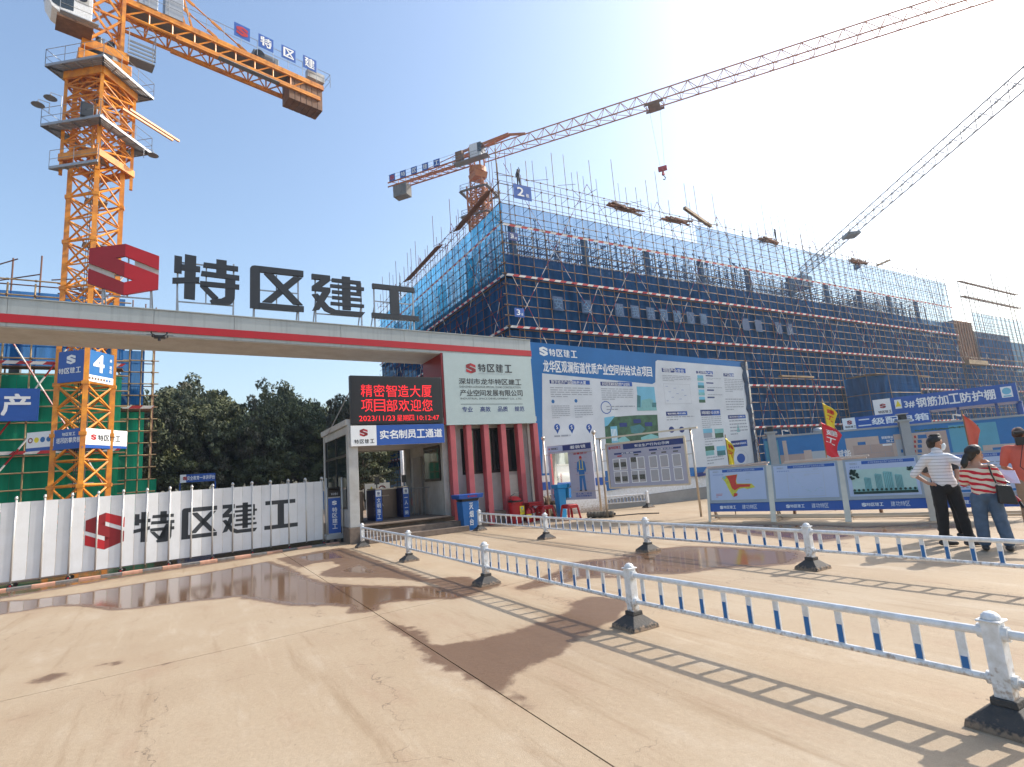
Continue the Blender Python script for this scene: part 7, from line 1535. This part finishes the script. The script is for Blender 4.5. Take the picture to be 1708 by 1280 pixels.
# local frame: +X to the right of the picture, +Y away from the camera
def stand(**k):
    J = dict(head=(0, 0, 1.68), neck=(0, 0, 1.55), chest=(0, 0, 1.30), waist=(0, 0, 1.10), hip=(0, 0, .96), shl=(-.15, -.08, 1.46), shr=(.15, .08, 1.45), ell=(-.25, -.05, 1.18), elr=(.25, .05, 1.18), wrl=(-.24, .02, .94), wrr=(.26, .05, .94),
             hipl=(-.09, -.02, .93), hipr=(.09, .02, .93), knl=(-.11, 0, .50), knr=(.12, 0, .50), anl=(-.13, 0, .09), anr=(.14, 0, .09), toel=(-.05, -.1, .03), toer=(.25, -.05, .03)); J.update(k); return J
RT = math.atan2(-.92, .38)
J = stand(head=(.01, .0, 1.665), neck=(-.005, 0, 1.535), chest=(-.02, 0, 1.32), waist=(0, 0, 1.12), hip=(.02, 0, .97), shl=(-.17, -.06, 1.43), shr=(.13, -.02, 1.43), elr=(.32, -.12, 1.30), wrr=(.50, -.22, 1.335), hdr=(.6, -.27, 1.34), ell=(-.37, .0, 1.17), wrl=(-.20, -.06, 1.02), hdl=(-.1, -.10, 1.0),
          hipl=(-.08, -.04, .93), hipr=(.11, .03, .93), knl=(-.09, -.03, .49), knr=(.16, .03, .49), anl=(-.13, 0, .08), anr=(.19, .02, .08), toel=(-.02, .04, .03), toer=(.32, .08, .03))
t, g, F, fx = person((10.69, 4.41), RT, 'person in white striped polo with face mask reaching out one arm', J, top=STRIPE, bottom=M['trouser'], sleeve='half', face=R(12), slack=1.0)
m = MB(); blob(m, fx(.083, 0, -.045), fx(.075, 0, -.075), .052, .048, 12, (.8, 1.15)); mk = remeshed(m, 'face_mask', M['mask'], t, .009, 1)
m = MB(); m.path([fx(.06, .06, -.03), fx(-.01, .092, .01)], .003, 4); m.path([fx(.06, -.06, -.03), fx(-.01, -.092, .01)], .003, 4); plain(m, 'mask_strap', M['mask'], t)
m = MB(); blob(m, g['neck']+Vector((0, 0, -.01)), g['neck']+Vector((0, 0, .025)), .078, .072, 16); plain(m, 'collar', STRIPE, t)
J = stand(elr=(.24, -.02, 1.17), wrr=(.20, -.10, .98), hdr=(.16, -.14, .95), ell=(-.24, -.1, 1.17), wrl=(.05, -.18, .98), hdl=(.15, -.16, .95), shl=(-.14, -.12, 1.44), shr=(.14, .1, 1.44))
t, g, F, fx = person((11.55, 4.78), RT, 'person in dark grey t-shirt and glasses half hidden behind the striped polo', J, sc=.985, top=M['gshirt'], bottom=M['trouser'], face=R(-10))
m = MB()
for s in (-1, 1):
    pts = [fx(.10, s*.033+.022*math.cos(k*.785), .004+.018*math.sin(k*.785)) for k in range(9)]; m.path(pts, .0022, 4); m.path([fx(.10, s*.056, .008), fx(.0, s*.088, .012)], .002, 4)
m.path([fx(.101, -.011, .008), fx(.101, .011, .008)], .002, 4); plain(m, 'glasses', M['black'], t)
J = stand(head=(0, 0, 1.465), neck=(-.02, 0, 1.335), chest=(.0, 0, 1.14), waist=(.02, 0, .98), hip=(.02, 0, .84), shl=(-.15, -.03, 1.245), shr=(.16, -.03, 1.235), ell=(-.20, .08, 1.02), wrl=(-.02, .22, .98), elr=(.25, .02, 1.02), wrr=(.26, .18, 1.04), hdr=(.3, .3, 1.08),
          hipl=(-.07, 0, .80), hipr=(.11, 0, .80), knl=(-.09, 0, .43), knr=(.14, 0, .43), anl=(-.10, 0, .08), anr=(.18, -.02, .08), toel=(-.1, .15, .03), toer=(.22, .12, .03))
t, g, F, fx = person((10.47, 3.83), RT, 'person with ponytail in cream and red striped sweater and blue jeans', J, sex='f', top=WAVY, bottom=M['jeans'], face=R(28), hairstyle='pony', sleeve='half', slack=.98)
W = t.matrix_basis = Matrix.Translation((10.47, 3.83, 0)) @ Matrix.Rotation(RT, 4, 'Z')
def wl(v): return W @ Vector(v)
bag = thing('shoulder_bag', 'black leather shoulder bag hanging at the hip of the one in jeans', 'bag', wl((.26, -.16, .7))[:])
def boxl(p0, p1, p2, p3, th, m, name, par, wm):  # local quad to world box
    q = [wm @ Vector(p) for p in (p0, p1, p2, p3)]; return quadbox(q[0], q[1], q[2], q[3], th).build(name, m, par, bevel=.02, fix=True)
boxl((.16, -.22, .72), (.38, -.16, .69), (.34, -.15, .97), (.17, -.20, 1.0), .08, mat('leather', (.012, .012, .013), .35, var=.2, vscale=14, bump=.3), 'bag_body', bag, W)
MB().path([wl(p) for p in ((.17, -.20, 1.02), (.14, -.20, 1.14), (.13, -.155, 1.27), (.14, -.05, 1.315), (.15, .06, 1.25), (.2, .1, 1.1), (.33, -.05, 1.0))], .013, 6).build('bag_strap', MATS['leather'], bag)
pp = thing('papers', 'pale lilac sheets of paper held by the one with the ponytail', 'papers', wl((.36, .25, 1.1))[:]); quadbox(*[wl(v) for v in ((.26, .22, 1.0), (.46, .12, .98), (.44, .30, 1.17), (.24, .32, 1.19))], .012).build('paper_sheet', M['paper'], pp)
mc = thing('microphone', 'small dark microphone with pink cover held low beside the bag', 'microphone', wl((.38, -.1, .72))[:]); MB().tube(wl((.38, -.06, .76)), wl((.42, -.12, .64)), .016, 8, r2=.022).build('mic_handle', M['black'], mc); MB().tube(wl((.345, -.03, .80)), wl((.39, -.08, .73)), .03, 8).build('mic_cover', M['redp'], mc)
J = stand(head=(.0, .0, 1.71), neck=(0, .0, 1.575), chest=(.0, 0, 1.33), waist=(.0, 0, 1.12), hip=(0, 0, .97), shl=(-.20, .0, 1.49), shr=(.20, .02, 1.49), ell=(-.28, .04, 1.20), wrl=(-.14, .24, 1.12), hdl=(-.02, .3, 1.15), elr=(.32, .06, 1.30), wrr=(.24, -.02, 1.52), hdr=(.2, -.04, 1.6),
          anl=(-.12, .0, .08), anr=(.14, 0, .08), toel=(-.14, .2, .03), toer=(.16, .2, .03))
t, g, F, fx = person((11.80, 3.66), RT, 'person with cropped hair in coral t-shirt and khaki trousers with video camera', J, sc=.99, top=M['coral'], bottom=M['khaki'], face=R(60), hairstyle='buzz', slack=1.12)
W4 = Matrix.Translation((11.80, 3.66, 0)) @ Matrix.Rotation(RT, 4, 'Z')
vc = thing('video_camera', 'black shoulder video camera carried by the one in the coral t-shirt', 'camera', (W4 @ Vector((.16, 0, 1.6)))[:])
def wb(p, q, w_, h_, m, nm, par=vc): 
    a = MB(); a.bar(W4 @ Vector(p), W4 @ Vector(q), w_, h_); return a.build(nm, m, par, bevel=.008)
wb((-.08, -.17, 1.60), (.46, -.17, 1.60), .11, .13, M['black'], 'camera_body'); wb((-.08, -.17, 1.74), (.36, -.17, 1.75), .05, .045, M['black'], 'carry_handle'); wb((.46, -.17, 1.6), (.62, -.17, 1.6), .10, .10, M['black'], 'lens_hood'); wb((.06, -.17, 1.675), (.06, -.17, 1.73), .03, .03, M['black'], 'handle_post')
MB().path([W4 @ Vector(p) for p in ((.0, -.18, 1.55), (-.1, -.3, 1.2), (.05, -.3, 1.0), (.2, -.25, 1.05))], .006, 5).build('camera_cable', M['black'], vc)
# workers on the scaffold tops
def worker(x, y, z, label, arm=True, rot=0):
    J = stand(head=(0, 0, 1.62), ell=(-.25, 0, 1.2), wrl=(-.2, .1, 1.0), elr=((.2, 0, 1.75) if arm else (.26, 0, 1.2)), wrr=((.08, 0, 2.0) if arm else (.2, .15, 1.05)))
    B = MB(); g = {k: Vector(v) for k, v in J.items()}
    t = thing('person', label, 'person', (0, 0, 0))
    blob(B, g['head'], g['head'], .105, .105); blob(B, g['head'], g['neck'], .05, .06); blob(B, g['chest'], g['hip'], .17, .15, 12, (1, .75)); blob(B, g['shl'], g['shr'], .075, .075)
    for s in 'lr': blob(B, g['sh'+s], g['el'+s], .062, .048); blob(B, g['el'+s], g['wr'+s], .048, .035); blob(B, g['hip'+s], g['kn'+s], .10, .075); blob(B, g['kn'+s], g['an'+s], .075, .05); blob(B, g['an'+s], g['an'+s]+Vector((.03, -.14, -.03)), .05, .04)
    remeshed(B, 'body', M['work'], t, .03, 1); h = MB(); blob(h, g['head']+Vector((0, 0, .05)), g['head']+Vector((0, 0, .06)), .125, .125); plain(h, 'helmet', M['helmet'], t)
    t.location = (x, y, z); t.rotation_euler = (0, 0, rot)
worker(24.6, 38, 27.0, 'scaffolder with raised arm on the scaffold corner above the number 2 banner')
worker(61.9, 38, 27.55, 'distant scaffolder standing upright on top of the long scaffold', arm=False, rot=.5)
worker(CX-.4, 64, 25.2, 'far scaffolder on the left flank seen behind the last roof character', arm=False, rot=1.2)
# ------------------------------------------------------------------ air
hm = bpy.data.materials.new('haze'); hm.use_nodes = True; t_ = hm.node_tree; t_.nodes.clear()
vo = t_.nodes.new('ShaderNodeVolumePrincipled'); vo.inputs['Color'].default_value = (.72, .85, 1, 1); vo.inputs['Density'].default_value = .00045; vo.inputs['Anisotropy'].default_value = .55
oo = t_.nodes.new('ShaderNodeOutputMaterial'); t_.links.new(vo.outputs[0], oo.inputs['Volume'])
hz_ = MB().box(-120, 260, -60, 260, -1.1, 62).build('haze', hm, kind='stuff')
SC.cycles.volume_bounces = 0
